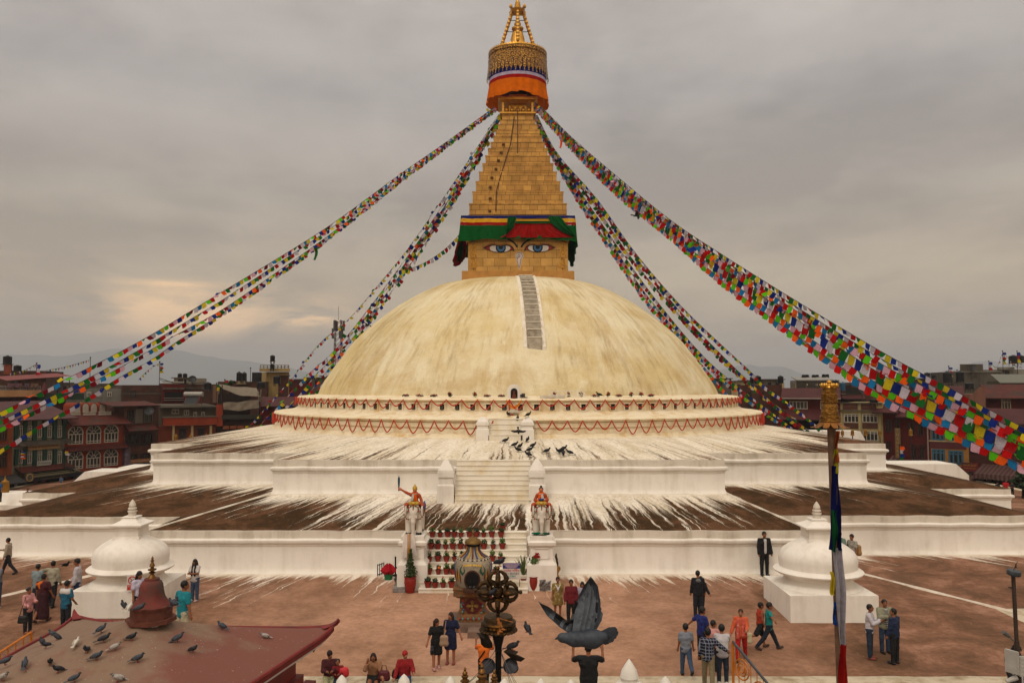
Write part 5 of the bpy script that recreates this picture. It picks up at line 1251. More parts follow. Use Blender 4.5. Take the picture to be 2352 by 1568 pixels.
mb.bx(-w*0.36,w*0.36,-0.004,0,h*0.06,h*0.09);mb.build('small_print',M_sp,o)
mb=MB()
for s in(-1,1):mb.tube([(s*w*0.46,0.03,h*0.7),(s*w*0.46,0.03,-0.28)],0.012,5)
mb.build('stake',P('rusty_rod','#4a2a1a',0.8),o)
# ================================================================== incense burner
BD=29.2
def bz(y):return at(1086,y,BD).z
bx0=at(1086.5,1400,BD).x;zg=zplat(bx0,BD);burner=thing('incense_burner','tall painted urn-shaped incense burner on a carved square pedestal before the stair','incense burner',(bx0,BD,zg))
def bl(y):return bz(y)-zg
u=0.1757*BD/FPX
M_urn=P('burner_whitewash','#857865',0.8,0,0.25,5,0.2,col2='#4f3d2e',c2=0.55);M_soot=P('soot','#0d0a08',0.95)
prof=[(0.2,bl(1342)),(205*u,bl(1342)),(225*u,bl(1332)),(240*u,bl(1315)),(247*u,bl(1300)),(240*u,bl(1290)),(215*u,bl(1282)),(185*u,bl(1278)),(150*u,bl(1274)),(105*u,bl(1268)),(82*u,bl(1262)),(74*u,bl(1255)),(72*u,bl(1249)),(60*u,bl(1248))]
mb=MB();mb.lathe(prof,seg=40);mb.build('urn',M_urn,burner,35)
def urn_r(z):
 for(a,za),(b,zb_)in zip(prof,prof[1:]):
  if min(za,zb_)<=z<=max(za,zb_)and abs(zb_-za)>1e-6:return a+(b-a)*(z-za)/(zb_-za)
 return prof[4][0]
def on_urn(mb,pts,off,mi=0):
 f=[]
 for a,z in pts:r=urn_r(z)+off;f.append((r*math.sin(a),-r*math.cos(a),z))
 mb.add(f,[tuple(range(len(f)))],mi)
def urn_leaf(mb,a,z,sa,sz,mi):
 for t in(-1,1):on_urn(mb,[(a,z-sz),(a+t*sa*0.8,z-sz*0.5),(a+t*sa,z),(a+t*sa*0.5,z+sz*0.5),(a,z+sz)][::t],0.012,mi)
mb=MB()
for a in(-0.55,0.55):urn_leaf(mb,a,bl(1300),0.17,0.19,0)
for a in(-1.15,1.15,-1.45,1.45):urn_leaf(mb,a,bl(1297),0.12,0.2,1)
mb.build('leaf_motif',[P('motif_green','#17452c',0.7),P('motif_blue','#223a5c',0.7)],burner)
mb=MB()
for a in(-0.9,0.9):
 for k in range(5):urn_leaf(mb,a+(k-2)*0.1,bl(1312+3*abs(k-2)),0.042,0.24,0 if k%2==0 else 1)
 for k in range(3):urn_leaf(mb,a*1.42+(k-1)*.1,bl(1318),.04,.18,0)
for s in(-1,1):
 for k in range(4):urn_leaf(mb,s*(0.09+0.12*k),bl(1288+0.6*k),0.06,0.045,1)
for k in range(20):a=2*math.pi*k/20;z=bl(1263+0.0);pass
mb.build('scroll_motif',[P('motif_maroon','#5a2018',0.7),M_gp],burner)
mb=MB()
for k in range(18):
 a=2*math.pi*k/18;pts=[((urn_r(bl(y))+0.012)*math.sin(a),-(urn_r(bl(y))+0.012)*math.cos(a),bl(y))for y in(1250,1256,1262,1268,1274,1277)];mb.tube(pts,[0.018,0.018,0.02,0.025,0.03,0.03],5,k%3)
mb.build('neck_rib',[P('motif_maroon','#5a2018'),P('motif_blue','#223a5c'),M_gp],burner,True)
mb=MB();rz_=bl(1280);rr=urn_r(rz_)+0.015
for k in range(44):a=2*math.pi*k/44;mb.ball((rr*math.cos(a),rr*math.sin(a),rz_),0.028,6,4,k%2)
mb.build('bead_band',[P('bead_white','#b5aa98',0.6),M_soot],burner,True)
mb=MB();ocx,oz,ow,oh=0.0,bl(1322),0.235,0.30
pts=[(ow*math.cos(a),oz+oh*math.sin(a))for a in[2*math.pi*i/24 for i in range(24)]];f=[]
for x,z in pts:r=urn_r(z)+0.03;f.append((x,-math.sqrt(max(0.01,r*r-x*x)),z))
mb.add([(p[0],p[1]-0.03,p[2])for p in f]+[(0,-urn_r(oz)-0.06,oz)],[(i,(i+1)%24,24)for i in range(24)],0);mb.build('fire_opening',M_soot,burner)
mb=MB();mb.tube([(p[0]*1.06,p[1]-0.012,oz+(p[2]-oz)*1.06)for p in f+[f[0]]],0.035,6,caps=False);mb.build('opening_rim',P('charred_brown','#3a2013',0.9,0,0.4,8),burner,True)
mb=MB();mb.bx(-0.3,0.3,-0.86,-0.55,bl(1347),bl(1341));leaf_cloud(mb,(0,-0.66,oz-oh*0.75),(0.18,0.06,0.05),50,0.06,1);mb.build('ash_tray',[P('charred_brown','#3a2013'),P('ash','#5b564f',0.95)],burner)
mb=MB()
for k in range(8):a=2*math.pi*k/8;mb.tube([(0.13*math.cos(a),0.13*math.sin(a),bl(1250)),(0.13*math.cos(a),0.13*math.sin(a),bl(1244))],0.018,5)
mb.lathe([(0.0,bl(1249)),(0.24,bl(1249)),(0.24,bl(1252)),(0.18,bl(1254))],seg=24);mb.build('chimney_ring',M_soot,burner)
mb=MB();mb.lathe([(112*u,bl(1246)),(110*u,bl(1243)),(85*u,bl(1238)),(45*u,bl(1233.5)),(16*u,bl(1231)),(10*u,bl(1228)),(18*u,bl(1224)),(14*u,bl(1220)),(4*u,bl(1216)),(0,bl(1215))],seg=28);mb.lathe([(0,bl(1242)),(100*u,bl(1245.5)),(112*u,bl(1246))],seg=28);mb.build('chimney_cap',P('tarnished_brass','#6a4f24',0.5,0.6,0.3,5),burner,35)
def sq(mb,hw,y0,y1,hw1=None,mi=0):mb.frus((0,0,0),(hw,hw),(hw1 or hw,hw1 or hw),bl(y0),bl(y1),mi)
M_carv=P('painted_carving','#6a4420',0.7,0,0.4,14,0.8,22,col2='#2a4a44',c2=0.55)
fy=lambda y:y+0
mb=MB();sq(mb,238*u,1359,1345);sq(mb,245*u,1345,1342.5);sq(mb,190*u,1364,1359,220*u);mb.build('table_slab',M_carv,burner)
mb=MB();sq(mb,165*u,1402,1364,160*u);sq(mb,205*u,1413,1402,165*u);sq(mb,210*u,1418,1413);mb.build('pedestal',M_carv,burner)
yf=-165*u-0.012;mb=MB();zc_,hh=bl(1383),bl(1366)-bl(1383);mb.add([(-0.36,yf,zc_),(-0.14,yf,zc_-hh),(0.14,yf,zc_-hh),(0.36,yf,zc_),(0.14,yf,zc_+hh),(-0.14,yf,zc_+hh)],[(0,1,2,3,4,5)]);mb.build('red_panel',P('panel_maroon','#4a0f0c',0.7),burner)
mb=MB()
for k in range(4):
 a=k*math.pi/2;c,s=math.cos(a),math.sin(a)
 mb.ball((0.09*c,yf-0.01,zc_+0.09*s),(0.05,0.03,0.05),8,6);mb.tube([(0.1*c,yf-0.02,zc_+0.1*s),(0.2*c,yf-0.02,zc_+0.2*s)],0.022,5)
 for t in(-1,1):mb.tube([(0.1*c,yf-0.02,zc_+0.1*s),(0.15*c-t*0.06*s,yf-0.02,zc_+0.15*s+t*0.06*c),(0.2*c,yf-0.02,zc_+0.2*s)],0.014,5)
mb.ball((0,yf-0.01,zc_),(0.05,0.03,0.05),8,6);mb.build('crossed_emblem',P('dull_gold_paint','#7a5c26',0.6,0.2,0.3,12),burner,True)
mb=MB();rnd=random.Random(8)
for k in range(9):
 for s in(-1,1):mb.ball((s*(0.3+rnd.uniform(0,0.1)),yf-0.01,zc_+rnd.uniform(-1,1)*hh),0.035,6,4,k%3)
for k in range(10):mb.ball((-0.42+0.093*k,-205*u-0.01,bl(1410)),(0.035,0.03,0.05),8,5,(k%2)*2)
mb.build('painted_bosses',[M_beadr,P('boss_blue','#1f4a6a',0.6),P('boss_teal','#4f7a6a',0.6)],burner,True)
M_bst=P('burner_step','#6a5548',0.9,0,0.25,3,0.3)
mb=MB();sq(mb,285*u,1450,1418);mb.build('plinth',M_bst,burner)
mb=MB();mb.bx(-0.12,0.62,-1.35,-0.77,-0.1,0.17);mb.build('step',M_bst,burner)
for s,lab in((-1,'faded blue painted board left of the incense burner pedestal'),(1,'faded blue painted board right of the incense burner pedestal')):
 mb=MB();mb.bx(-0.16,0.16,-0.3,0.3,0,0.04);tag(mb.build('painted_board',P('faded_blue','#3a5560',0.8,0,0.3,8,col2='#6a4a38',c2=0.5),loc=(bx0+s*0.60,BD-0.3,zg+bl(1418)+0.002)),lab,'board')
 # ================================================================== lamp column with crossed sceptre
VD=17.0
def vp(cx,cy,d=VD):return at(1044.7+cx*0.1944,1262.8+cy*0.1944,d)
um=0.1944*VD/FPX;vc=vp(508,485);col_=thing('lamp_column','black lamp column topped with a gilded crossed sceptre on a lotus disc','lamp column',(vc.x,VD,0.0));CO=Vector((vc.x,VD,0.0))
M_brz=P('aged_gilt_bronze','#3c2a14',0.5,0.7,0.5,9,0.5,30,col2='#7a5220',c2=0.57);M_blk=P('black_painted_iron','#121110',0.55,0.4,0.3,6)
def vl(cx,cy):return vp(cx,cy)-CO
mb=MB();mb.ball(vl(508,485),74*um,20,14);mb.build('centre_ball',M_brz,col_,True)
def arm(dirv,ln,name='sceptre_arm'):
 d=Vector(dirv).normalized();a=d.orthogonal().normalized();b=d.cross(a);q=Matrix((a,b,d)).transposed();base=vl(508,485);mb=MB()
 def T(v):return base+q@Vector(v)
 mb.lathe([(r,z)for r,z in((0.30*ln,0.30*ln),(0.26*ln,0.36*ln),(0.30*ln,0.40*ln),(0.2*ln,0.45*ln))],base,16,mat=q)
 mb.tube([T((0,0,z*ln))for z in(0.4,0.6,0.8,1.0,1.06)],[0.1*ln,0.12*ln,0.09*ln,0.07*ln,0.05*ln],8)
 mb.ball(T((0,0,1.12*ln)),0.1*ln,10,8)
 for k in range(4):
  w=k*math.pi/2+math.pi/4;c,s=math.cos(w),math.sin(w)
  pts=[(0.14,0.40),(0.36,0.46),(0.43,0.60),(0.35,0.80),(0.18,0.94),(0.05,0.98)]
  mb.tube([T((r*c*ln,r*s*ln,z*ln))for r,z in pts],[0.11*ln,0.135*ln,0.13*ln,0.105*ln,0.08*ln,0.05*ln],8)
  mb.ball(T((0.47*c*ln,0.47*s*ln,0.62*ln)),0.09*ln,8,6)
 return mb.build(name,M_brz,col_,True)
for dv in((0,0,1),(0,0,-1),(1,-0.15,0),(-1,0.15,0),):arm(dv,238*um)
def zz(cy):return vl(508,cy).z
mb=MB();cx_=vl(515,0).x
mb.lathe([(0,zz(750)),(20*um,zz(750)),(22*um,zz(710)),(14*um,zz(705))],(cx_,0,0),12)
mb.lathe([(0,zz(775)),(160*um,zz(775)),(166*um,zz(785)),(166*um,zz(820)),(200*um,zz(832)),(207*um,zz(850)),(200*um,zz(870)),(176*um,zz(885)),(176*um,zz(915)),(205*um,zz(930)),(200*um,zz(950)),(120*um,zz(965)),(0,zz(965))],(cx_,0,0),44);mb.build('lotus_disc',M_brz,col_,40)
mb=MB()
for k in range(26):
 a=2*math.pi*k/26;mb.ball((cx_+200*um*math.cos(a),200*um*math.sin(a),zz(938)),(26*um,26*um,17*um),8,6);mb.ball((cx_+184*um*math.cos(a+.12),184*um*math.sin(a+.12),zz(888)),(22*um,22*um,14*um),8,6)
mb.build('lotus_petals',M_brz,col_,True)
mb=MB();mb.lathe([(82*um,zz(962)),(78*um,zz(985)),(40*um,zz(1140)),(40*um,zz(1180)),(46*um,zz(1185)),(36*um,zz(1200)),(34*um,zz(1800)),(60*um,1.0),(60*um,0.0)],(cx_,0,0),18);mb.build('post',M_blk,col_,40)
def leafplate(pts,name,lift):
 mb=MB();vs=[vl(x,y)+Vector((0,lift(x,y),0))for x,y in pts];n=len(vs);c=sum(vs,Vector())/n+Vector((0,-0.05,0.03));bk=[v+Vector((0,0.012,0))for v in vs]
 mb.add(vs+[c]+bk,[(i,(i+1)%n,n)for i in range(n)]+[tuple(range(n+1,2*n+1))[::-1]]+[(i,(i+1)%n,(i+1)%n+n+1,i+n+1)for i in range(n)]);return mb.build(name,P('dark_leaf_metal','#241c12',0.5,0.5,0.4,6),col_)
leafplate([(250,955),(310,960),(360,945),(400,1000),(445,1080),(448,1130),(400,1140),(350,1130),(310,1090),(305,1040),(290,995)],'leaf_bracket',lambda x,y:-0.1)
leafplate([(575,1170),(620,1135),(650,1125),(690,1150),(750,1170),(735,1190),(700,1190),(760,1215),(830,1250),(780,1288),(720,1275),(705,1265),(695,1300),(680,1265),(640,1225)],'leaf_bracket',lambda x,y:-0.15)
for cx,s in((380,-1),(672,1)):
 mb=MB();c=vl(cx,1375);q=Euler((R(62),0,R(-18*s))).to_matrix()
 mb.lathe([(0.0,0.02),(0.13,0.02),(0.155,0.1),(0.145,0.1),(0.12,0.04),(0.0,0.05)],c,20,mat=q);mb.lathe([(0.1,0.02),(0.095,-0.12),(0.1,-0.16),(0.06,-0.24),(0,-0.24)],c,18,mat=q);mb.tube([c+Vector((-s*0.05,0.02,-0.02)),vl(515,1385)+Vector((0,0.02,0))],0.022,6)
 mb.build('flood_light',P('grey_cast_housing','#34343a',0.5,0.4,0.2,6),col_,40)
mb=MB()
for a,b,s in(((540,1180),(800,1600),0.06),((545,1190),(760,1590),0.04),((550,1230),(720,1590),0.03),((520,1200),(100,1540),0.05),((480,1180),(60,1560),0.08),((545,1185),(690,1600),0.02)):
 A,B=vl(*a),vl(*b)+Vector((0,-0.4,0));mb.tube([A.lerp(B,t)-Vector((0,0,s*math.sin(math.pi*t)))for t in[i/10 for i in range(11)]],0.006,4)
mb.build('wire',P('grey_cable','#4a4541',0.7),col_)
mb=MB();rnd=random.Random(5)
for(a,b,w)in(((515,745),(540,905),0.03),((505,760),(575,880),0.025),((530,755),(680,790),0.014),((545,800),(520,940),0.03)):
 A,B=vl(*a)+Vector((0,-170*um,0)),vl(*b)+Vector((0,-195*um,0));n_=10;vs=[]
 for i in range(n_+1):
  t=i/n_;p=A.lerp(B,t);ww=w*(0.6+0.9*t)*(1+0.3*math.sin(i*2));vs+=[p+Vector((-ww,-0.02*math.sin(i*2.2),0)),p+Vector((0,-0.03,0)),p+Vector((ww,0.02*math.sin(i*1.7),0))]
 mb.add(vs,[(i*3+k,i*3+k+1,i*3+k+4,i*3+k+3)for i in range(n_)for k in(0,1)])
o=mb.build('scarf',cloth('dusty_orange_silk','#a8683a',0.2),smooth=True,loc=CO);tag(o,'dusty orange silk scarf tied round the lotus disc of the lamp column','scarf')
def finial(px,py,d,sc,label,m,prof,name='gate_finial',group=None):
 p=at(px,py,d);o=MB();o.lathe([(r*sc,z*sc)for r,z in prof],seg=20);k=o.build(name,m,None,35,loc=p-Vector((0,0,prof[-1][1]*sc)));return tag(k,label,'finial',group)
FIN=[(0.5,-1.2),(0.42,-0.5),(0.36,0.0),(0.40,0.06),(0.24,0.12),(0.2,0.3),(0.34,0.36),(0.34,0.44),(0.2,0.5),(0.18,0.62),(0.26,0.68),(0.26,0.76),(0.14,0.84),(0.2,0.92),(0.17,1.02),(0.07,1.12),(0.11,1.22),(0.07,1.32),(0.0,1.42)]
M_fin=P('tarnished_gilt','#6a4820',0.42,0.75,0.35,7)
finial(1068,1530,15.5,0.25,'gilded gate finial at the bottom edge, left one of the three before the lamp column',M_fin,FIN,group='gilded gate finials')
finial(1107,1521,15.3,0.34,'gilded gate finial at the bottom edge, middle and largest of the three',M_fin,FIN,group='gilded gate finials')
finial(1135,1536,15.6,0.25,'gilded gate finial at the bottom edge, right one of the three beside the post',M_fin,FIN,group='gilded gate finials')
WF=[(0.9,-1.0),(0.85,-0.35),(0.72,0.0),(0.5,0.2),(0.36,0.26),(0.36,0.36),(0.40,0.42),(0.38,0.5),(0.32,0.72),(0.16,0.98),(0.04,1.15),(0.0,1.2)]
finial(1445,1511,13.0,0.36,'white lotus-bud finial of the entrance gate below the photographer in black',P('gate_whitewash','#c9c3b8',0.8,0,0.1,6),WF,'lotus_finial')
BUD=[(0.5,-0.8),(0.62,-0.2),(0.5,0.25),(0.22,0.6),(0.0,0.8)]
for i,(px,py,s,lab)in enumerate(((785,1548,0.17,'below the seated child in red'),(928,1546,0.17,'below the seated woman in tan'),(1034,1551,0.15,'left of the gilded finials'),(1158,1556,0.16,'under the lamp column'),(1242,1556,0.15,'left of the photographer in black'),(1311,1558,0.15,'at the feet of the photographer in black'),(1528,1551,0.17,'right of the big lotus-bud finial'))):
 finial(px,py,14.0,s,f'small white bud tip of the gate parapet {lab}',P('gate_whitewash','#c9c3b8'),BUD,'bud_tip','white bud tips along the gate parapet')
 # ================================================================== small white stupas
def chaitya(px_l,px_r,y_front,d,label):
 pl,pr_=at(px_l,y_front,d),at(px_r,y_front,d);w=pr_.x-pl.x;c=Vector(((pl.x+pr_.x)/2,d+w/2,0));zb_=min(zplat(pl.x,d),zplat(pl.x,d+w));o=thing('small_stupa',label,'small stupa',(c.x,c.y,zb_));h=0.93
 s=w/2/1.5;mb=MB();mb.frus((0,0,0),(w/2,w/2),(w/2,w/2),-0.25,h);mb.build('base',M_white,o)
 prof=[(1.46,h+0.003),(1.40,h+0.05),(1.22,h+0.16),(1.15,h+0.3),(1.18,h+0.33),(1.22,h+0.40),(1.42,h+0.47),(1.52,h+0.53),(1.54,h+0.58),(1.46,h+0.64),(1.33,h+0.70),(1.33,h+0.74),(1.35,h+0.95),(1.33,h+1.12),(1.22,h+1.3),(1.02,h+1.46),(0.78,h+1.60),(0.56,h+1.70),(0.5,h+1.73),(0.0,h+1.74)]
 mb=MB();mb.lathe([(r*s,z)for r,z in prof],seg=48);mb.build('dome',M_white,o,35)
 mb=MB();b=h+1.66
 mb.frus((0,0,0),(0.5*s,0.5*s),(0.47*s,0.47*s),b,b+0.1);mb.frus((0,0,0),(0.44*s,0.44*s),(0.44*s,0.44*s),b+0.1,b+0.40);mb.frus((0,0,0),(0.44*s,0.44*s),(0.6*s,0.6*s),b+0.40,b+0.48);mb.frus((0,0,0),(0.6*s,0.6*s),(0.6*s,0.6*s),b+0.48,b+0.53)
 for z0,z1,a,q in((0.53,0.60,0.6,0.42),(0.60,0.67,0.42,0.3),(0.67,0.76,0.3,0.22)):mb.frus((0,0,0),(a*s,a*s),(q*s,q*s),b+z0,b+z1)
 mb.frus((0,0,0),(0.27*s,0.27*s),(0.25*s,0.25*s),b+0.76,b+0.80);mb.build('harmika',M_white,o)
 mb=MB();mb.lathe([(r,b+z)for r,z in((0.14,0.78),(0.14,0.94),(0.17,0.95),(0.17,1.0),(0.12,1.01),(0.12,1.05),(0.16,1.06),(0.15,1.11),(0.1,1.12),(0.13,1.18),(0.11,1.26),(0.05,1.36),(0,1.42))],seg=18);mb.build('finial',M_para,o,35);return o
ch1=chaitya(160,352,1359,30.0,'small white stupa on a square block behind the red bell-shaped roof')
ch2=chaitya(1815,2018,1363,29.5,'small white stupa on a square block behind the tall golden banner pole')
p=at(304,1338,29.95);o=thing('smoking_sign','white no smoking sign with red circle on the small stupa behind the red roof','sign',(p.x,29.93,p.z));mb=MB();mb.bx(-0.19,0.19,0,0.02,-0.28,0.28);mb.build('board',P('sign_white','#bdb6ae'),o)
mb=MB();mb.tube([(0.13*math.cos(a),-0.006,0.1+0.13*math.sin(a))for a in[2*math.pi*i/24 for i in range(25)]],0.018,5,caps=False);mb.tube([(-0.09,-0.006,0.19),(0.09,-0.006,0.01)],0.015,5);mb.bx(-0.17,0.17,-0.008,0,-0.24,-0.07);mb.build('emblem',M_sr,o)
mb=MB();mb.box((0,-0.004,0.09),(0.16,0.01,0.022),0,mat=Matrix.Rotation(R(-35),3,'Y'));mb.build('cigarette',M_sk,o)
letter(o,'NO SMOKING',-0.12,0.28,0.06,P('sign_white','#bdb6ae'),y=-0.012);letter(o,'ZONE',-0.19,0.14,0.06,P('sign_white','#bdb6ae'),y=-0.012)
# ================================================================== red pavilion roof in the lower left
RC=Vector((-6.72,15.0,0));RZ=zr(-4.97);ra=2.52;pav=thing('pavilion','low red pavilion roof with a bell-shaped turret in the lower left corner','pavilion',(RC.x,RC.y,0),R(-7));RZA=zr(-4.12)
def roof_mat():
 m=bpy.data.materials.new('red_oxide_roof');m.use_nodes=True;t=m.node_tree;L=t.links.new;b=t.nodes['Principled BSDF'];tc=N(t,'ShaderNodeTexCoord')
 def noise(s,d,off=0):
  mp=N(t,'ShaderNodeMapping');mp.inputs['Location'].default_value=(off,)*3;L(tc.outputs['Object'],mp.inputs[0]);n=N(t,'ShaderNodeTexNoise');n.inputs['Scale'].default_value=s;n.inputs['Detail'].default_value=d;n.inputs['Roughness'].default_value=0.65;L(mp.outputs[0],n.inputs[0]);return n.outputs[0]
 def rng(v,a,c,lo=0,hi=1):
  r=N(t,'ShaderNodeMapRange');r.inputs[1].default_value=a;r.inputs[2].default_value=c;r.inputs[3].default_value=lo;r.inputs[4].default_value=hi;L(v,r.inputs[0]);return r.outputs[0]
 def mix(f,a,c):
  x=N(t,'ShaderNodeMix',data_type='RGBA');L(f,x.inputs[0])
  for i,v in((6,a),(7,c)):
   if isinstance(v,str):x.inputs[i].default_value=(*lin(v),1)
   else:L(v,x.inputs[i])
  return x.outputs[2]
 sx=N(t,'ShaderNodeSeparateXYZ');L(tc.outputs['Object'],sx.inputs[0])
 ad=N(t,'ShaderNodeMath',operation='ADD');L(sx.outputs[0],ad.inputs[0]);L(rng(noise(0.9,6),0.3,0.7,-1.1,1.1),ad.inputs[1])
 dirt=rng(ad.outputs[0],0.35,1.5,1.0,0.12)
 c=mix(dirt,'#6b3c32','#755e4c');c=mix(rng(noise(2.4,8,4),0.52,0.7,0,0.6),c,'#6a4030')
 c=mix(rng(noise(21,2,2),0.70,0.73,0,0.75),c,'#b5a898');c=mix(rng(noise(9,5,9),0.6,0.75,0,0.35),c,'#4a3428')
 L(c,b.inputs['Base Color']);b.inputs['Roughness'].default_value=0.8;b.inputs['Specular IOR Level'].default_value=0.3
 bp=N(t,'ShaderNodeBump');bp.inputs['Strength'].default_value=0.3;bp.inputs['Distance'].default_value=0.03;L(noise(6,6),bp.inputs['Height']);L(bp.outputs[0],b.inputs['Normal']);return m
M_rr=roof_mat();M_red=P('red_oxide_paint','#6a1a16',0.6,0,0.25,3,0.1,col2='#4a1410',c2=0.6);M_bell=P('bell_red','#5e2820',0.8,0,0.3,3,0.2,col2='#47322a',c2=0.5)
rzl,rza=RZ,RZA;mb=MB();n=22;g={}
def rh(u,v):
 m_=max(abs(u),abs(v));z=rza+(rzl-rza)*m_**0.9;cor=(abs(u)*abs(v))**6;return z+0.12*cor+0.012*math.sin(u*6+v*4)
for i in range(n+1):
 for j in range(n+1):u_,v_=2*i/n-1,2*j/n-1;mb.v.append((u_*ra*(1+.12*v_),v_*ra*0.96,rh(u_,v_)))
for i in range(n):
 for j in range(n):mb.f.append((i*(n+1)+j,(i+1)*(n+1)+j,(i+1)*(n+1)+j+1,i*(n+1)+j+1));mb.m.append(0)
mb.build('roof',M_rr,pav,True)
mb=MB()
for side in range(4):
 pts=[]
 for i in range(n+1):
  s=2*i/n-1;u_,v_=[(s,-1),(1,s),(-s,1),(-1,-s)][side];pts.append(Vector((u_*ra*1.005*(1+.12*v_),v_*ra*0.965,rh(u_,v_)+0.01)))
 mb.tube(pts,0.035,6)
 for i in range(n):
  a,b=pts[i],pts[i+1];mb.add([a,b,b-Vector((0,0,0.12)),a-Vector((0,0,0.12))],[(0,1,2,3)],0);k=0.985;a2,b2=Vector((a.x*k,a.y*k,a.z-0.12)),Vector((b.x*k,b.y*k,b.z-0.12));mb.add([a2,b2,b2-Vector((0,0,0.06)),a2-Vector((0,0,0.06))],[(0,1,2,3)],1)
mb.build('eave',[M_red,P('eave_white','#b5aca4',0.7)],pav)
for sx,sy in((1,1),(-1,1),(1,-1),(-1,-1)):
 mb=MB();c=Vector((sx*ra*(1+.12*sy),sy*ra*0.96,rh(sx,sy)));d=Vector((sx,sy,0)).normalized();s_=Vector((-d.y,d.x,0));pts=[(-0.25,0.0,0.09),(-0.1,0.02,0.08),(0.02,0.05,0.05),(0.08,0.09,0.03),(0.1,0.13,0.008)];vs=[]
 for a,z,w in pts:vs+=[c+d*a+Vector((0,0,z))-s_*w,c+d*a+Vector((0,0,z))+s_*w,c+d*(a+0.05)+Vector((0,0,z-0.05))+s_*w*0.6,c+d*(a+0.05)+Vector((0,0,z-0.05))-s_*w*0.6]
 mb.add(vs,[(i*4+k,i*4+(k+1)%4,(i+1)*4+(k+1)%4,(i+1)*4+k)for i in range(len(pts)-1)for k in range(4)]+[(0,1,2,3)]);mb.build('eave_tip',M_red,pav)
mb=MB();wl=2.15;mb.frus((0,0,0),(wl,wl),(wl,wl),0.0,rzl-0.05);mb.build('wall',M_red,pav)
mb=MB();mb.frus((0,0,0),(wl+0.12,wl+0.12),(wl+0.12,wl+0.12),rzl-1.0,rzl-0.82);mb.build('beam',P('beam_red','#6a2a22',0.7),pav)
mb=MB();mb.frus((0,0,0),(wl+0.02,wl+0.02),(wl+0.02,wl+0.02),rzl-1.5,rzl-1.0);mb.build('frieze',P('frieze_white','#aaa39b',0.8),pav)
for x_ in(-1,1):
 for y_ in(-1,1):mb=MB();mb.box((x_*(wl+0.2),y_*(wl+0.2),(rzl-1.0)/2),(0.22,0.22,rzl-1.0));mb.build('corner_post',M_red,pav)
bell=Vector((0.24,0.1,0));zb0=rza-0.04;ub=15.0/FPX*.78
mb=MB();mb.lathe([(70*ub,zb0-0.05),(70*ub,zb0+0.02),(58*ub,zb0+0.02),(58*ub,zb0+0.2),(62*ub,zb0+0.2),(62*ub,zb0+0.24),(48*ub,zb0+0.27)],bell,8,a0=R(22.5));mb.build('turret_base',P('turret_brown','#5a2f22',0.7,0,0.25,4,0.2),pav)
mb=MB();mb.lathe([(60*ub,zb0+0.235),(56*ub,zb0+0.25),(46*ub,zb0+0.30),(37*ub,zb0+0.39),(33*ub,zb0+0.5),(31*ub,zb0+0.60),(27*ub,zb0+0.65),(21*ub,zb0+0.675),(21*ub,zb0+0.705),(0,zb0+0.71)],bell,24);mb.build('turret_bell',M_bell,pav,35)
mb=MB();z1_=zb0+0.71;mb.lathe([(r*ub,z1_+z*ub)for r,z in((12,0),(10,4),(6,9),(4,13),(9,14),(10,17),(4,19),(7,21),(12,23),(12,26),(5,28),(5,33),(8,34),(6,40),(4,44),(3,46),(5,48),(5,51),(2,53),(4,56),(2,60),(0,64))],bell,18);mb.build('finial',M_fin,pav,35)
_bq=Matrix.Rotation(R(-7),3,'Z')@Vector((ra*0.97,ra*0.93,0));o=thing('wind_bell','small dark wind bell hanging from the red eave corner','bell',(RC.x+_bq.x,RC.y+_bq.y,RZ-0.02));mb=MB();mb.tube([(0,0,0.1),(0,0,-0.16)],0.006,4);mb.lathe([(0.03,-0.16),(0.05,-0.2),(0.075,-0.27),(0.06,-0.27),(0,-0.2)],seg=12);mb.build('bell',M_goldd,o,True);mb=MB();mb.prism([(0,-0.28),(-0.03,-0.34),(0,-0.4),(0.03,-0.34)],0.008);mb.build('clapper',M_goldd,o)
# ================================================================== banner pole with golden cylinder
GDp=16.0;g0,g1=at(1905,985,GDp),at(1932,1568,GDp);gx=at(1906,930,GDp).x;pole=thing('banner_pole','tall pole crowned by a golden embossed cylinder with upturned petals','banner pole',(g1.x,GDp,0));PO_=Vector((g1.x,GDp,0))
mb=MB();top=at(1909,985,GDp)-PO_;bot=Vector((0.12,0,-0.0));mid=at(1931,1568,GDp)-PO_
mb.tube([bot,mid,top.lerp(mid,0.5),top+Vector((0,0,0.3))],0.078,12);mb.build('pole',P('weathered_pole','#5a4230',0.8,0,0.35,6,0.2),pole,40)
cxz=lambda y:at(1905.5,y,GDp).z;gc=Vector((at(1905.5,930,GDp).x-PO_.x,0,0));ug=GDp/FPX*0.1464
def gl(prof,name,m=M_goldp,seg=30):
 mb=MB();mb.lathe([(r*ug,cxz(826.6+y*0.1464))for r,y in prof],gc,seg);return mb.build(name,m,pole,35)
M_emb=P('embossed_gold','#75501c',0.48,0.7,0.35,4,0.9,16,col2='#4a3010',c2=0.53)
gl([(0,440),(112,440),(118,450),(108,455),(110,530),(114,535),(112,690),(117,697),(122,790),(130,800),(128,860),(140,870),(148,940),(160,960),(150,975),(90,990),(0,990)],'gold_cylinder',M_emb)
mb=MB()
for k in range(16):
 a=2*math.pi*k/16
 for j,(r,y)in enumerate(((118,545),(118,570),(118,595),(118,625),(118,660),(124,845),(121,740))):mb.ball(gc+Vector((r*ug*math.cos(a),r*ug*math.sin(a),cxz(826.6+y*0.1464))),(11 if j!=4 else 17)*ug,6,4)
for k in range(36):
 pass
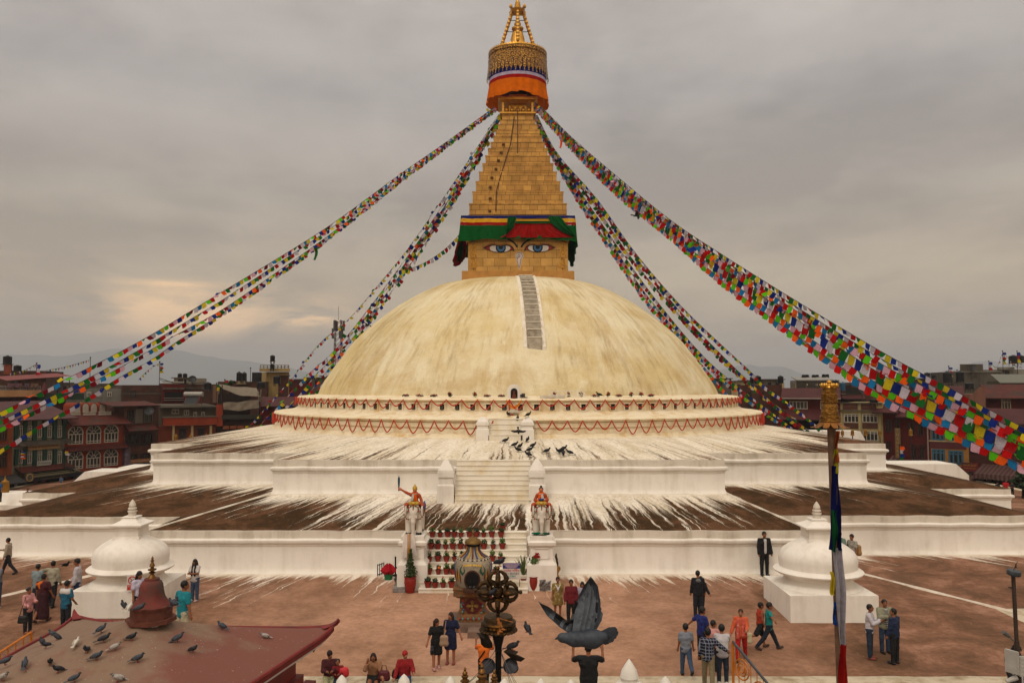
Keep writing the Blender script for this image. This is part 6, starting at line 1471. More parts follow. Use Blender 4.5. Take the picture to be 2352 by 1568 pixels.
for ph in(0,math.pi):
 mb.tube([gc+Vector(((146+4*math.sin(4*a))*ug*math.cos(a),(146+4*math.sin(4*a))*ug*math.sin(a),cxz(826.6+(915+28*math.sin(4*a+ph))*0.1464)))for a in[2*math.pi*i/64 for i in range(65)]],9*ug,5)
 mb.tube([gc+Vector((124*ug*math.cos(a),124*ug*math.sin(a),cxz(826.6+(808+14*abs(((a*16/math.pi+ph)%2)-1))*0.1464)))for a in[2*math.pi*i/96 for i in range(97)]],6*ug,4)
mb.build('embossing',M_emb,pole,True)
for k in range(10):
 a=2*math.pi*(k+0.5)/10;c,s=math.cos(a),math.sin(a);mb=MB();vs=[];t_=Vector((-s,c,0));o_=Vector((c,s,0))
 for r,y,w in((140,960,46),(165,990,50),(200,1020,48),(240,1045,36),(275,1050,14),(292,1045,3)):
  for q in(-1,0,1):vs.append(gc+o_*(r*ug)+t_*(w*q*ug)+Vector((0,0,cxz(826.6+(y+(10 if q else 0))*0.1464))))
 mb.add(vs,[(i*3+q,i*3+q+1,i*3+q+4,i*3+q+3)for i in range(5)for q in(0,1)]);mb.build('petal',P('petal_gold','#8a5a26',0.5,0.6,0.3,6),pole,True)
gl([(0,440),(62,436),(60,425),(40,400),(48,395),(30,380),(28,375),(40,350),(34,330),(14,318),(0,305)],'bud_finial')
for k in range(6):
 a=2*math.pi*(k+0.5)/6;mb=MB();c,s=math.cos(a),math.sin(a);b=gc+Vector((110*ug*c,110*ug*s,0));mb.ball(b+Vector((0,0,cxz(826.6+400*0.1464))),(30*ug,30*ug,42*ug),8,6);mb.tube([b*0.6+gc*0.4+Vector((0,0,cxz(826.6+432*0.1464))),b+Vector((0,0,cxz(826.6+430*0.1464)))],12*ug,5);mb.build('rim_jewel',M_goldp,pole,True)
def ban(y0,y1,xl,xr,m,seed,label,dep=0.12):
 rnd=random.Random(seed);mb=MB();vs=[];n_,w_=16,10
 for j in range(n_+1):
  t=j/n_;py=y0+(y1-y0)*t
  for i in range(w_+1):
   u_=i/w_;l=xl(t);r_=xr(t);p=at(l+(r_-l)*u_+1.2*math.sin(t*9+i),py,GDp);vs.append((p.x,GDp-dep-0.07*math.sin(u_*9+seed+t*2)*(0.5+0.5*t)-0.03*math.sin(t*7+seed),p.z))
 mb.add(vs,[(j*(w_+1)+i,j*(w_+1)+i+1,(j+1)*(w_+1)+i+1,(j+1)*(w_+1)+i)for j in range(n_)for i in range(w_)]);return tag(mb.build('cloth_banner',m,smooth=True),label,'banner','cloth lengths tied down the banner pole')
ban(988,1060,lambda t:1911+2*t,lambda t:1922-2*t,cloth('faded_orange','#8a4420',0.15),1,'frayed faded orange cloth tied just under the golden cylinder')
ban(1030,1085,lambda t:1909+3*t,lambda t:1918+3*math.sin(3*t),cloth('olive_yellow','#9a9018',0.2),2,'olive yellow cloth strip near the top of the banner pole')
ban(1068,1260,lambda t:1904-1.5*t+2*math.sin(4*t),lambda t:1922+3*t,cloth('navy_banner','#0e1238',0.15),3,'dark navy length of cloth along the upper banner pole')
ban(1168,1262,lambda t:1902+3*t,lambda t:1913-4*t,cloth('green_banner','#0f3d22',0.15),4,'dark green cloth strip edging the navy length on the pole',0.2)
ban(1255,1475,lambda t:1906+14*t,lambda t:1927+10*t,cloth('printed_white_banner','#8f8a90',0.15,print_=1),5,'long greyish white printed cloth on the middle of the banner pole',0.16)
ban(1310,1362,lambda t:1901+2*t,lambda t:1909+4*math.sin(3*t),cloth('yellow_banner','#b09a20',0.2),6,'small bright yellow cloth flap left of the white length on the pole',0.1)
ban(1378,1430,lambda t:1909+t,lambda t:1915,cloth('blue_banner','#1a3a7a',0.2),7,'narrow blue cloth flap beside the white length on the pole',0.1)
ban(1472,1620,lambda t:1918-1*t,lambda t:1936+8*t,cloth('red_banner','#7d1410',0.15),8,'dark red cloth at the bottom of the banner pole',0.17)
# ================================================================== lamp post with camera and panels on the right
LD=14.5;lp=at(2341,1568,LD);post=thing('camera_post','brown steel post with a round cap, a camera and two white antenna boxes','post',(lp.x,LD,0));LO=Vector((lp.x,LD,0));lq=lambda px,py:at(px,py,LD)-LO
M_pst=P('brown_steel','#3b302a',0.5,0.4,0.25,5);M_ab=P('antenna_white','#9c978f',0.5)
mb=MB();mb.tube([Vector((0.02,0,0)),lq(2341,1568),lq(2335,1470)],0.042,10);mb.tube([lq(2335,1472),lq(2327,1318)],0.034,10);mb.build('pole',M_pst,post,40)
mb=MB();mb.lathe([(0,0.02),(0.105,0.02),(0.112,0.0),(0.112,-0.05),(0.105,-0.06),(0,-0.06)],lq(2329,1312),24,mat=Euler((R(8),R(6),0)).to_matrix());mb.build('cap_disc',P('worn_blue_steel','#3f4448',0.5,0.4,0.3,8,col2='#2a2624',c2=0.55),post,40)
mb=MB();c=lq(2327,1311);mb.tube([c,c+Vector((0.08,0,0.16))],0.006,5);mb.ball(c+Vector((0.045,0,0.07)),0.02,6,5);mb.ball(c+Vector((0.05,0,0.1)),(0.015,0.015,0.035),6,5);mb.build('spike',M_pst,post)
mb=MB();q=Euler((0,R(-58),R(20))).to_matrix();mb.lathe([(0,-0.09),(0.03,-0.09),(0.037,0.0),(0.034,0.07),(0,0.075)],lq(2310,1455),12,mat=q);mb.tube([lq(2318,1462),lq(2332,1473)],0.012,5);mb.build('security_camera',P('grey_camera','#55524f',0.5),post,40)
mb=MB();mb.lathe([(0,0),(0.014,0),(0.014,0.05),(0,0.05)],lq(2322,1348)+Vector((0,0,-0.02)),8,mat=Euler((0,R(90),0)).to_matrix());mb.tube([lq(2316,1348),lq(2328,1348)],0.012,5);mb.build('bracket',M_pst,post)
for(px,py,w,h,rz_)in((2318,1515,0.10,0.38,-62),(2347,1525,0.21,0.33,8)):
 mb=MB();mb.box(lq(px,py)+Vector((0,-0.08,0)),(0.22 if w<0.2 else 0.22,0.05,h),0,R(rz_))
 for k in range(5):mb.box(lq(px,py)+Vector((0,-0.105,-h/2+h*(k+0.5)/5)),(0.19,0.012,h*0.1),0,R(rz_))
 mb.build('antenna_box',M_ab,post)
mb=MB();q=Euler((R(10),R(65),0)).to_matrix();mb.lathe([(0,-0.1),(0.035,-0.1),(0.045,0.04),(0.04,0.09),(0,0.09)],lq(2320,1556)+Vector((0,-0.06,0)),14,mat=q);mb.tube([lq(2326,1548),lq(2338,1540)],0.014,5);mb.build('security_camera',M_ab,post,40)
def railing(px,py0,py1,d,label,big):
 p=at(px,py0,d);o=thing('railing',label,'railing',(p.x,d,zr(-8.4)));t=Vector((0,-2.6,-1.5))if big else Vector((-0.75,-0.95,-0.55));h=p.z-zr(-8.4)
 M_or=P('orange_painted_metal','#b0641a',0.45,0.2,0.25,6);mb=MB()
 mb.tube([(0,0,h*0.0-0.4),(0,0,h)],0.035,8);mb.build('post',M_or,o,40)
 mb=MB();mb.tube([Vector((0,0,h)),Vector((0,0,h))+t],0.035,8);mb.build('handrail',P('steel_handrail','#4a4a4e',0.4,0.7)if big else M_or,o,40)
 mb=MB()
 for k in range(1,12 if big else 6):
  a=t*(k/(12 if big else 6));mb.tube([Vector((0,0,h-0.05))+a,Vector((0,0,h-0.95))+a],0.012 if big else 0.02,5)
 if big:
  for k in range(4):
   c=Vector((0.0,0,h-0.45))+t*((k+0.5)/4)
   for rr in(0.26,0.16,0.08):mb.tube([c+Vector((0,rr*math.cos(a),rr*math.sin(a)))for a in[2*math.pi*i/16 for i in range(17)]],0.02,5,caps=False)
 mb.build('scrollwork' if big else 'baluster',M_or,o);return o
r_=railing(1683,1472,1568,22.3,'ornate orange and gold stair railing beside the woman in red trousers',True);r_.rotation_euler=(0,0,R(28))
railing(72,1451,1480,24.4,'small orange railing at the plinth edge left of the red pavilion',False)
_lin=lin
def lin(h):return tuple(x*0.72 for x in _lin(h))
# ================================================================== houses round the square
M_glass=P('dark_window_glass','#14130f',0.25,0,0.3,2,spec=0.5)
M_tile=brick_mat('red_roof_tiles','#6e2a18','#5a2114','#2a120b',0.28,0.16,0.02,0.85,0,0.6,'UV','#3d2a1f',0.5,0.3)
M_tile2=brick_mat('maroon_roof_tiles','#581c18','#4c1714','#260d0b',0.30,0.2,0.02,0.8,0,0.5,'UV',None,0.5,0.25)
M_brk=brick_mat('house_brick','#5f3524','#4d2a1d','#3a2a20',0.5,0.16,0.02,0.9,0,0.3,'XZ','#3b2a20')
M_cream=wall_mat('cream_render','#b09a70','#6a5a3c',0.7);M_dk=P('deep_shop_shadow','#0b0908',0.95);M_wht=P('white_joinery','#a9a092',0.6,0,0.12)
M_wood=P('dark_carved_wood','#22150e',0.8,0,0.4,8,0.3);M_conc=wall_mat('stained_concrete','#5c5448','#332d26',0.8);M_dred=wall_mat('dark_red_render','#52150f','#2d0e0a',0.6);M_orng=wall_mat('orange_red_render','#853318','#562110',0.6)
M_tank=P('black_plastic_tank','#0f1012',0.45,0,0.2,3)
class House:
 def __init__(s,name,label,px0,d0,px1,d1,ytop,mat,depth=9.0,group=None,base=True,cat='house'):
  a,b=at(px0,885,d0),at(px1,885,d1);s.A=Vector((a.x,a.y));dv=Vector((b.x-a.x,b.y-a.y));s.L=dv.length;s.u=dv/s.L;s.n=Vector((-s.u.y,s.u.x));s.rz=math.atan2(s.u.y,s.u.x)
  s.o=thing(name,label,cat,(a.x,a.y,0),s.rz,group);s.H=s.loc((px0+px1)/2,ytop)[1];s.dep=depth
  if base:mb=MB();mb.bx(0,s.L,0,depth,0,s.H);mb.build('wall',mat,s.o)
 def loc(s,px,py):
  r=ray(px,py);e=Vector((r.x,r.y));
  den=s.u.x*e.y-s.u.y*e.x;q=(-s.A.x*e.y+s.A.y*e.x)/den;P_=s.A+s.u*q;t=P_.y/e.y;return q,CZ+r.z*t
 def rect(s,x0,x1,y0,y1):
  xm,ym=(x0+x1)/2,(y0+y1)/2;return s.loc(x0,ym)[0],s.loc(x1,ym)[0],s.loc(xm,y1)[1],s.loc(xm,y0)[1]
 def box(s,name,mat,x0,x1,y0,y1,out=0.1,inn=0.05,parent=None):
  a,b,c,d=s.rect(x0,x1,y0,y1);mb=MB();mb.bx(a,b,-out,inn,c,d);return mb.build(name,mat,parent or s.o)
 def bars(s,name,mat,lst,out=0.1):
  mb=MB()
  for r in lst:a,b,c,d=s.rect(*r);mb.bx(a,b,-out,0.04,c,d)
  return mb.build(name,mat,s.o)
 def win(s,x0,x1,y0,y1,fm=None,cols=2,tr=0.3,kind='rect',sill=None,glass=None,fw=0.07):
  a,b,c,d=s.rect(x0,x1,y0,y1);fm=fm or M_wht;mb=MB();w,h=b-a,d-c
  if kind=='arch':
   r=w/2;zs=d-r;cx=(a+b)/2;arc=[(cx+r*math.cos(t),zs+r*math.sin(t))for t in[math.pi*i/14 for i in range(15)]]
   mb.tube([(x,-0.05,z)for x,z in arc],fw*0.8,4)
   for t in(0.2,0.4,0.6,0.8):mb.tube([(cx+0.28*r*math.cos(math.pi*t),-0.05,zs+0.28*r*math.sin(math.pi*t)),(cx+r*math.cos(math.pi*t),-0.05,zs+r*math.sin(math.pi*t))],fw*0.45,4)
   mb.tube([(cx+0.28*r*math.cos(math.pi*i/8),-0.05,zs+0.28*r*math.sin(math.pi*i/8))for i in range(9)],fw*0.45,4);top=zs
  else:top=d
  mb.bx(a,a+fw,-0.08,0,c,top);mb.bx(b-fw,b,-0.08,0,c,top);mb.bx(a,b,-0.085,0,c,c+fw);mb.bx(a,b,-0.085,0,top-fw,top)
  for i in range(1,cols):x=a+w*i/cols;mb.bx(x-fw*0.45,x+fw*0.45,-0.078,0,c,top)
  if tr:z=(c+(top-c)*(0.24 if kind=='arch' else 1-tr));mb.bx(a,b,-0.082,0,z-fw*0.4,z+fw*0.4)
  f=mb.build('window',fm,s.o);g=MB()
  if kind=='arch':g.add([(a,-0.02,c),(b,-0.02,c)]+[(x,-0.02,z)for x,z in arc],[tuple(range(17))])
  else:g.bx(a+0.01,b-0.01,-0.02,0.03,c+0.01,d-0.01)
  g.build('pane',glass or M_glass,f)
  if sill:m2=MB();m2.bx(a-0.06,b+0.06,-0.14,0,c-0.09,c);m2.build('sill',sill,f)
  return f
 def slope(s,name,mat,x0,x1,ye,yt,out,over=0.0,back=None):
  """pitched strip of roofing: eave at ye, stands out from the wall by out; top at yt (on the wall, or back metres behind it)"""
  a,b,c,d=s.rect(x0,x1,yt,ye)if False else s.rect(x0,x1,min(yt,ye),max(yt,ye));yb=0.0 if back is None else back;th=0.1;L_=math.hypot(out+yb,d-c)
  mb=MB();vs=[(a,-out,c),(b,-out,c),(b,yb,d),(a,yb,d)];mb.add(vs+[(x,y,z-th)for x,y,z in vs],[(0,1,2,3),(7,6,5,4),(0,4,5,1),(1,5,6,2),(3,2,6,7),(0,3,7,4)]);uv=[(0,0),(b-a,0),(b-a,L_),(0,L_)]*2
  return mb.build(name,mat,s.o,False,uv)
 def sign(s,name,x0,x1,y0,y1,bm,txt,tm,out=0.18,lines=None,label=None):
  a,b,c,d=s.rect(x0,x1,y0,y1);mb=MB();mb.bx(a,b,-out,-out+0.08,c,d);f=mb.build(name,bm,s.o)
  if label:f['label']=label
  lines=lines or[(txt,0.5,0.9,0.55)]
  for t_,fz,fw,fh in lines:
   m=text_mb(t_,(d-c)*fh,(b-a)*fw);m.v=[(v[0]+(a+b)/2,v[1]-out-0.012,v[2]+c+(d-c)*fz)for v in m.v]
   if m.f:m.build('lettering',tm,f)
  return f
def tank(px,y0,y1,w,d,label,group='black water tanks on the roofs',stand=0.0):
 c=at(px,y1,d);k=d/FPX;h=(y1-y0)*k;r=w/2*k;o=thing('water_tank',label,'water tank',c,0,group);mb=MB()
 pr=[(0,0),(r*0.97,0)]
 for i in range(6):z=h*0.85*i/6;pr+=[(r,z+0.02),(r,z+h*0.11),(r*0.95,z+h*0.125)]
 pr+=[(r*0.95,h*0.86),(r*0.5,h*0.94),(r*0.3,h*0.945)];mb.lathe(pr,seg=18);mb.build('tank',M_tank,o,30)
 mb=MB();mb.lathe([(r*0.3,h*0.94),(r*0.3,h),(0,h)],seg=12);mb.build('lid',M_tank,o)
 mb=MB();st=max(stand,0.35)
 for a in range(4):q=a*math.pi/2+0.8;mb.tube([(r*0.85*math.cos(q),r*0.85*math.sin(q),0),(r*0.95*math.cos(q),r*0.95*math.sin(q),-st)],0.04,4)
 mb.bx(-r,r,-r,r,-0.06,0);mb.build('stand',P('rusty_angle_iron','#4a3a2c',0.8),o);return o
def flagpole(px,y0,y1,d,label,cols=None,group='cloth flags on roof poles'):
 b=at(px,y1,d);t=at(px,y0,d);h=t.z-b.z;o=thing('roof_flagpole',label,'flagpole',b,0,group);mb=MB();mb.tube([(0,0,-1.0),(0,0,h)],0.035,5);mb.ball((0,0,h),0.09,6,5);mb.build('pole',M_wood,o)
 if cols:
  mb=MB();w=0.42;n_=len(cols)*3;vs=[]
  for j in range(n_+1):
   for i in range(4):vs.append((0.04+w*i/3*(0.8+0.2*math.sin(j)),0.05*math.sin(j*0.9+i),h*0.93-h*0.62*j/n_))
  mb.v=vs
  for j in range(n_):
   for i in range(3):mb.f.append((j*4+i,j*4+i+1,(j+1)*4+i+1,(j+1)*4+i));mb.m.append(j//3)
  mb.build('cloth',[FM[c]for c in cols],o,True)
 return o
M_obrk=wall_mat('orange_brick','#7d3f1f','#4f2613',0.6)
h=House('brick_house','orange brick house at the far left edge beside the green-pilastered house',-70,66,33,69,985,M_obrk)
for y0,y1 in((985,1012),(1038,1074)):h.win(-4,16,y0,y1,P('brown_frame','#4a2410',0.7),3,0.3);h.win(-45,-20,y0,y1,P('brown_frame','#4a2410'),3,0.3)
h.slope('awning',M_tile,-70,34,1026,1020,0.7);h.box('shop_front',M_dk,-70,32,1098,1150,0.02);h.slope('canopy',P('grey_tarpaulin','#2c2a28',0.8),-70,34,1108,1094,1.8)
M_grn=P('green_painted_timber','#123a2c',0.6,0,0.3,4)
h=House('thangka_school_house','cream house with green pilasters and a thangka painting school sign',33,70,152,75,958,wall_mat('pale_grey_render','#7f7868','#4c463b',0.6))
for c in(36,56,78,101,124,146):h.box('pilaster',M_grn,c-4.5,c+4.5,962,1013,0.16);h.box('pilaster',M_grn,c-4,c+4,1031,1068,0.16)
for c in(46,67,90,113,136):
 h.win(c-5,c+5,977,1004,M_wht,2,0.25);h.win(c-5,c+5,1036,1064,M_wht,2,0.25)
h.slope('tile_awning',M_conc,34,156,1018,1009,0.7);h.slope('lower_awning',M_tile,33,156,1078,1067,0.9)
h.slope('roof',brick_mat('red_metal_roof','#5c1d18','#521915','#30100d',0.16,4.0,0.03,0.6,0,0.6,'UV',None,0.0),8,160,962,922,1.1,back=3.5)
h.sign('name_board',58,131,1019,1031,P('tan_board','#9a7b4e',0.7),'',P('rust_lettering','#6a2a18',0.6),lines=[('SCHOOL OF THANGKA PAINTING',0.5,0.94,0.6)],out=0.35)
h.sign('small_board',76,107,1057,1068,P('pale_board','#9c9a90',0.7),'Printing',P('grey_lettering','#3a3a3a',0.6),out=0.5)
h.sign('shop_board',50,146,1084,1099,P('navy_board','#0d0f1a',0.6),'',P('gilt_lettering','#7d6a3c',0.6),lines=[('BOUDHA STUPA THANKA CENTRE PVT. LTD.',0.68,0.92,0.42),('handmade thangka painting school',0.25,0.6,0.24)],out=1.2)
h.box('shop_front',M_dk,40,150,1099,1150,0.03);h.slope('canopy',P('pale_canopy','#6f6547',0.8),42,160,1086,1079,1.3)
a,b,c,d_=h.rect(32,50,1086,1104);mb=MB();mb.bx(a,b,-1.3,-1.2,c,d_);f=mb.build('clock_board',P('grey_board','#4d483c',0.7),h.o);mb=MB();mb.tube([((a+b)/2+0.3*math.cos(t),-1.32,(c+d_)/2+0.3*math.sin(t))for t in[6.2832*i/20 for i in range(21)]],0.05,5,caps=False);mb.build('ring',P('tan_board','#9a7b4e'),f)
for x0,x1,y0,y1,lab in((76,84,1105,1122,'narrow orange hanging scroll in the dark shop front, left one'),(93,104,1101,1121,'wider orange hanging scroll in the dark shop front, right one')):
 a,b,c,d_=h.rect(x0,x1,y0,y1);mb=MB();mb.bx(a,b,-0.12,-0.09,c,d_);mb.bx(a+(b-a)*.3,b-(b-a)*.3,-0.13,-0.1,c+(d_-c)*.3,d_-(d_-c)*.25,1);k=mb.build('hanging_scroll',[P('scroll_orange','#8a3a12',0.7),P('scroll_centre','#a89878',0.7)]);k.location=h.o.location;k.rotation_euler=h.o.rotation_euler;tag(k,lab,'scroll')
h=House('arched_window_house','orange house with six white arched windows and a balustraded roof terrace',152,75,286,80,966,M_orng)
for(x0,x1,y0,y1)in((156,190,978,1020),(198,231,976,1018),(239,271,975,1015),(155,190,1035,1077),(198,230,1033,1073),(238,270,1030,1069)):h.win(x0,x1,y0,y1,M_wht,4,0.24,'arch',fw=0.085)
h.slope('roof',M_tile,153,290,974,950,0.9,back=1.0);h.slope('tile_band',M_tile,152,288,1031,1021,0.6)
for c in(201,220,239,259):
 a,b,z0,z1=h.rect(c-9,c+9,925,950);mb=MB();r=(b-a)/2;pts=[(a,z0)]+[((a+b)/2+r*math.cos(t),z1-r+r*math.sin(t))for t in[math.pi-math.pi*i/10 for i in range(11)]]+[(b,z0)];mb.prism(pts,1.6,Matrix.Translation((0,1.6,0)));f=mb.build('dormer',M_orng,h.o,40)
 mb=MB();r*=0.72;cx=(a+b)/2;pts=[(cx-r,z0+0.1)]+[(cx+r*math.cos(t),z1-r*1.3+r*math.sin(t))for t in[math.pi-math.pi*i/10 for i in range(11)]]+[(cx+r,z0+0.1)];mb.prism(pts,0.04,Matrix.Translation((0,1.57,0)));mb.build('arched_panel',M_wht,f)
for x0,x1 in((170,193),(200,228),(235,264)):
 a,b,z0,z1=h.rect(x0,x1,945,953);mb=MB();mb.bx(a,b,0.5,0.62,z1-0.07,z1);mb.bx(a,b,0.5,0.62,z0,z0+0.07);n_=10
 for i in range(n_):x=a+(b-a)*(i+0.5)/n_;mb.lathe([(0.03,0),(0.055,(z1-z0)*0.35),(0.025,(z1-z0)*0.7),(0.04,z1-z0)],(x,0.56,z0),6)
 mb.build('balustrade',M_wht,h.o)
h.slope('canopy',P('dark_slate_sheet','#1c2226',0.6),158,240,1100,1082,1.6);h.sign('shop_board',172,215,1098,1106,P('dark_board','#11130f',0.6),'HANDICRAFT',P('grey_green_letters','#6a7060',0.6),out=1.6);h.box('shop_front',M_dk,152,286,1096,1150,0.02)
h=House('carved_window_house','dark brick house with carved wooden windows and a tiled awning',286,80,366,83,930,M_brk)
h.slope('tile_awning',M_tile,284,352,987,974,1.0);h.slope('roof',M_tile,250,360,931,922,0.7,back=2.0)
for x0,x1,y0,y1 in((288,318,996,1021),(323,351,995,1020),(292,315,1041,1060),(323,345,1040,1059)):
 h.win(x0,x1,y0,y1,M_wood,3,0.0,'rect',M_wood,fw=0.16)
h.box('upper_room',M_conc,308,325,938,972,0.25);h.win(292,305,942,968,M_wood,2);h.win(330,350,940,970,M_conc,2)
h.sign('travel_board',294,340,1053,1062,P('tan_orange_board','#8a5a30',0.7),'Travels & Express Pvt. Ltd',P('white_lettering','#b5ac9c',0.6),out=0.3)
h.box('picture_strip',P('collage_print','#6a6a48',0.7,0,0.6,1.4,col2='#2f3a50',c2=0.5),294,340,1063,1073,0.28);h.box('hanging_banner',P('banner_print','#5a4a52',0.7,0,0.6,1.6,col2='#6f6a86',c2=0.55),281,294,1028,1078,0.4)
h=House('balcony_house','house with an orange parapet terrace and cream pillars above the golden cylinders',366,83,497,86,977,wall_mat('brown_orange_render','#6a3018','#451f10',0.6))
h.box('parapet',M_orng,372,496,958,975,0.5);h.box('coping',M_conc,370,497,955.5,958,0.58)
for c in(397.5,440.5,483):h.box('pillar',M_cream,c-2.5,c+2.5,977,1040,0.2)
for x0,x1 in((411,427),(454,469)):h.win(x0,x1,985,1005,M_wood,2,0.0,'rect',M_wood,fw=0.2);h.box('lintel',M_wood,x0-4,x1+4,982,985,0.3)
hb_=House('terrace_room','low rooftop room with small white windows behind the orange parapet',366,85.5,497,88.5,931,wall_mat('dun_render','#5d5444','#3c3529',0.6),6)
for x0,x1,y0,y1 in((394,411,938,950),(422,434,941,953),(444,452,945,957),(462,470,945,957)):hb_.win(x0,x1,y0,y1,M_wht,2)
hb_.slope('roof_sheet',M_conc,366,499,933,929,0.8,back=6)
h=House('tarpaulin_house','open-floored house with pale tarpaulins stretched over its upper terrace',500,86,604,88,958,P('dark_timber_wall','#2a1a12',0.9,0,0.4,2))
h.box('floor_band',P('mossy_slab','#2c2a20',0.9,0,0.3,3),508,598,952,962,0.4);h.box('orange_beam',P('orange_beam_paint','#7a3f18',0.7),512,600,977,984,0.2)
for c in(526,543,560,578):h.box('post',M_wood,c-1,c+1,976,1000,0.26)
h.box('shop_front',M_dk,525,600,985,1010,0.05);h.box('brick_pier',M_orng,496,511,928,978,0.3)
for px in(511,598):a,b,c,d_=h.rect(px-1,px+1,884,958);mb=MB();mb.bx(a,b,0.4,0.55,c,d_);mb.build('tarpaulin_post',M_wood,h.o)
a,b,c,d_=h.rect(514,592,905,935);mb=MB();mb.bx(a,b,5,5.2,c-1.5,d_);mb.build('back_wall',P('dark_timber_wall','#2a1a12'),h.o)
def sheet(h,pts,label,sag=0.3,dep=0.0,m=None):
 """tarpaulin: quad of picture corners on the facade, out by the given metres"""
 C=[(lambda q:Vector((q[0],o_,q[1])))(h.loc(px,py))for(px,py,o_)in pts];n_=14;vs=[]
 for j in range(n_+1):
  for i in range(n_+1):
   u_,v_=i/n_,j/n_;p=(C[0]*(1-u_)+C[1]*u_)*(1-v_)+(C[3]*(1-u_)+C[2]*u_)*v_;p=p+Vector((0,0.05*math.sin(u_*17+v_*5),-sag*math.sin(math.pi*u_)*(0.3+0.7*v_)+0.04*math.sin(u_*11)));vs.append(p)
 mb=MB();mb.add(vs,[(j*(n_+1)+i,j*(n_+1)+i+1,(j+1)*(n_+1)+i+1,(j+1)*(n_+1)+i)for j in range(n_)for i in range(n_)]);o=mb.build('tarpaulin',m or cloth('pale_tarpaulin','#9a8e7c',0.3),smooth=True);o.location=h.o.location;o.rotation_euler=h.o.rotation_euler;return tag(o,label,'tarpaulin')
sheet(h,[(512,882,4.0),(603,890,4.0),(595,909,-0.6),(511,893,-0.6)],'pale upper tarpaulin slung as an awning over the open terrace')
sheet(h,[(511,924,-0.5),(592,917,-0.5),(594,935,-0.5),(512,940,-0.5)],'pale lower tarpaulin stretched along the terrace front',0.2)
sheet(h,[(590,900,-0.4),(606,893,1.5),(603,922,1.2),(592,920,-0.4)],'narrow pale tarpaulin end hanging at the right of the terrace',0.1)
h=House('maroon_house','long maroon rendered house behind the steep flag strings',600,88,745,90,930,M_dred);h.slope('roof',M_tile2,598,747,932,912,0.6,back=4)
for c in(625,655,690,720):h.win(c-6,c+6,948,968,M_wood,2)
h=House('rooftop_restaurant','terrace restaurant with a cream slab, railing and red sheet roof',-90,78,152,84,910,P('dark_red_backdrop_wall','#381812',0.9,0,0.4,2));h.box('slab',wall_mat('salmon_slab','#a87f58','#6a4a30',0.5),-90,97,896,911,0.9);h.box('green_sign',P('green_board','#16301f',0.6),86,190,903,918,0.5)
a,b,c,d_=h.rect(-90,90,886,896);mb=MB()
for t in(0,0.33,0.66,1):mb.tube([(a,-0.6,c+(d_-c)*t),(b,-0.6,c+(d_-c)*t)],0.03,5)
for i in range(12):x=a+(b-a)*i/11;mb.tube([(x,-0.6,c),(x,-0.6,d_)],0.025,4)
mb.build('railing',P('steel_rail','#8a8680',0.4,0.6),h.o)
a,b,c,d_=h.rect(10,160,864,874);mb=MB();mb.add([(a,-1.0,c),(b,-1.0,c+0.5),(b,5,d_+0.4),(a,5,d_)],[(0,1,2,3)]);mb.build('sheet_roof',P('red_sheet','#7a2a1e',0.6,0,0.25,2),h.o)
for px in(60,100,128,155):a,b,c,d_=h.rect(px-0.8,px+0.8,870,911);mb=MB();mb.bx(a,b,-0.7,-0.6,c,d_);mb.build('roof_post',M_wood,h.o)
for i,(x0,x1,m)in enumerate(((13,46,'#8c6a72'),(52,63,'#8f7480'),(66,83,'#9a7a68'))):
 a,b,c,d_=h.rect(x0,x1,880,888);mb=MB();vs=[(a+(b-a)*i_/12,-0.8+0.06*math.sin(i_*2),z-0.1*math.sin(i_)*(z==c))for z in(d_,c)for i_ in range(13)];mb.add(vs,[(k,k+1,k+14,k+13)for k in range(12)]);o=mb.build('laundry',cloth('laundry_%d'%i,m,0.2),smooth=True);o.location=h.o.location;o.rotation_euler=h.o.rotation_euler;tag(o,('widest pinkish','small mauve','pale peach')[i]+' laundry hanging above the terrace restaurant railing','laundry','laundry on the restaurant terrace')
p=at(102,900,80);o=thing('closed_parasol','closed maroon parasol standing on the restaurant terrace','parasol',p);mb=MB();mb.tube([(0,0,-0.6),(0,0,1.1)],0.03,5);mb.build('pole',M_wood,o);mb=MB();mb.lathe([(0.3,-0.15),(0.26,0.2),(0.1,0.75),(0.0,1.0)],seg=10);mb.build('canopy',P('maroon_canvas','#5a1f22',0.8),o,True)
h=House('brick_tower_house','unplastered brick tower block at the far left skyline',-60,92,106,94,851,M_brk,8);h.box('tank_pier',wall_mat('salmon_pier','#8a4530','#4a2418',0.7),11,28,836,860,0.4);h.box('shade_cloth',P('faded_shade','#4a2f24',0.9),20,110,861,868,0.5);h.win(30,42,872,890,M_wood)
h=House('brick_back_house','low unplastered brick house behind the arched window house',280,92,372,94,884,M_brk,8);h.win(300,312,896,912,M_wood);h.box('lintel_band',M_conc,281,371,902,905,0.06)
h=House('white_back_room','pale rooftop block with small windows left of the brick back house',190,93,279,93,892,wall_mat('grey_white_render','#6f6a60','#44403a',0.6),8)
for c in(205,228,252):h.win(c-5,c+5,899,911,M_wht,2)
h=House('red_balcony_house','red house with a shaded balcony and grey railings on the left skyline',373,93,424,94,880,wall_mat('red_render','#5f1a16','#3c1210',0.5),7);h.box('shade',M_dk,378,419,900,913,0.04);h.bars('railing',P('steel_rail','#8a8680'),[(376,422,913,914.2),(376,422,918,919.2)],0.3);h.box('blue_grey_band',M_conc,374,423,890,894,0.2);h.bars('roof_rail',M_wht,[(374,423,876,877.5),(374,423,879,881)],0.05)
h=House('white_roof_room','small white stair room with two windows standing on a roof',399,97,438,97,868,wall_mat('roof_room_white','#a39a86','#6a6252',0.5),5);h.win(409,420,871,878,M_wood,3);h.box('door',M_dk,423,428,871,884,0.03);h.box('roof_slab',M_conc,396,441,866.5,868.5,0.4)
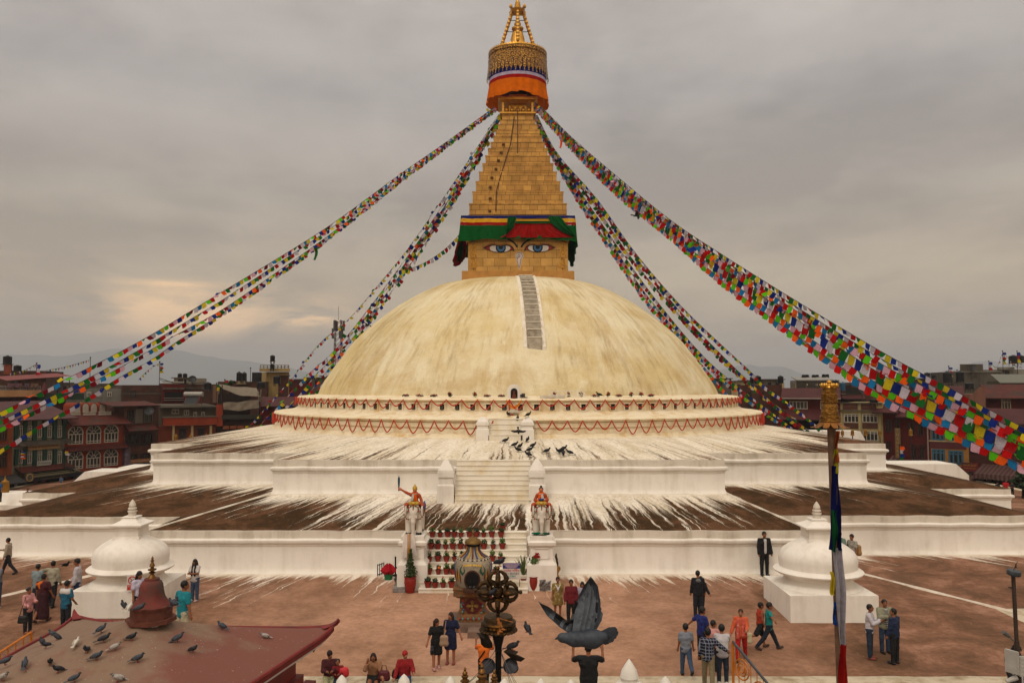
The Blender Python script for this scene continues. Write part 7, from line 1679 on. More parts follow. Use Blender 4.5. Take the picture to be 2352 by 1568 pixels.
h=House('long_brick_house','long brick wall house between the red balcony house and tarpaulins',424,95,500,96,882,M_brk,7);h.box('concrete_band',M_conc,424,470,889,893,0.08);h.box('pink_plaster',wall_mat('pink_plaster','#7a5a48','#4a382c',0.7),489,504,884,925,0.3)
h=House('tank_roof_house','brick house with a row of black tanks above the tarpaulins',500,98,612,99,876,M_brk,8);h.box('cream_pier',M_cream,544,566,874,882,0.3);h.box('hoarding',P('black_hoarding','#12110f',0.8),579,601,855,876,0.1)
h=House('cream_tower_house','tall cream and brick tower house topped by a tank frame',612,101,664,102,854,wall_mat('cream_tower_render','#a68c58','#6a5838',0.5),7);h.box('brick_flank',M_brk,639,662,862,925,0.1);h.box('balcony_slab',wall_mat('cream_tower_render','#a68c58','#6a5838'),596,664,846,853,0.9);h.bars('roof_rail',P('pale_rail','#8f8468',0.6),[(597,663,838,839),(597,663,842,843)]+[(x,x+0.7,838,847)for x in range(597,664,8)],0.8)
h=House('tiled_roof_house','red house with two tiers of maroon tiled roof behind the golden cylinder',1792,84,1930,82,915,M_dred,9)
h.slope('roof',M_tile2,1794,1931,914,891,0.7,back=2.2);h.slope('tile_awning',M_tile2,1790,1930,962,939,1.6);h.box('gutter',M_wht,1794,1931,914,915.5,0.75)
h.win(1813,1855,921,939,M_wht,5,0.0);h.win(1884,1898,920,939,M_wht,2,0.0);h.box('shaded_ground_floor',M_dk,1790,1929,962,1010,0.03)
h=House('glazed_roof_restaurant','glazed rooftop restaurant under a white sheet canopy',1828,90,1928,89,873,P('restaurant_glass','#1c1712',0.2,0,0.4,1,spec=0.6),6);h.slope('sheet_canopy',P('white_sheet_roof','#8f8c84',0.6),1826,1910,872,864,1.6,back=4)
for c in(1828,1852,1876,1900,1926):h.box('mullion',M_cream,c-1,c+1,872,893,0.1)
for c in(1853,1876,1884):a,b,c0,d_=h.rect(c-1.6,c+1.6,882.2,883.6);mb=MB();mb.bx(a,b,-0.08,-0.02,c0,d_);mb.build('lamp',P('lit_tube','#fff2d0',0.5,emit=('#ffe8c0',1.2)),h.o)
h=House('brown_rear_house','brown house with roof tanks right of the dome behind flag strings',1700,88,1796,87,884,P('brown_brick_shade','#452619',0.9,0,0.35,1.2),8);h.box('cream_pier',M_cream,1796,1801,880,894,0.2)
for c in(1722,1750,1776):h.win(c-5,c+5,900,916,M_wood);h.win(c-5,c+5,928,945,M_wood)
h=House('cream_pillar_house','cream house with brick panels and white casement windows',1929,82,2026,80,926,wall_mat('cream_yellow_render','#9f8f62','#6a5c3a',0.5),9)
for x0,x1 in((1936,1970),(1978,2013)):h.box('brick_parapet_panel',M_brk,x0,x1,927,941,0.06)
h.box('shadow_ledge',M_conc,1928,2027,941,943,0.35);h.box('coping',M_conc,1928,2027,924,926.5,0.2)
for x0,x1 in((1939,1973),(1981,2016)):
 h.win(x0,x1,950,970,M_wht,4,0.22);h.win(x0+1,x1+1,990,1012,M_wht,4,0.22);h.box('brick_panel',M_brk,x0,x1,971,984,0.05)
for c in(1932,1976,2022):h.box('pier',wall_mat('cream_yellow_render','#9f8f62','#6a5c3a'),c-3.5,c+3.5,943,1030,0.14)
h=House('dark_red_house','dark red house with tall narrow windows and a vertical thangka sign',2026,80,2134,77,950,M_dred,9)
h.slope('roof',M_tile2,2011,2068,946,928,1.0,back=1.0);h.slope('roof',M_tile2,2062,2136,957,940,0.9,back=1.0)
for x0,x1,y0,y1 in((2034,2049,962,992),(2054,2067,962,990),(2087,2102,970,1000),(2108,2122,970,1000),(2036,2048,1012,1040)):h.win(x0,x1,y0,y1,P('maroon_frame','#3a100c',0.7),2,0.3)
for x0,x1 in((2092,2107),(2111,2125)):h.win(x0,x1,1020,1060,P('maroon_frame','#3a100c'),2,0.3,'arch')
a,b,c,d_=h.rect(2064,2076,982,1050);mb=MB();mb.bx(a,b,-0.9,-0.8,c,d_);f=mb.build('vertical_sign',P('tan_sign','#6a5434',0.7),h.o)
for i,ch in enumerate('THANGKA'):m=text_mb(ch,0.38,None);m.v=[(v[0]+(a+b)/2,v[1]-0.915,v[2]+d_-(d_-c)*(i+0.6)/7.3)for v in m.v];m.build('lettering',P('dull_gold_letters','#9a7a40' if i%2 else '#9a7a40',0.6),f)
h.slope('striped_awning',stripe_mat('brown_striped_awning','#3a1512','#6a4a40',0.5),2050,2076,1062,1046,1.5)
h=House('yellow_house','ochre yellow house with blue casement windows and a maroon band',2134,77,2221,75,960,wall_mat('ochre_render','#9a6c34','#6a4a22',0.5),9)
M_blu=P('blue_window_paint','#2f5568',0.6,0,0.2,4)
for x0,x1,y0,y1 in((2139,2170,980,1011),(2180,2214,980,1013),(2141,2171,1031,1064),(2179,2213,1034,1066)):h.win(x0,x1,y0,y1,M_blu,3,0.25,fw=0.15)
h.box('maroon_band',P('maroon_band_paint','#4f1c1e',0.7),2136,2220,1015,1030,0.06);h.box('upper_sill',M_cream,2134,2221,1012,1014.5,0.12);h.slope('roof',M_tile2,2128,2226,964,950,0.7,back=2)
a,b,c,d_=h.rect(2132,2134,950,1070);mb=MB();mb.tube([(a,-0.12,c),(a,-0.12,d_)],0.06,6);mb.build('drain_pipe',P('pale_pipe','#8a8478',0.6),h.o)
h.sign('yellow_green_board',2133,2171,1067,1083,P('yellow_green_paint','#77742c',0.7),'',P('blue_grey_lettering','#3c4a4a',0.6),lines=[('BODHI TREE HANDICRAFT',0.72,0.8,0.3)],out=0.8);h.sign('singing_bowl_board',2180,2215,1070,1088,P('brown_board','#3a1512',0.6),'',P('cream_lettering','#a08a4a',0.6),lines=[('Singing Bowl Centre',0.6,0.85,0.36),('Himalayan',0.86,0.3,0.2),('wholesale & retail',0.28,0.6,0.18)],out=0.8);h.box('shop_front',M_dk,2134,2221,1083,1120,0.03);h.box('small_yellow_board',P('ochre_board','#6a4a12',0.7),2202,2214,1091,1104,0.7)
h=House('gallery_house','brown brick house above the red art gallery board and striped awnings',2221,75,2420,70,968,brick_mat('dark_red_brick','#4f2016','#421a12','#2c1610',0.5,0.16,0.02,0.9,0,0.3),9)
for x0,x1 in((2229,2260),(2276,2300),(2312,2340)):h.win(x0,x1,1007,1040,M_wood,3,0.0,fw=0.16)
for x0,x1 in((2240,2262),(2290,2315)):h.win(x0,x1,975,996,M_wood,2,0.0,fw=0.14)
h.slope('roof',M_tile2,2215,2430,972,940,0.9,back=3);h.box('cornice',M_wood,2222,2420,997,1000,0.25)
h.sign('gallery_board',2217,2255,1061,1081,P('red_board','#5f0f10',0.6),'',P('gold_lettering','#a07824',0.6),lines=[('DEWA ART GALLERY',0.72,0.82,0.34),('thangka & statues',0.4,0.7,0.2)],out=0.9)
h.box('shop_front',M_dk,2222,2420,1082,1150,0.03);M_awn=stripe_mat('maroon_striped_awning','#3d1614','#5f4038',0.34)
def awning(h,x0,x1,y0,y1,out,label):
 f=h.slope('striped_awning',M_awn,x0,x1,y1,y0,out);a,b,c,d_=h.rect(x0,x1,y0,y1);mb=MB();n_=max(4,int((b-a)/0.3))
 for i in range(n_):x=a+(b-a)*i/n_;w=(b-a)/n_;mb.add([(x,-out-0.02,c),(x+w,-out-0.02,c),(x+w,-out-0.02,c-0.4),(x+w/2,-out-0.02,c-0.48),(x,-out-0.02,c-0.4)],[(0,1,2,3,4)])
 mb.build('valance',M_awn,f);f['label']=label
awning(h,2203,2251,1083,1097,1.9,'smaller striped awning under the red board');awning(h,2256,2420,1070,1088,2.2,'longer striped awning on the right')
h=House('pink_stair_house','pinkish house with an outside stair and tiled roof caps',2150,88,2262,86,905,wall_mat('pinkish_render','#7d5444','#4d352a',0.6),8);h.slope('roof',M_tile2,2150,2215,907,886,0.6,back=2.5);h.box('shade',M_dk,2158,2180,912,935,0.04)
a,b,c,d_=h.rect(2212,2262,888,945);mb=MB();mb.prism([(a,c),(b,c),(b,d_),(b-0.5,d_),(a,c+0.8)],0.3,Matrix.Translation((0,-1.2,0)));mb.build('stair_flank',wall_mat('pinkish_render','#7d5444','#4d352a'),h.o)
h=House('brown_tiled_house','brown house with a tall tiled roof at the right edge',2262,86,2440,83,912,M_dred,8);h.slope('roof',M_tile,2258,2440,914,882,0.7,back=3.5);h.win(2300,2322,916,940,M_cream,3)
h=House('grey_concrete_house','grey unpainted concrete block on the right skyline',2190,104,2300,103,853,M_conc,9);h.box('stair_room',M_conc,2205,2258,836,853,0.0);h.box('parapet_line',P('pale_coping','#7a7468',0.8),2190,2300,852,854.5,0.1)
h=House('white_tank_house','white block with water tanks and flags at the top right skyline',2268,112,2420,110,848,wall_mat('dull_white_render','#8f897c','#5a5549',0.6),8);h.win(2308,2318,852,866,M_wood,2);h.box('balcony',wall_mat('dull_white_render','#8f897c','#5a5549'),2290,2325,843,848,0.9)
h=House('green_shed_house','long low grey green shed roof in front of the grey concrete block',2300,94,2440,92,875,wall_mat('grey_green_render','#55543e','#36352a',0.6),8);h.slope('sheet_roof',P('grey_green_sheet','#6a6a5c',0.6),2292,2440,878,858,1.0,back=4)
h=House('low_brick_house','low brick house between the cream house and the red tiled roofs',1935,90,2045,89,905,M_brk,7);h.slope('porch_roof',M_tile2,1932,1985,915,908,0.8);h.box('dark_panels',P('black_panel_glass','#0d0e10',0.3),1943,1980,890,905,0.0)
h=House('terrace_house','brick house with a red parapet below the big flag strings',2040,90,2152,88,893,M_brk,7);h.box('red_parapet',M_dred,2060,2150,893,903,0.1);h.win(2085,2100,908,922,M_wood)
rnd=random.Random(11);mats=[M_brk,M_conc,M_cream,M_dred]
fill=[(-160,-40,862),(104,168,880),(165,200,884),(232,290,890),(440,520,884),(660,705,872),(700,760,868),(738,800,864),(1610,1680,870),(1670,1740,876),(1740,1800,872),(1925,1960,884),(2000,2060,878),(2050,2120,874),(2110,2190,870),(2400,2560,850)]
fl_lab=['brick block beyond the far left edge','low dun block right of the red sheet roof','narrow block behind the lower left flag strings','low block behind the pale rooftop block','brick block behind the long brick house','brick block right of the cream tower house','block beside the dome behind steep flag strings','block with balconies at the foot of the telecom mast','block hidden partly by the right of the dome','block right of the dome under the steep strings','block behind the brown rear house','small block behind the blue water tank','block behind the low brick house','block behind the terrace house','block behind the pink stair house','block beyond the far right edge']
for(x0,x1,yt),lab in zip(fill,fl_lab):
 d=rnd.uniform(112,135);m=mats[rnd.randrange(4)];h=House('distant_house',lab+', far off on the skyline',x0,d,x1,d+rnd.uniform(-2,2),yt,m,8,'distant houses on the skyline')
 for k in range(max(1,int((x1-x0)/18))):c=x0+9+18*k;h.win(c-4,c+4,yt+6,yt+15,M_wood,2)
 h.box('roof_slab',M_conc,x0-2,x1+2,yt-2,yt,0.3)
for a in((17,816,836,19,91,'black water tank on the salmon brick pier at the far left'),(40,838,851,17,92,'squat dark tank right of the tank on the salmon pier'),(413,857,867,10,98,'left one of the two tanks on the white stair room'),(425,857,867,10,98,'right one of the two tanks on the white stair room'),(477,877,895,16,94,'tall dark tank on a pier left of the tarpaulins'),(549,853,874,12,97,'left tank of the pair above the tarpaulins'),(561,854,874,11,97.5,'right tank of the pair above the tarpaulins'),(636,862,880,16,97,'tank standing in front of the cream tower house'),(600,876,891,20,96,'wide tank right above the upper tarpaulin'),(626,815,829,11,100,'tank on the tall frame on the cream tower'),(625,835,846,9,100,'lower tank beside the frame on the cream tower'),(1727,864,880,9,89,'tank nearest the dome on the brown rear house'),(1740,862,881,16,88,'grey caged tank on the brown rear house'),(1793,862,880,13,88,'black tank left of the glazed restaurant'),(1846,860,865,9,92,'first flat tank on the glazed restaurant roof'),(1854,860,865,8,92.5,'second flat tank on the glazed restaurant roof'),(1869,860,865,8,92,'third flat tank on the glazed restaurant roof'),(1877,860,865,8,92.5,'fourth flat tank on the glazed restaurant roof'),(1892,859,865,8,92,'fifth flat tank on the glazed restaurant roof'),(1900,859,865,8,92.5,'sixth flat tank on the glazed restaurant roof'),(1920,872,889,12,89,'tank at the right end of the glazed restaurant'),(2007,916,924,18,79.5,'squat tank behind the cream house parapet'),(2176,852,878,20,92,'left tall tank of the big pair on the right'),(2205,851,877,18,93,'right tall tank of the big pair on the right'),(2227,878,893,19,90,'lower tank right of the big pair'),(2130,855,864,13,105,'small distant tank behind the top flag string'),(2145,860,868,10,106,'second small distant tank behind the top flag string'),(2328,815,834,20,110,'left tank on the frame at the top right'),(2345,815,832,15,111,'right tank on the frame at the top right'),(1962,0,0,0,0,'')):
 if a[3]:tank(*a)
p=tank(1936,877,896,11,86,'bright blue water tank between the red and cream houses');
for c in p.children:
 if c.name.startswith(('tank','lid')):c.data.materials[0]=P('blue_plastic','#17506e',0.5)
for a in((207,821,848,92,'pole with a bulb top left of the lower flag strings'),(366,831,868,92,'pole with faded flag cloth right of the lower flag strings',['blue','white','red','green','yellow']),(83,834,878,86,'ragged cloth pole over the red sheet roof',['blue','white','red']),(575,845,876,96,'short ragged pole between the roof tanks'),(497,880,905,92,'ragged green pole left of the tarpaulins',['green','yellow']),(516,872,890,92,'leaning flag pole at the tarpaulin corner',['red','green']),(2304,806,850,104,'tallest flag pole on the top right roof',['blue','white','red','green','yellow']),(2337,806,845,108,'flag pole before the top right tanks',['blue','red','yellow']),(2272,829,860,104,'flag pole left of the white tank house',['blue','white','red']),(2180,841,876,98,'wide-flagged pole above the big pair of tanks',['blue','white','red','green','yellow']),(2199,850,880,98,'thin red and white flag pole by the big pair of tanks',['red','white']),(2067,1021,1075,72,'striped flag pole standing before the dark red house',['orange','white','blue','green']),(46,1035,1062,68,'striped flag leaning out of the thangka school house',['blue','yellow','red','white','orange']),(148,1030,1052,73,'small dark striped flag at the school house corner',['maroon','yellow','white'])):
 flagpole(*a)
GR='thin flag strings between roof poles'
flag_string([(207,826),(150,842),(106,850)],'thin faded flag string from the bulb-topped pole to the red sheet roof',GR,92,86,OLD,0.3,0.1,51,0.3,True)
flag_string([(83,836),(55,850),(20,858)],'thin faded flag string left of the ragged cloth pole',GR,86,90,OLD,0.3,0.12,52,0.3,True)
flag_string([(366,834),(340,850),(318,872)],'thin faded flag string left of the faded flag pole',GR,92,92,OLD,0.3,0.12,53,0.3,True)
flag_string([(2272,832),(2290,842),(2304,812),(2330,838),(2350,842)],'thin flag string on the top right roof',GR,104,108,OLD,0.3,0.1,54,0.3,True)
p=at(445,905,90);o=thing('solar_heater','white cylinder solar water heater on a red stand','solar heater',p);mb=MB();mb.lathe([(0,-1.0),(0.27,-1.0),(0.27,1.0),(0,1.0)],(0,0,0),14,mat=Euler((0,R(90),0)).to_matrix());mb.build('cylinder',P('white_enamel_drum','#9a958c',0.4),o,40);mb=MB();mb.add([(-0.7,-0.1,-0.2),(0.7,-0.1,-0.2),(0.7,-1.0,-1.0),(-0.7,-1.0,-1.0)],[(0,1,2,3)]);mb.build('collector',M_tank,o);mb=MB()
for x in(-0.8,0.8):mb.tube([(x,0,0),(x,0.2,-1.4)],0.04,4);mb.tube([(x,0,0),(x*0.8,-1.1,-1.4)],0.04,4)
mb.build('stand',M_red,o)
for px,py,d,lab in((442,872,95,'small grey satellite dish right of the white stair room'),(1980,898,86,'black satellite dish above the low brick house'),(2232,845,103,'dark satellite dish on the grey concrete block'),(343,945,81,'small dark satellite dish on the carved window house')):
 o=thing('satellite_dish',lab,'satellite dish',at(px,py,d));q=Euler((R(60),0,R(20))).to_matrix();mb=MB();mb.lathe([(0,0),(0.2,0.02),(0.36,0.08),(0.46,0.16)],seg=18,mat=q);mb.build('dish',P('dark_dish','#1c1c1c',0.5),o,True);mb=MB();mb.tube([(0,0,0),(0.05,0.1,-0.9)],0.03,5);mb.tube([(0,0,0),q@Vector((0,0.05,0.35))],0.015,4);mb.build('arm',M_pst,o)
b=at(776,850,130);t=at(775,735,130);o=thing('telecom_mast','red and white lattice telecom mast left of the dome','mast',(b.x,130,0));hh=t.z;mb=MB();w=0.75
for sx in(-1,1):
 for sy in(-1,1):mb.tube([(sx*w,sy*w,0),(sx*w*0.6,sy*w*0.6,hh)],0.07,4)
n_=26
for i in range(n_):
 z0,z1=hh*i/n_,hh*(i+1)/n_;w0,w1=w*(1-0.4*i/n_),w*(1-0.4*(i+1)/n_)
 for s in(-1,1):mb.tube([(-w0,s*w0,z0),(w1,s*w1,z1)],0.04,3);mb.tube([(s*w0,w0,z0),(s*w1,-w1,z1)],0.04,3)
mb.tube([(0,0,hh),(0,0,hh+2.2)],0.03,4);mb.build('lattice',stripe_mat('mast_stripes','#5a1e18','#6f675e',4.0,2),o);mb=MB()
for a in range(6):q=a*1.05;mb.box((0.85*math.cos(q),0.85*math.sin(q),hh-0.9-1.2*(a%2)),(0.3,0.3,1.6),0,q)
mb.build('antennas',P('grey_antenna','#4a4744',0.6),o)
b=at(440,945,83);
for i,(px,y0,y1,d,lab)in enumerate(((404,995,1013,79,'first from the left before the balcony house'),(438,995,1013,79,'second from the left before the balcony house'),(473,994,1012,79,'third from the left before the balcony house'),(508,992,1010,79,'left one before the tarpaulin house'),(534,991,1009,79,'right one before the tarpaulin house'),(1935,985,1000,76,'left one before the cream pillar house'),(1958,984,1000,76,'second one before the cream pillar house'),(1988,983,1000,76,'third one before the cream pillar house'),(2021,985,1000,76,'at the right corner of the cream pillar house'),(2092,982,1000,74,'before the dark red house'),(11,1092,1139,57,'largest one on the white block at the far left'))):
 c=at(px,y1,d);k=d/FPX;h_=(y1-y0)*k;r=h_*(0.24 if i<10 else 0.19);o=thing('golden_cylinder','small golden cylinder '+lab,'cylinder',c,0,'small golden cylinders round the plinth');mb=MB();mb.lathe([(0,0),(r*1.1,0),(r,h_*0.1),(r*0.92,h_*0.35),(r,h_*0.4),(r*0.9,h_*0.68),(r*0.95,h_*0.7),(r*0.4,h_*0.76),(r*0.15,h_*0.84),(r*0.22,h_*0.9),(0,h_)],seg=14);mb.build('drum',P('yellow_gilt','#9a6c1e',0.45,0.6,0.25,5),o,35)
 mb=MB();mb.tube([(0,0,0),(0,0,-c.z+0.05)],0.05,5);mb.build('post',M_wood,o)
def block(px0,px1,yt,yb,d,label,ch=1.0):
 a,b=at(px0,yt,d),at(px1,yt,d);z0=at(px0,yb,d).z;mb=MB();mb.prism([(a.x-ch,0),(a.x-ch,max(0.5,a.z-0.9)),(a.x,a.z),(b.x,b.z),(b.x+ch,max(0.5,b.z-0.9)),(b.x+ch,0)],3.0,Matrix.Translation((0,d,0)));return tag(mb.build('boundary_block',M_white),label,'wall','white boundary wall blocks')
block(194,292,1083,1098,70,'white slope-ended wall block below the arched window house');block(272,330,1073,1083,73,'white slope-ended wall block below the carved window house',0.6)
block(1960,2196,1065,1085,66,'longer white slope-ended wall block below the dark red house');block(1900,2036,1055,1065,70,'shorter white slope-ended wall block behind the longer one')
block(1870,1976,990,1000,79,'white block peeking over the upper terrace at right',0.5)
mb=MB();c=at(30,1160,57);mb.frus((c.x,57,0),(2.4,1.6),(2.4,1.6),0,at(30,1152,57).z);mb.frus((c.x,57,0),(2.0,1.2),(1.4,0.9),at(30,1152,57).z,at(30,1130,57).z);tag(mb.build('boundary_block',M_white),'white stepped block carrying the largest golden cylinder at the far left','wall','white boundary wall blocks')
def tree(px,yt,yb,d,wpx,label,m,seed):
 rnd=random.Random(seed);b=at(px,yb,d);t=at(px,yt,d);h_=t.z-b.z;w=wpx/2*d/FPX;o=thing('tree',label,'tree',b,0,'trees among the houses');mb=MB()
 mb.tube([(0,0,-2),(0.1,0,h_*0.3),(0.0,0.1,h_*0.6)],[0.2,0.15,0.08],7)
 for i in range(6):a=rnd.uniform(0,6.3);mb.tube([(0.05,0,h_*0.3),(w*0.3*math.cos(a),w*0.3*math.sin(a),h_*0.5),(w*0.6*math.cos(a),w*0.6*math.sin(a),h_*rnd.uniform(0.55,0.8))],[0.08,0.05,0.02],5)
 mb.build('trunk',M_wood,o,True);mb=MB()
 for i in range(16):a=rnd.uniform(0,6.3);q=rnd.uniform(0,0.75);leaf_cloud(mb,(w*q*math.cos(a),w*q*math.sin(a),h_*rnd.uniform(0.35,0.9)),(w*0.35,w*0.35,h_*0.13),90,0.26,0,rnd)
 mb.build('crown',m,o);return o
tree(2350,1078,1135,62,60,'dark leafy bush at the right edge before the striped awning',M_lf3,1);tree(2138,868,892,120,34,'dark distant tree rising right of the cream house',M_lf3,2)
tree(530,874,885,94,22,'small roof plant beside the pair of tanks above the tarpaulins',M_leaf,3);tree(655,860,875,104,18,'small tree top behind the cream tower house',M_lf3,4)
for pts,d,lab in(([(160,1080),(215,1090),(262,1082),(330,1088)],74,'sagging black cables strung below the arched window house'),([(150,1070),(200,1086),(290,1080)],73.5,'thin black cable along the shop canopies at left'),([(2030,1052),(2090,1066),(2140,1060),(2230,1064)],72,'sagging black cables before the yellow house'),([(366,868),(410,880),(470,878)],91,'thin cable from the faded flag pole across the roofs')):
 ps=spline([at(px,py,d)for px,py in pts],8);mb=MB();mb.tube(ps,0.035,4);mb.tube([p+Vector((0,0.1,-0.12-0.1*math.sin(i)))for i,p in enumerate(ps)],0.025,4);tag(mb.build('cable_bundle',M_blk),lab,'cable')
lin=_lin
# ================================================================== people
M_hair=P('black_hair','#0c0908',0.6,0,0.3,30);M_lip=P('lips','#5a2620',0.6);M_eye=P('eye_dark','#0a0706',0.4)
def person(label,px,fy,hy,yaw=0,top='#888888',sl='s',bot='trousers',bc='#15161c',hair='short',hc=None,shoe='#1a1512',skin='#7c4c32',la=(4,8,12,0),ra=(4,8,12,0),ll=(0,0),rl=(0,0),lean=0,turn=0,nod=0,d=None,z=None,kid=0,sit=False,group='visitors on the stupa plinth',tm=None,bm=None,wide=1.0,extra=None,vest=None):
 if sit:p=Vector((at(px,1545,d).x,d,z));Hh=hy
 else:
  if d:p=at(px,fy,d);p.z=z if z is not None else zplat(p.x,p.y)
  else:p=plat(px,fy)
  Hh=at(px,hy,p.y).z-p.z
 s=Hh/1.71;k=1+0.12*kid;o=thing('person',label,'person',p,R(yaw),group);c_,s_=math.cos,math.sin
 pz=0.10 if sit else 0.93;V=lambda x,y,z:np.array((x,y,z));q=R(lean);piv=V(0,0,pz)
 up=lambda x,y,z:piv+V(x,y*c_(q)-(z-0)*s_(q),y*s_(q)+z*c_(q))
 def limb(a,swing,abd,ln,sx):t=R(swing);b=R(abd);return a+ln*V(sx*s_(b),-c_(b)*s_(t),-c_(b)*c_(t))
 J={}
 for sx,nm,A,L_ in((-1,'L',la,ll),(1,'R',ra,rl)):
  sh=up(sx*0.175*wide,0,0.46);e=limb(sh,A[0]+lean*0.3,A[1],0.27,sx);w=limb(e,A[0]+A[2],A[1]-A[3],0.24,sx);hd=w+(w-e)/0.24*0.08
  hp=piv+V(sx*0.085,0,-0.03);kn=limb(hp,L_[0],3,0.43,sx);an=limb(kn,L_[0]-L_[1],0,0.41,sx);J[nm]=(sh,e,w,hd,hp,kn,an)
 if not sit:
  dz=min(J['L'][6][2],J['R'][6][2])-0.075
  piv=piv-V(0,0,dz)
  for n in J:J[n]=tuple(x-V(0,0,dz)for x in J[n])
 S=lambda a:a*s
 def C(a,b,r1,r2=None):return cap(S(a),S(b),r1*s,(r1 if r2 is None else r2)*s)
 hc_=up(0,-0.03,0.66);tq=R(turn);hn=R(nod)
 def hd(x,y,z):y2,z2=y*c_(hn)-z*s_(hn),y*s_(hn)+z*c_(hn);return hc_+k*V(x*c_(tq)-y2*s_(tq),x*s_(tq)+y2*c_(tq),z2)
 tor=[C(up(-.07*wide,0,0),up(.07*wide,0,0),.105),C(up(-.045*wide,0,.16),up(.045*wide,0,.16),.098),C(up(-.085*wide,0,.34),up(.085*wide,0,.34),.105),C(up(-.145*wide,0,.465),up(.145*wide,0,.465),.055),C(up(0,0,0),up(0,0,.4),.1)]
 legs,arms,fore=[],[],[]
 for sx,n in((-1,'L'),(1,'R')):
  sh,e,w,h_,hp,kn,an=J[n];arms.append(C(sh,e,.052,.042));fore.append(C(e,w,.042,.028));legs+=[C(hp,kn,.088,.058),C(kn,an,.058,.042)]
 feet=[]
 for n in('L','R'):
  kn,an=J[n][5],J[n][6];sh_=an-kn;fd=V(0,-1,0)*1.0;t=R(ll[0]-ll[1]if n=='L' else rl[0]-rl[1]);fd=V(0,-c_(t*.7),-s_(t*.7)*-1 if t>0 else s_(-t*.7)*-1)
  feet.append((an+V(0,.03,-.03),an+fd*.15+V(0,0,-.035)))
 head=[ell(S(hd(0,0,0.03)),S(np.array((.074,.092,.095))*k)),C(hd(0,-.03,-.05),hd(0,-.02,-.03),.058*k),C(up(0,0,.47),hd(0,.015,-.05),.048),C(hd(0,-.092,.0),hd(0,-.108,-.022),.013,.018)]+[ell(S(hd(sx*.077,.005,0)),S(np.array((.018,.025,.032))*k))for sx in(-1,1)]
 mb=MB();blob_mb(tor+arms+fore+legs+head+[C(a,b,.042,.034)for a,b in feet]+[C(J[n][2],J[n][3],.034,.036)for n in J],mb=mb,h=.023*s,k=.022*s)
 for n,sx in(('L',-1),('R',1)):
  w,h_=J[n][2],J[n][3];dr=(h_-w)/np.linalg.norm(h_-w);sd=np.cross(dr,V(0,1,0.2));sd/=max(1e-6,np.linalg.norm(sd));fw=np.cross(sd,dr)
  for i in range(4):b=h_+sd*(i-1.5)*.017;ln=(.06,.07,.066,.052)[i];mb.tube([S(b),S(b+dr*ln*.55+fw*.004),S(b+dr*ln*.9-fw*.012)],[.009*s,.008*s,.006*s],5)
  b=w+dr*.035+sd*.03*sx;mb.tube([S(b),S(b+dr*.03+sd*.028*sx),S(b+dr*.06+sd*.03*sx)],[.011*s,.009*s,.007*s],5)
 for sx in(-1,1):mb.ball(S(hd(sx*.031,-.083,.022)),.011*s,6,4,1);mb.box(S(hd(sx*.032,-.086,.044)),(.034*s,.012*s,.007*s),1)
 mb.box(S(hd(0,-.088,-.05)),(.042*s,.012*s,.011*s),2);mb.build('body',[P('skin_'+skin[1:],skin,.6,0,.12,8),M_eye,M_lip],o,True)
 def wear(nm,pr,m,inf=.016,cuts=(),lab=None,kk=.03):
  x=blob_mb(pr,h=.023*s,k=kk*s,inflate=inf*s,cuts=cuts).build(nm,m,o,True)
  if lab:x['label']=lab
  return x
 bmat=bm or P('cloth_'+bc[1:],bc,.85,0,.22,7,1.,7);tmat=tm or P('cloth_'+top[1:],top,.85,0,.18,7,1.,7)
 if bot=='trousers':wear('trousers',tor[:1]+legs,bmat,.02)
 elif bot=='shorts':wear('shorts',tor[:1]+[C(J[n][4],J[n][4]*.1+J[n][5]*.9,.1,.085)for n in J],bmat,.02)
 elif bot in('skirt','robe','dress'):
  hz={'skirt':.55,'dress':.48,'robe':.12}[bot];hz=hz if not sit else-.3;r1={'skirt':.16,'dress':.135,'robe':.2}[bot]
  wear('skirt' if bot!='robe' else 'robe',tor[:1]+[C(up(sx*.05,0,.05),V(sx*.09,(J['L'][6][1]+J['R'][6][1])*.25,hz+r1*.6),.12,r1*.8)for sx in(-1,1)],bmat,.02,[((0,0,-1),-hz*s)])
  if bot!='dress' or True:pass
 sleeves=[]
 for n in J:
  sh,e,w=J[n][:3]
  if sl=='s':sleeves.append(C(sh,sh*.3+e*.7,.052,.054))
  elif sl=='l':sleeves+=[C(sh,e,.056,.05),C(e,e*.12+w*.88,.05,.042)]
 hem=[C(up(-.07*wide,0,-.07),up(.07*wide,0,-.07),.1),C(up(-.055*wide,0,-.04),up(-.06*wide,0,.3),.1),C(up(.055*wide,0,-.04),up(.06*wide,0,.3),.1)]if bot not in('dress','robe')else[]
 wear('dress' if bot=='dress' else 'shirt',tor+sleeves+hem,tmat,.017,[((0,0,1),S(up(0,0,.525))[2])])
 if vest:wear('jacket',tor[1:4]+hem+[x for n in J for x in(C(J[n][0],J[n][1],.06,.055),C(J[n][1],J[n][2],.055,.045))],P('cloth_'+vest[1:],vest,.8,0,.2,7,1.,7),.034,[((0,0,1),S(up(0,0,.525))[2])])
 if vest:x=wear('shirt_front',[C(up(-.015,-.02,.0),up(-.015,-.02,.44),.11)],tmat,.026,[((0,0,1),S(up(0,0,.5))[2]),((1,0,0),.05*s),((-1,0,0),.06*s)])
 if shoe:
  for a,b in feet:wear('shoe',[C(a,b,.042,.036)],P('shoe_'+shoe[1:],shoe,.6,0,.1),.014,kk=.01)
 hm=P('hair_'+hc[1:],hc,.8,0,.2,20)if hc else M_hair
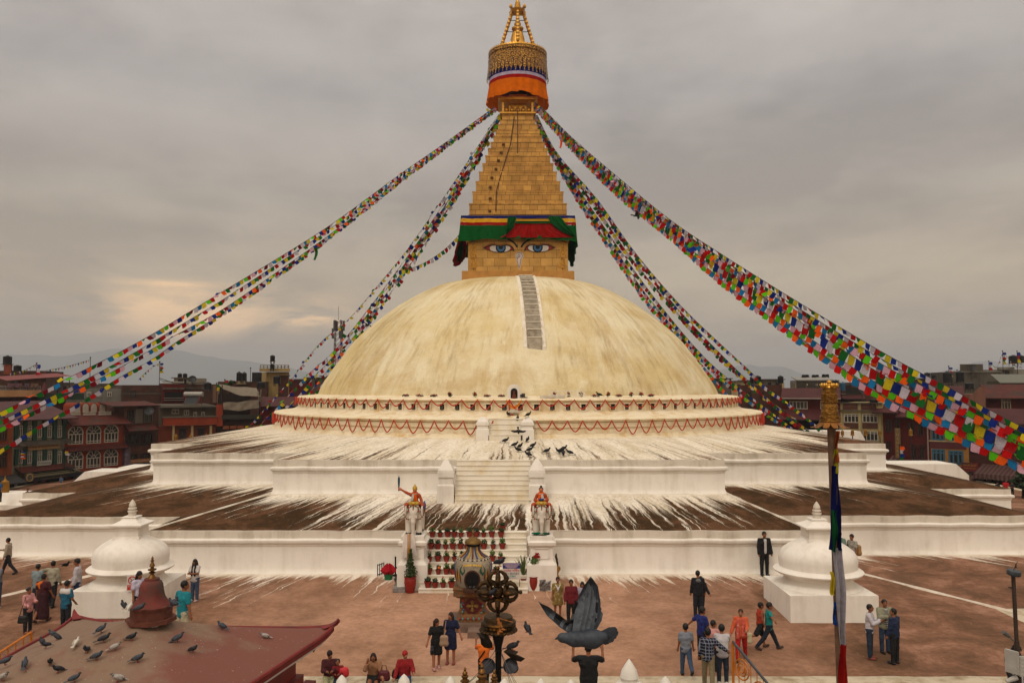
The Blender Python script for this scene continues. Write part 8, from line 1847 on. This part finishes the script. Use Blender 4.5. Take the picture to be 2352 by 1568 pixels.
 if hair!='bald':
  n0=hd(0,1,.75)-hd(0,0,0);n0=n0/np.linalg.norm(n0);off=-float(S(hd(0,-.074,.055))@n0)if hair!='hood' else 9
  pr=[ell(S(hd(0,.008,.035)),S(np.array((.082,.098,.10))*k))]
  if hair=='long':pr+=[C(hd(0,.07,.0),up(0,.12,.25),.07,.06),C(hd(-.05,.04,.0),up(-.06,.1,.35),.05),C(hd(.05,.04,.0),up(.06,.1,.35),.05)];off+=.0
  if hair=='bun':pr+=[ell(S(hd(0,.12,.03)),S(np.array((.045,.045,.045))))]
  if hair=='cap':pr+=[C(hd(-.03,-.1,.07),hd(.03,-.1,.07),.018),C(hd(-.03,-.14,.06),hd(.03,-.14,.06),.012)]
  x=blob_mb(pr,h=.016*s,k=.02*s,inflate=.006*s,cuts=[(-n0,off)]if hair in('short','bun','cap')else())if hair!='long' else blob_mb(pr,h=.018*s,k=.02*s,inflate=.004*s,cuts=[(-n0,off+.03*s)])
  x.build('hat' if hair=='cap' or(hc and hair=='hood')else 'hair',hm,o,True)
 if extra:extra(o,s,J,up,hd)
 return o,s,J
def bag(label,px,py,d,size,col,strap=None,name='bag',cat='bag',yaw=0):
 c=at(px,py,d);o=thing(name,label,cat,c,R(yaw));w,t,h_=size;blob_mb([cap((-w*.35,0,-h_*.3),(w*.35,0,-h_*.3),t),cap((-w*.3,0,h_*.25),(w*.3,0,h_*.25),t*.8),cap((0,0,-h_*.3),(0,0,h_*.25),t)]+[cap((q_*w*.33,0,-h_*.33),(q_*w*.28,0,h_*.3),t)for q_ in(-1,1)],h=.02,k=.04).build('pouch',P('bag_'+col[1:],col,.6,0,.2,8),o,True)
 if strap:mb=MB();mb.tube([Vector(x)for x in strap],.012,5);mb.build('strap',P('bag_'+col[1:],col),o)
 return o
W=(28,-25);walkF,walkB=(24,4),(-18,30);stp=dict(ll=(22,4),rl=(-18,22));hold=(25,4,75,30)
checks=brick_mat('dark_checked_cloth','#0f1424','#0f1424','#7d8090',0.09,0.09,0.008,0.9,0,0,'XZ',None,0.0,0.1)
person('young man in beige sweater and black trousers walking left at the far left',18,1318,1233,-80,'#8f8270','l',hair='short',la=(20,4,70,10),**stp)
person('boy in grey tee seen from behind beside the man in the pale shirt',84,1398,1296,172,'#6d7a7c','s',bc='#1d2433')
person('man in pale beige shirt seen from behind with his arm round a boy',119,1393,1288,180,'#8d8672','l',ra=(18,75,40,10),rl=(10,0),ll=(-6,14))
person('monk in maroon robe with an orange shoulder seen from behind',97,1427,1318,176,'#3a1016','s','robe','#2d0c12','short','#1a1210','#3a2618',la=(6,10,20,0),vest=None,wide=1.15,ll=(10,0),rl=(-14,20),extra=lambda o,s,J,up,hd:blob_mb([cap(s*up(.04,.03,.47),s*up(.2,.02,.42),.075*s,.07*s),cap(s*up(.1,.08,.42),s*up(.06,.1,.3),.06*s,.04*s)],h=.022*s,k=.03*s).build('shoulder_cloth',P('saffron_cloth','#b5560f',.85),o,True))
person('girl in pink top and black leggings carrying a shoulder bag, facing right',63,1453,1349,70,'#b07a78','l',hair='bun',shoe='#7a4a38',ra=hold,la=(10,6,60,5))
bag('small black shoulder bag hanging at the side of the girl in pink',52,1422,24.5,(.26,.05,.2),'#15120f',[(-.1,0,.1),(.04,.05,.62),(.12,0,.1)])
person('boy in teal tee with a white yoke and black trousers, back to us',150,1452,1334,165,'#155068','s',la=(0,14,45,20),ra=(4,14,45,20),extra=lambda o,s,J,up,hd:blob_mb([cap(s*up(-.1,0,.42),s*up(.1,0,.42),.105*s),cap(s*up(-.13,0,.47),s*up(.13,0,.47),.06*s)],h=.023*s,k=.03*s,inflate=.027*s,cuts=[((0,0,1),s*up(0,0,.525)[2]),((0,0,-1),-s*up(0,0,.36)[2])]).build('white_yoke',P('cloth_white','#b0aaa4',.85),o,True))
person('young man in white shirt half hidden behind the left small stupa',176,1402,1283,-75,'#a39ca0','l',bc='#1f2a4a',la=(15,5,25,0))
person('long-haired woman in white shirt and black trousers before the left small stupa',317,1416,1312,60,'#a9a3b4','s',hair='long',d=29.2,ra=(20,6,40,10))
bag('black handbag of the woman in front of the left small stupa',329,1352,29.1,(.22,.06,.2),'#17140f',[(-.08,0,.12),(0,0,.25),(.08,0,.12)],'handbag')
person('man in teal and grey raglan tee and floral shorts reaching left',420,1440,1335,150,'#0f6a74','s','shorts','#8a8272',shoe='#6a3a2a',ra=(25,40,20,0),la=(-5,12,10,0),d=26.8,bm=P('floral_cloth','#9a9078',.85,0,.3,9,col2='#3f5a5c',c2=.55),turn=-30)
person('girl with very long dark hair, white tee and ripped blue jeans',447,1380,1284,-15,'#b0a9a4','s',bc='#34435a',hair='long',shoe='#a08a84',la=hold,ra=hold,extra=lambda o,s,J,up,hd:blob_mb([cap(s*hd(-.06,-.03,.0),s*up(-.07,-.12,.15),.035*s,.05*s),cap(s*hd(.06,-.03,.0),s*up(.06,-.12,.15),.035*s,.05*s)],h=.018*s,k=.02*s).build('hair_lock',M_hair,o,True))
person('person in jeans and white shoes cut off by the left edge',-8,1396,1290,-20,'#5a5a60','l',bc='#2a364a',shoe='#a8a29a',la=(40,15,50,0),ra=(50,25,40,0))
person('woman in black knee-length dress holding a phone beside the woman in navy',1002,1535,1420,15,'#0c0b0c','s','dress','#0c0b0c','long','#2a1610','#a87a78','#86543a',la=(8,18,10,0),turn=40,ll=(8,0),rl=(-6,6))
person('woman in navy knee-length dress with a strap bag looking down',1035,1523,1406,-5,'#0e1330','s','dress','#0e1330','long','#2a1610','#7a3a34','#86543a',ra=(5,22,15,0),turn=-25,nod=-12)
bag('beige shoulder bag between the two women in dark dresses',1020,1470,24.6,(.2,.06,.3),'#8a6f58',[(0,0,.15),(.05,.05,.55)],'handbag');bag('grey phone in the hand of the woman in black',992,1488,24.6,(.1,.012,.17),'#2a2d3a',None,'phone','phone',20)
person('photographer in orange tee with a black strap behind the lamp column',1111,1556,1462,175,'#c05c14','s',bc='#14130f',d=23.6,z=zr(-8.47),la=(60,25,80,20),ra=(60,25,80,20),extra=lambda o,s,J,up,hd:MB().tube([tuple(s*up(-.16,.0,.5)),tuple(s*up(0,.16,.28)),tuple(s*up(.16,.1,.05))],.022*s,6).build('strap',M_blk,o))
person('woman in patterned ochre kurta with a pale scarf, left of three women',1281,1419,1325,5,'#6f5a34','s','skirt','#7d7460','bun',shoe='#4a2a1c',tm=P('ochre_print','#75602f',.85,0,.3,16,col2='#a89468',c2=.55),bm=P('ochre_print','#75602f'),extra=lambda o,s,J,up,hd:blob_mb([cap(s*up(-.1,-.1,.47),s*up(0,-.14,.3),.03*s),cap(s*up(.1,-.1,.47),s*up(0,-.14,.3),.03*s),cap(s*up(0,-.14,.3),s*up(0,-.13,.2),.05*s,.03*s)],h=.02*s,k=.03*s).build('scarf',P('cloth_white','#b0aaa4'),o,True))
person('woman in dark red tunic and black leggings, middle of three women',1312,1433,1331,0,'#5a0f18','l',hair='bun',shoe='#3a1a14',bc='#101010',ra=(0,8,12,0))
person('young woman in lilac dress, right of the three women behind the pigeon',1338,1425,1336,-10,'#8f8796','s','skirt','#8f8796','long')
person('large photographer in black tee seen from behind at the plinth edge',1352,1600,1480,178,'#0e0e0f','s',bc='#121212',d=22.6,z=zr(-8.9),la=(62,28,95,30),ra=(62,28,95,30),wide=1.3,nod=8)
bag('black backpack on the back of the large photographer',1353,1535,22.85,(.36,.12,.48),'#141416',[(-.15,-.05,.2),(-.16,-.25,.3),(-.15,-.3,.1)],'backpack','backpack')
person('boy in grey tee and blue jeans walking away, leftmost of the boys',1576,1552,1433,178,'#6c7078','s',bc='#2f3f55',shoe='#15130f',kid=1,ll=(-25,40),rl=(8,0),la=(6,10,10,0))
person('boy in dark checked shirt and khaki trousers among the boys',1627,1562,1443,168,'#0f1424','l',bc='#6f6248',kid=1,tm=checks,la=(15,45,20,0),rl=(10,0),ll=(-10,18),d=23.7,z=zr(-8.47))
person('boy in white tee and dark jeans, rightmost of the group of boys',1660,1559,1437,172,'#a8a2a4','s',bc='#1c2430',shoe='#b0aaa4',kid=1,lean=10,la=(45,10,60,20),d=24.0,z=zr(-8.46))
person('boy in pink shirt behind the checked and white shirted boys',1639,1538,1426,150,'#b5807a','s',bc='#14161c',kid=1,turn=-60,d=25.0)
person('boy in royal blue tee stretching an arm to the left',1613,1516,1395,120,'#16205a','s',bc='#15161c',kid=1,la=(10,12,10,0),ra=(-30,40,10,0))
person('tall person in dark hoodie with a grey hood, back to us',1604,1418,1311,178,'#101116','l',bc='#171b22',shoe='#4a2a1c',extra=lambda o,s,J,up,hd:blob_mb([ell(s*up(0,.1,.44),s*np.array((.10,.05,.07)))],h=.02*s).build('hood',P('grey_fleece','#5e5e60',.9),o,True))
person('person in dark jeans hugged behind the tall hooded person',1610,1413,1322,5,'#14151a','l',bc='#1b222c',ll=(14,0),rl=(-10,20),ra=(20,15,30,0))
person('woman in coral tunic and scarf with bright red trousers',1703,1515,1397,-20,'#b5512f','l','trousers','#9a1210','bun','#3a2418','#17130f','#96664a',ra=(20,8,60,10),la=(10,16,10,0),rl=(-20,6),ll=(14,0),extra=lambda o,s,J,up,hd:blob_mb([cap(s*up(-.08,-.1,.46),s*up(-.1,-.13,-.15),.05*s,.06*s),cap(s*up(.08,-.1,.46),s*up(.08,-.13,-.05),.05*s,.06*s)],h=.022*s,k=.03*s).build('scarf',P('coral_print','#b34f42',.85,0,.3,14,col2='#c0948a',c2=.56),o,True))
bag('pale leaf-shaped pouch hanging from the hand of the coral woman',1722,1464,24.9,(.06,.045,.36),'#a09676',[(0,0,.14),(-.03,0,.3)],'pouch')
person('boy in orange vest and black shorts with sandals walking right',1747,1487,1383,95,'#8f2c14','n','shorts','#111113',shoe='#4a3626',kid=1,ll=(-32,45),rl=(14,0))
person('boy in turquoise tee and dark jeans striding right',1767,1491,1380,85,'#0c6a66','s',bc='#131a26',shoe='#3a2a20',kid=1,ll=(-26,14),rl=(26,4),la=(15,70,20,0))
person('man in open black jacket and white tee standing against the terrace wall',1756,1312,1221,8,d=35.85,top='#b0aba6',vest='#0d0d0f',bc='#101114',shoe='#0e0e0e')
person('man in red cap and pale green shirt behind the right small stupa',1938,1318,1219,-70,'#5f7566','l',hair='cap',hc='#8f1a16',la=(50,10,60,10),lean=14)
person('young man in patterned shirt with a tan backpack behind the right small stupa',1959,1322,1227,-60,'#5a564e','s',tm=P('leaf_print','#8a8478',.85,0,.3,14,col2='#1c1c1a',c2=.48))
bag('tan backpack of the young man behind the right small stupa',1969,1262,36.2,(.26,.1,.44),'#8a6a3a',None,'backpack','backpack',-50)
person('young man in white shirt with folded arms and jeans, left of the trio',1999,1512,1388,60,'#aaa4a8','l',bc='#1d2838',shoe='#6a3422',la=(30,5,80,40),ra=(30,5,80,40),nod=-15)
person('young man in pale green jacket and striped tee, middle of the trio',2033,1498,1377,5,'#3a3a3c','s',vest='#7c7a64',bc='#27354a',tm=stripe_mat('black_white_stripes','#121212','#a09c98',0.06,2),la=(25,8,85,40),ra=(30,12,110,20),nod=-12)
person('young man in navy shirt and black trousers, right of the trio',2056,1524,1398,215,'#14203a','l',bc='#0f0f11',shoe='#1c1418',turn=40,nod=-15)
person('woman with raised arms and dark hair behind the camera post',2337,1600,1481,10,'#a19a9a','s',vest='#121114',hair='long',d=22.2,z=zr(-8.9),ra=(60,50,110,40),la=(20,8,20,0))
for lab,px,fy,hy,d,top,bot,bc,kw in(('person in black tee standing under the longer striped awning',2254,1130,1087,74,'#101012','trousers','#101014',{}),('woman in white top and jeans looking at her phone under the awning',2272,1132,1090,74,'#a8a09c','trousers','#232c40',dict(hair='long',la=hold,ra=hold)),('child in black holding something white by the awning',2292,1142,1107,70,'#0f0f10','trousers','#0f0f10',dict(ra=hold)),('person in bright red shirt by the upper plinth corner at right',2311,1142,1102,64,'#a01216','trousers','#141416',dict(wide=1.2)),('person in black top and grey skirt cloth walking by the right plinth corner',2325,1142,1107,60,'#101012','trousers','#0d0d0f',dict(la=hold,ra=hold)),('vendor with black hair at the far left beyond the terrace',63,1166,1122,56,'#4a1a18','trousers','#151515',{}),('second vendor head beyond the terrace at far left',88,1170,1126,56,'#2a2a30','trousers','#151515',{}),('person in blue cut off by the left edge beyond the terrace',-1,1152,1103,55,'#17406a','trousers','#151515',{}),('person in striped shirt inside the dark thangka shop',224-84,1128,1092,72,'#3a4a60','trousers','#151515',{})):
 if px>2100:kw=dict(kw)
 person(lab,px,fy,hy,-15,top,'s',bot,bc,d=d,z=at(px,fy,d).z,group='people around the square',**kw)
sz=zr(-8.40);sitl=dict(ll=(78,62),rl=(72,66))
person('seated woman in maroon shawl and leaf-patterned trousers at the plinth edge',757,0,1.6,12,'#3a0e12','l',bc='#8a8560',hair='hood',hc='#1c0d0c',d=24.15,z=sz,sit=True,la=hold,ra=hold,turn=30,bm=P('leaf_trousers','#8f8a66',.85,0,.2,8,col2='#1f5a48',c2=.56),**sitl)
person('seated small child in red top beside the woman in maroon',776,0,1.15,5,'#6a1014','l',bc='#1c2236',d=24.1,z=sz,sit=True,kid=1,la=hold,ra=hold,nod=-25,**sitl)
person('seated woman in tan shawl leaning her head on her hand',858,0,1.6,5,'#8a6244','l','skirt','#161513','long','#241412',d=24.15,z=sz,sit=True,lean=14,nod=-20,la=(60,10,110,25),ra=(20,14,30,0),**sitl)
person('seated woman in red blouse and red turban with a blue skirt cloth',930,0,1.6,8,'#7a0f12','l',bc='#173a5c',hair='hood',hc='#8f1618',d=24.15,z=sz,sit=True,la=(15,16,30,0),ra=(35,14,50,10),turn=25,skin='#96664e',ll=(80,50),rl=(66,80))
bag('dark red handbag with twin handles on the plinth edge beside the tan shawl',882,1550,23.9,(.26,.08,.22),'#4a1018',[(-.1,0,.1),(-.05,0,.28),(.05,0,.28),(.1,0,.1)],'handbag');bag('crumpled red plastic bag right of the seated child',789,1542,24.1,(.18,.09,.16),'#b0242a',None,'plastic_bag');bag('black bag left of the woman in the red turban',912,1546,24.2,(.2,.08,.18),'#121012')
# ================================================================== birds
def bird(name,label,cat,body,wingc,headc,L=0.33,slim=1.0,fly=False,bars=None):
 o=thing(name,label,cat);k=L/0.33;A=lambda*v:np.array(v)*k;bm_=P(name+'_'+body[1:],body,.6,0,.2,20);hm_=P(name+'h_'+headc[1:],headc,.45,0,.3,25);wm_=P(name+'w_'+wingc[1:],wingc,.6,0,.3,14,**({'col2':bars,'c2':.56}if bars else{}))
 tilt=0 if fly else .35;z0=.115
 blob_mb([ell(A(0,0,z0),A(.058*slim,.115,.06),[[1,0,0],[0,math.cos(tilt),math.sin(tilt)],[0,-math.sin(tilt),math.cos(tilt)]]),cap(A(0,-.07,z0+.03),A(0,-.105,z0+.085),.042*k*slim,.026*k),ell(A(0,-.115,z0+.1),A(.026,.032,.026)),cap(A(0,.08,z0-.02),A(0,.15,z0-.055),.03*k,.012*k)],h=.011*k,k=.02*k).build('body',bm_,o,True)
 mb=MB();mb.ball(A(0,-.116,z0+.1),A(.029,.036,.029),10,7);mb.ball(A(0,-.092,z0+.055),A(.038*slim,.035,.04),10,7);mb.build('head',hm_,o,True)
 mb=MB();mb.tube([A(0,-.142,z0+.1),A(0,-.172-(.02 if slim<1 else 0),z0+.09)],[.011*k,.003*k],6);mb.build('beak',M_hoof,o)
 mb=MB();mb.prism([(-.03*k,.13*k),(.03*k,.13*k),(.045*k,.27*k),(-.045*k,.27*k)],.008*k,Matrix.Translation((0,0,(z0-.045)*k))@Matrix.Rotation(R(-90-(0 if fly else-14)),4,'X')@Matrix.Scale(-1,4,(0,0,1))if False else Matrix.Translation((0,0,(z0-(.0 if fly else .02))*k))@Matrix.Rotation(R(90 if fly else 74),4,'X')@Matrix.Scale(-1,4,(0,0,1)));mb.build('tail',wm_,o)
 for s in(-1,1):
  mb=MB()
  if fly:
   n_=9;vs=[];top=[]
   for i in range(n_+1):t=i/n_;x=.03+.30*t;ch=.12*(1-t)**.5+.03;ys=-.06-.05*math.sin(t*2.6)+.08*t*t;zz_=z0+.04+.02*math.sin(t*3);vs+=[A(s*x,ys,zz_),A(s*x,ys+ch*(1+.12*(i%2)),zz_-.012),A(s*x,ys,zz_-.008)]
   mb.add(vs,[(i*3+a,i*3+b,(i+1)*3+b,(i+1)*3+a)for i in range(n_)for a,b in((0,1),(1,2),(2,0))])
  else:mb.ball(A(s*.05*slim,.045,z0-.0),A(.018,.135,.05),10,7,mat=Matrix.Rotation(-.38,3,'X')@Matrix.Rotation(s*.1,3,'Z'))
  mb.build('wing',wm_,o,True)
  mb=MB();x=s*.022
  if fly:mb.tube([A(x,.06,z0-.05),A(x,.12,z0-.05)],.004*k,4)
  else:
   mb.tube([A(x,.01,z0-.05),A(x,.015,.005)],.0065*k,5)
   for a in(-.02,0,.02):mb.tube([A(x,.015,.006),A(x+a,-.03,.004)],.004*k,4)
  mb.build('leg',P('bird_leg','#7a2a22' if slim==1 else '#15110f',.6)if slim==1 else M_hoof,o)
 return o
pg=bird('pigeon','','pigeon','#2f333b','#383c44','#1c2a2e',bars='#15171b');pdk=bird('pigeon','','pigeon','#1d1f25','#22242a','#141c20');pw=bird('pigeon','','pigeon','#b3aca0','#aca598','#a79f94');pp=bird('pigeon','','pigeon','#8a827a','#96908a','#55504c',bars='#4a3a34');first={}
def place_bird(pr,loc,yaw,label,group,rot=None,scale=None):
 if pr.name not in first:first[pr.name]=1;pr.location=loc;pr.rotation_euler=rot or(0,0,R(yaw));pr['label']=label;pr['group']=group;pr.scale=(scale or 1,)*3;return pr
 return dup(pr,loc,R(yaw),label,group,rot=rot,scale=scale)
PQ=Matrix.Rotation(R(7),3,'Z')
def march(px,py,d0,d1,fn,n=160):
 for i in range(n):
  d=d0+(d1-d0)*i/n;p=at(px,py,d)
  if p.z<=fn(p):break
 p.z=fn(p);return p
def pav_z(p):l=PQ@(p-RC);return rh(max(-1,min(1,l.x/ra)),max(-1,min(1,l.y/(ra*.96))))+.012
def roofhit(px,py):return march(px,py,11.5,17.5,pav_z)
G='pigeons on the red pavilion roof';B=lambda c,r:(c*.317,1148+r*.317)
for pr,c,r,yaw,lab in((pg,40,1195,100,'grey pigeon walking right at the left edge of the roof'),(pg,178,1212,200,'small grey pigeon near the left, right of the edge walker'),(pdk,362,1205,30,'dark round pigeon in the lower left of the roof'),(pdk,418,1250,-40,'dark pigeon hunched right below the round dark one'),(pg,330,1072,-20,'grey pigeon in front of another by the left eave'),(pdk,305,1050,-130,'dark pigeon behind another by the left eave'),(pdk,412,1015,-110,'dark pigeon on the left eave at the feet of the teal boy'),(pg,380,992,-100,'pigeon perched behind the dark one on the left eave'),(pw,552,1062,180,'pure white pigeon facing away on the roof'),(pg,625,1115,5,'grey pigeon facing us right below the white one'),(pg,735,962,150,'tall grey pigeon left of the turret base'),(pdk,755,1030,110,'dark pigeon between white pigeon and turret'),(pp,835,1095,105,'speckled pale pigeon with a long tail mid roof'),(pg,700,1165,95,'grey pigeon below the speckled pale one'),(pdk,955,1025,80,'dark pigeon below the turret base'),(pg,1000,1180,95,'grey pigeon lower centre of the roof'),(pg,1290,1030,130,'grey pigeon stretched towards the right of the turret'),(pdk,1400,1105,70,'dark plump pigeon right of centre on the roof'),(pg,1605,938,-110,'grey pigeon on the red right slope'),(pp,1915,1005,-70,'speckled white pigeon alone near the right eave'),(pg,540,1320,120,'grey pigeon cut by the bottom edge of the photo'),(pp,850,1320,-60,'speckled pigeon at the bottom edge of the photo'),(pp,20,1312,80,'speckled pigeon in the lower left corner'),(pp,1135,940,100,'pied pigeon lying close under the turret base')):
 place_bird(pr,roofhit(*B(c,r)),yaw,lab,G,scale=.62+.05*math.sin(c))
for pr,c,r,dd,yaw,lab in((pw,948,825,14.65,180,'white pigeon on the turret base rim'),(pg,1030,838,14.5,100,'grey pigeon on the front of the turret base rim'),(pg,1215,800,14.62,-110,'barred grey pigeon on the right of the turret base rim'),(pdk,1268,790,14.9,170,'dark pigeon at the right end of the turret base rim'),(pdk,885,868,14.8,-130,'dark pigeon at the left end of the turret base rim')):
 bw=Matrix.Rotation(R(-7),3,'Z')@bell+RC;x_=at(*B(c,r),14.7).x-bw.x;x_=max(-.46,min(.46,x_));place_bird(pr,(bw.x+x_,bw.y-math.sqrt(.47**2-x_*x_),zb0+.245),yaw,lab,'pigeons on the red turret',scale=.62)
for px,py,d,yaw,lab in((1148.5,1300,17.0,60,'pigeon on the top knob of the crossed sceptre'),(1127,1372,16.9,70,'pigeon on the left arm of the crossed sceptre'),(1211,1452,16.9,-160,'pigeon on the rim of the lotus disc'),(1179,1493,16.85,80,'pigeon on the right leaf bracket of the lamp column')):place_bird(pdk,at(px,py,d),yaw,lab,'pigeons on the lamp column',scale=.85)
cr=bird('crow','','crow','#0a0a0b','#0c0c0d','#100f0f',0.42,.8)
def t2hit(px,py):return march(px,py,41.5,46.9,lambda p:zr(-3.71+.78*max(0,(p.y-41.5)/5.2)**.95)+.01)
K=lambda c,r:(1021.7+c*.1464,861+r*.1464)
for c,r,yaw,lab in((955,1062,100,'crow furthest left of the flock'),(1100,1128,110,'crow just below the leftmost one'),(1185,1150,140,'upright crow left of centre in the flock'),(1300,1048,160,'crow nearest the top stair in the flock'),(1388,1138,120,'crow walking at the right of the top group'),(1145,1208,-100,'crow facing left above the middle stair'),(1335,1208,105,'crow stretched low facing right'),(1305,1283,-110,'lowest crow at the stair head facing left'),(1605,1226,110,'crow alone between the flock and the food'),(1870,1190,115,'upright crow at the top of the food heap'),(1790,1235,-70,'left crow of the huddle at the food'),(1835,1215,95,'middle crow of the huddle at the food'),(1860,1265,175,'front crow of the huddle at the food'),(1955,1252,-100,'crow at the right of the food heap facing left')):
 place_bird(cr,t2hit(*K(c,r)),yaw,lab,'crows on the upper terrace')
for px,py,d,yaw,lab in((1167,956,47.3,-20,'crow on the offering slab below the shrine niche'),(1189,965,46.9,175,'crow on the edge of the top stair'),(1214,957,46.3,130,'crow on the right top stair post'),(1198,915,48.6,-100,'crow beside the grey block on the drum ledge'),(1376,911,49.5,-110,'crow under the white ladder on the drum ledge')):place_bird(cr,at(px,py,d),yaw,lab,'crows about the drum')
cf=bird('flying_bird','black crow flying against the sky right of the spire','bird','#0b0b0c','#101011','#0b0b0c',0.42,.8,True);cf.location=at(1461,500,45);cf.rotation_euler=(R(10),R(25),R(70));cf['group']='birds in flight'
dup(cf,at(1190,995,45.5),None,'crow landing with spread wings before the top stair','birds in flight',rot=(R(55),0,R(170)));dup(cf,at(842,752,54),None,'small bird flying beside the left flank of the dome','birds in flight',rot=(R(5),R(15),R(60)));dup(cf,at(876,692,60),None,'tiny bird in the sky left of the dome','birds in flight',rot=(R(5),R(-20),R(-60)),scale=.6);dup(cf,at(150,1304,33),None,'dark bird skimming low over the paving left of the small stupa','birds in flight',rot=(0,R(5),R(80)),scale=.9)
FD=4.8;fb=at(1345,1458,FD);o=thing('flying_pigeon','large slate grey pigeon flying close to us over the plinth','pigeon',fb,0,'birds in flight');q=lambda px,py,dy=0.0:np.array(at(px,py,FD)-fb)+np.array((0,dy,0))
M_fb,M_fw=P('slate_feathers','#32373f',.6,0,.35,30),P('wing_feathers','#565d66',.65,0,.4,22,col2='#22262b',c2=.52)
blob_mb([cap(q(1318,1466),q(1362,1466),.04,.05),cap(q(1362,1466),q(1385,1462),.048,.03),cap(q(1318,1466),q(1296,1464),.036,.022),ell(q(1290,1463),(.026,.022,.022))],h=.009,k=.03).build('body',M_fb,o,True)
mb=MB();mb.tube([q(1282,1464),q(1274,1467)],[.009,.002],6);mb.build('beak',M_hoof,o)
def feathers(name,root,pts,m,th=.006):
 mb=MB();n_=len(pts);r_=[np.array(x)for x in root]
 for i in range(n_):
  a,b=(r_[0]+(r_[1]-r_[0])*i/max(1,n_-1)),np.array(pts[i]);t=b-a;t=t/np.linalg.norm(t);s=np.cross(t,(0,1,.15));s=s/np.linalg.norm(s)*.024;dy=np.array((0,.003*(i%3)+.004*i,0))
  vs=[a-s*.8,a+s*.8,a*.4+b*.6+s*1.1,b*.93+a*.07+s*.7,b,b*.93+a*.07-s*.7,a*.4+b*.6-s*1.1];mb.add([v+dy for v in vs]+[v+dy+np.array((0,.004,0))for v in vs],[tuple(range(7)),tuple(range(7,14))[::-1]]+[(j,(j+1)%7,(j+1)%7+7,j+7)for j in range(7)])
 return mb.build(name,m,o)
feathers('wing',(q(1322,1452),q(1362,1452)),[q(1338,1338+abs(i-3)*6,-.02)*(1)+np.array((.004*i*3,0,0))for i in range(4)]+[q(1358+4*i,1328+13*i,-.01)for i in range(7)],M_fw)
def wing(Lp,Rp,nf,dy0,dy1,name='wing'):
 mb=MB();nu,nv=nf*4,26;fr=[]
 def pl(P_,t):t*=len(P_)-1;i=min(len(P_)-2,int(t));f=t-i;return np.array(P_[i])*(1-f)+np.array(P_[i+1])*f
 for lay in(0,.006):
  for j in range(nv+1):
   v=j/nv
   for i in range(nu+1):
    u_=i/nu;fz=abs((u_*nf)%1-.5)*2;vv=v*(1-.10*fz**2*(.3+u_)*(v>.5)*(v-.5)*2);a,b=pl(Lp,vv),pl(Rp,vv);p=a+(b-a)*u_;fr.append(q(p[0],p[1],dy0+(dy1-dy0)*vv+.05*math.sin(u_*2.4)-.006*fz*v+lay))
 W_=nu+1;n_=(nv+1)*W_
 for L_ in(0,1):
  for j in range(nv):
   for i in range(nu):f=tuple(L_*n_+k for k in(j*W_+i,j*W_+i+1,(j+1)*W_+i+1,(j+1)*W_+i));mb.f.append(f if L_==0 else f[::-1]);mb.m.append(1 if(j>nv*(.56+.04*math.sin(i*1.6))or i>nu*.9)else(2 if abs(j-nv*.4)<1.6 or abs(j-nv*.22)<1.2 else 0))
 mb.v=[tuple(x)for x in fr];return mb.build(name,[M_fw,M_fb,P('wing_bar','#15171b',.6)],o,True)
wing([(1302,1452),(1308,1425),(1322,1380),(1340,1340),(1353,1322)],[(1366,1455),(1378,1425),(1380,1385),(1373,1345),(1358,1322)],9,0,-.05)
wing([(1332,1447),(1300,1430),(1262,1405),(1238,1399)],[(1316,1466),(1288,1452),(1258,1428),(1240,1403)],6,.03,.16)
feathers('tail',(q(1378,1458),q(1380,1470)),[q(1418,1444),q(1421,1452),q(1418,1460),q(1412,1468),q(1402,1474)],M_fb)
hz=MB();hz.bx(-10500,10500,-120,8000,-1.0,330);hzm=bpy.data.materials.new('haze_air');hzm.use_nodes=True;t_=hzm.node_tree;t_.nodes.clear();o_=N(t_,'ShaderNodeOutputMaterial');v_=N(t_,'ShaderNodeVolumePrincipled');v_.inputs['Color'].default_value=(0.80,0.84,0.90,1);v_.inputs['Density'].default_value=0.00027;v_.inputs['Anisotropy'].default_value=0.2;t_.links.new(v_.outputs[0],o_.inputs['Volume'])
o=hz.build('haze',hzm);o['kind']='stuff'
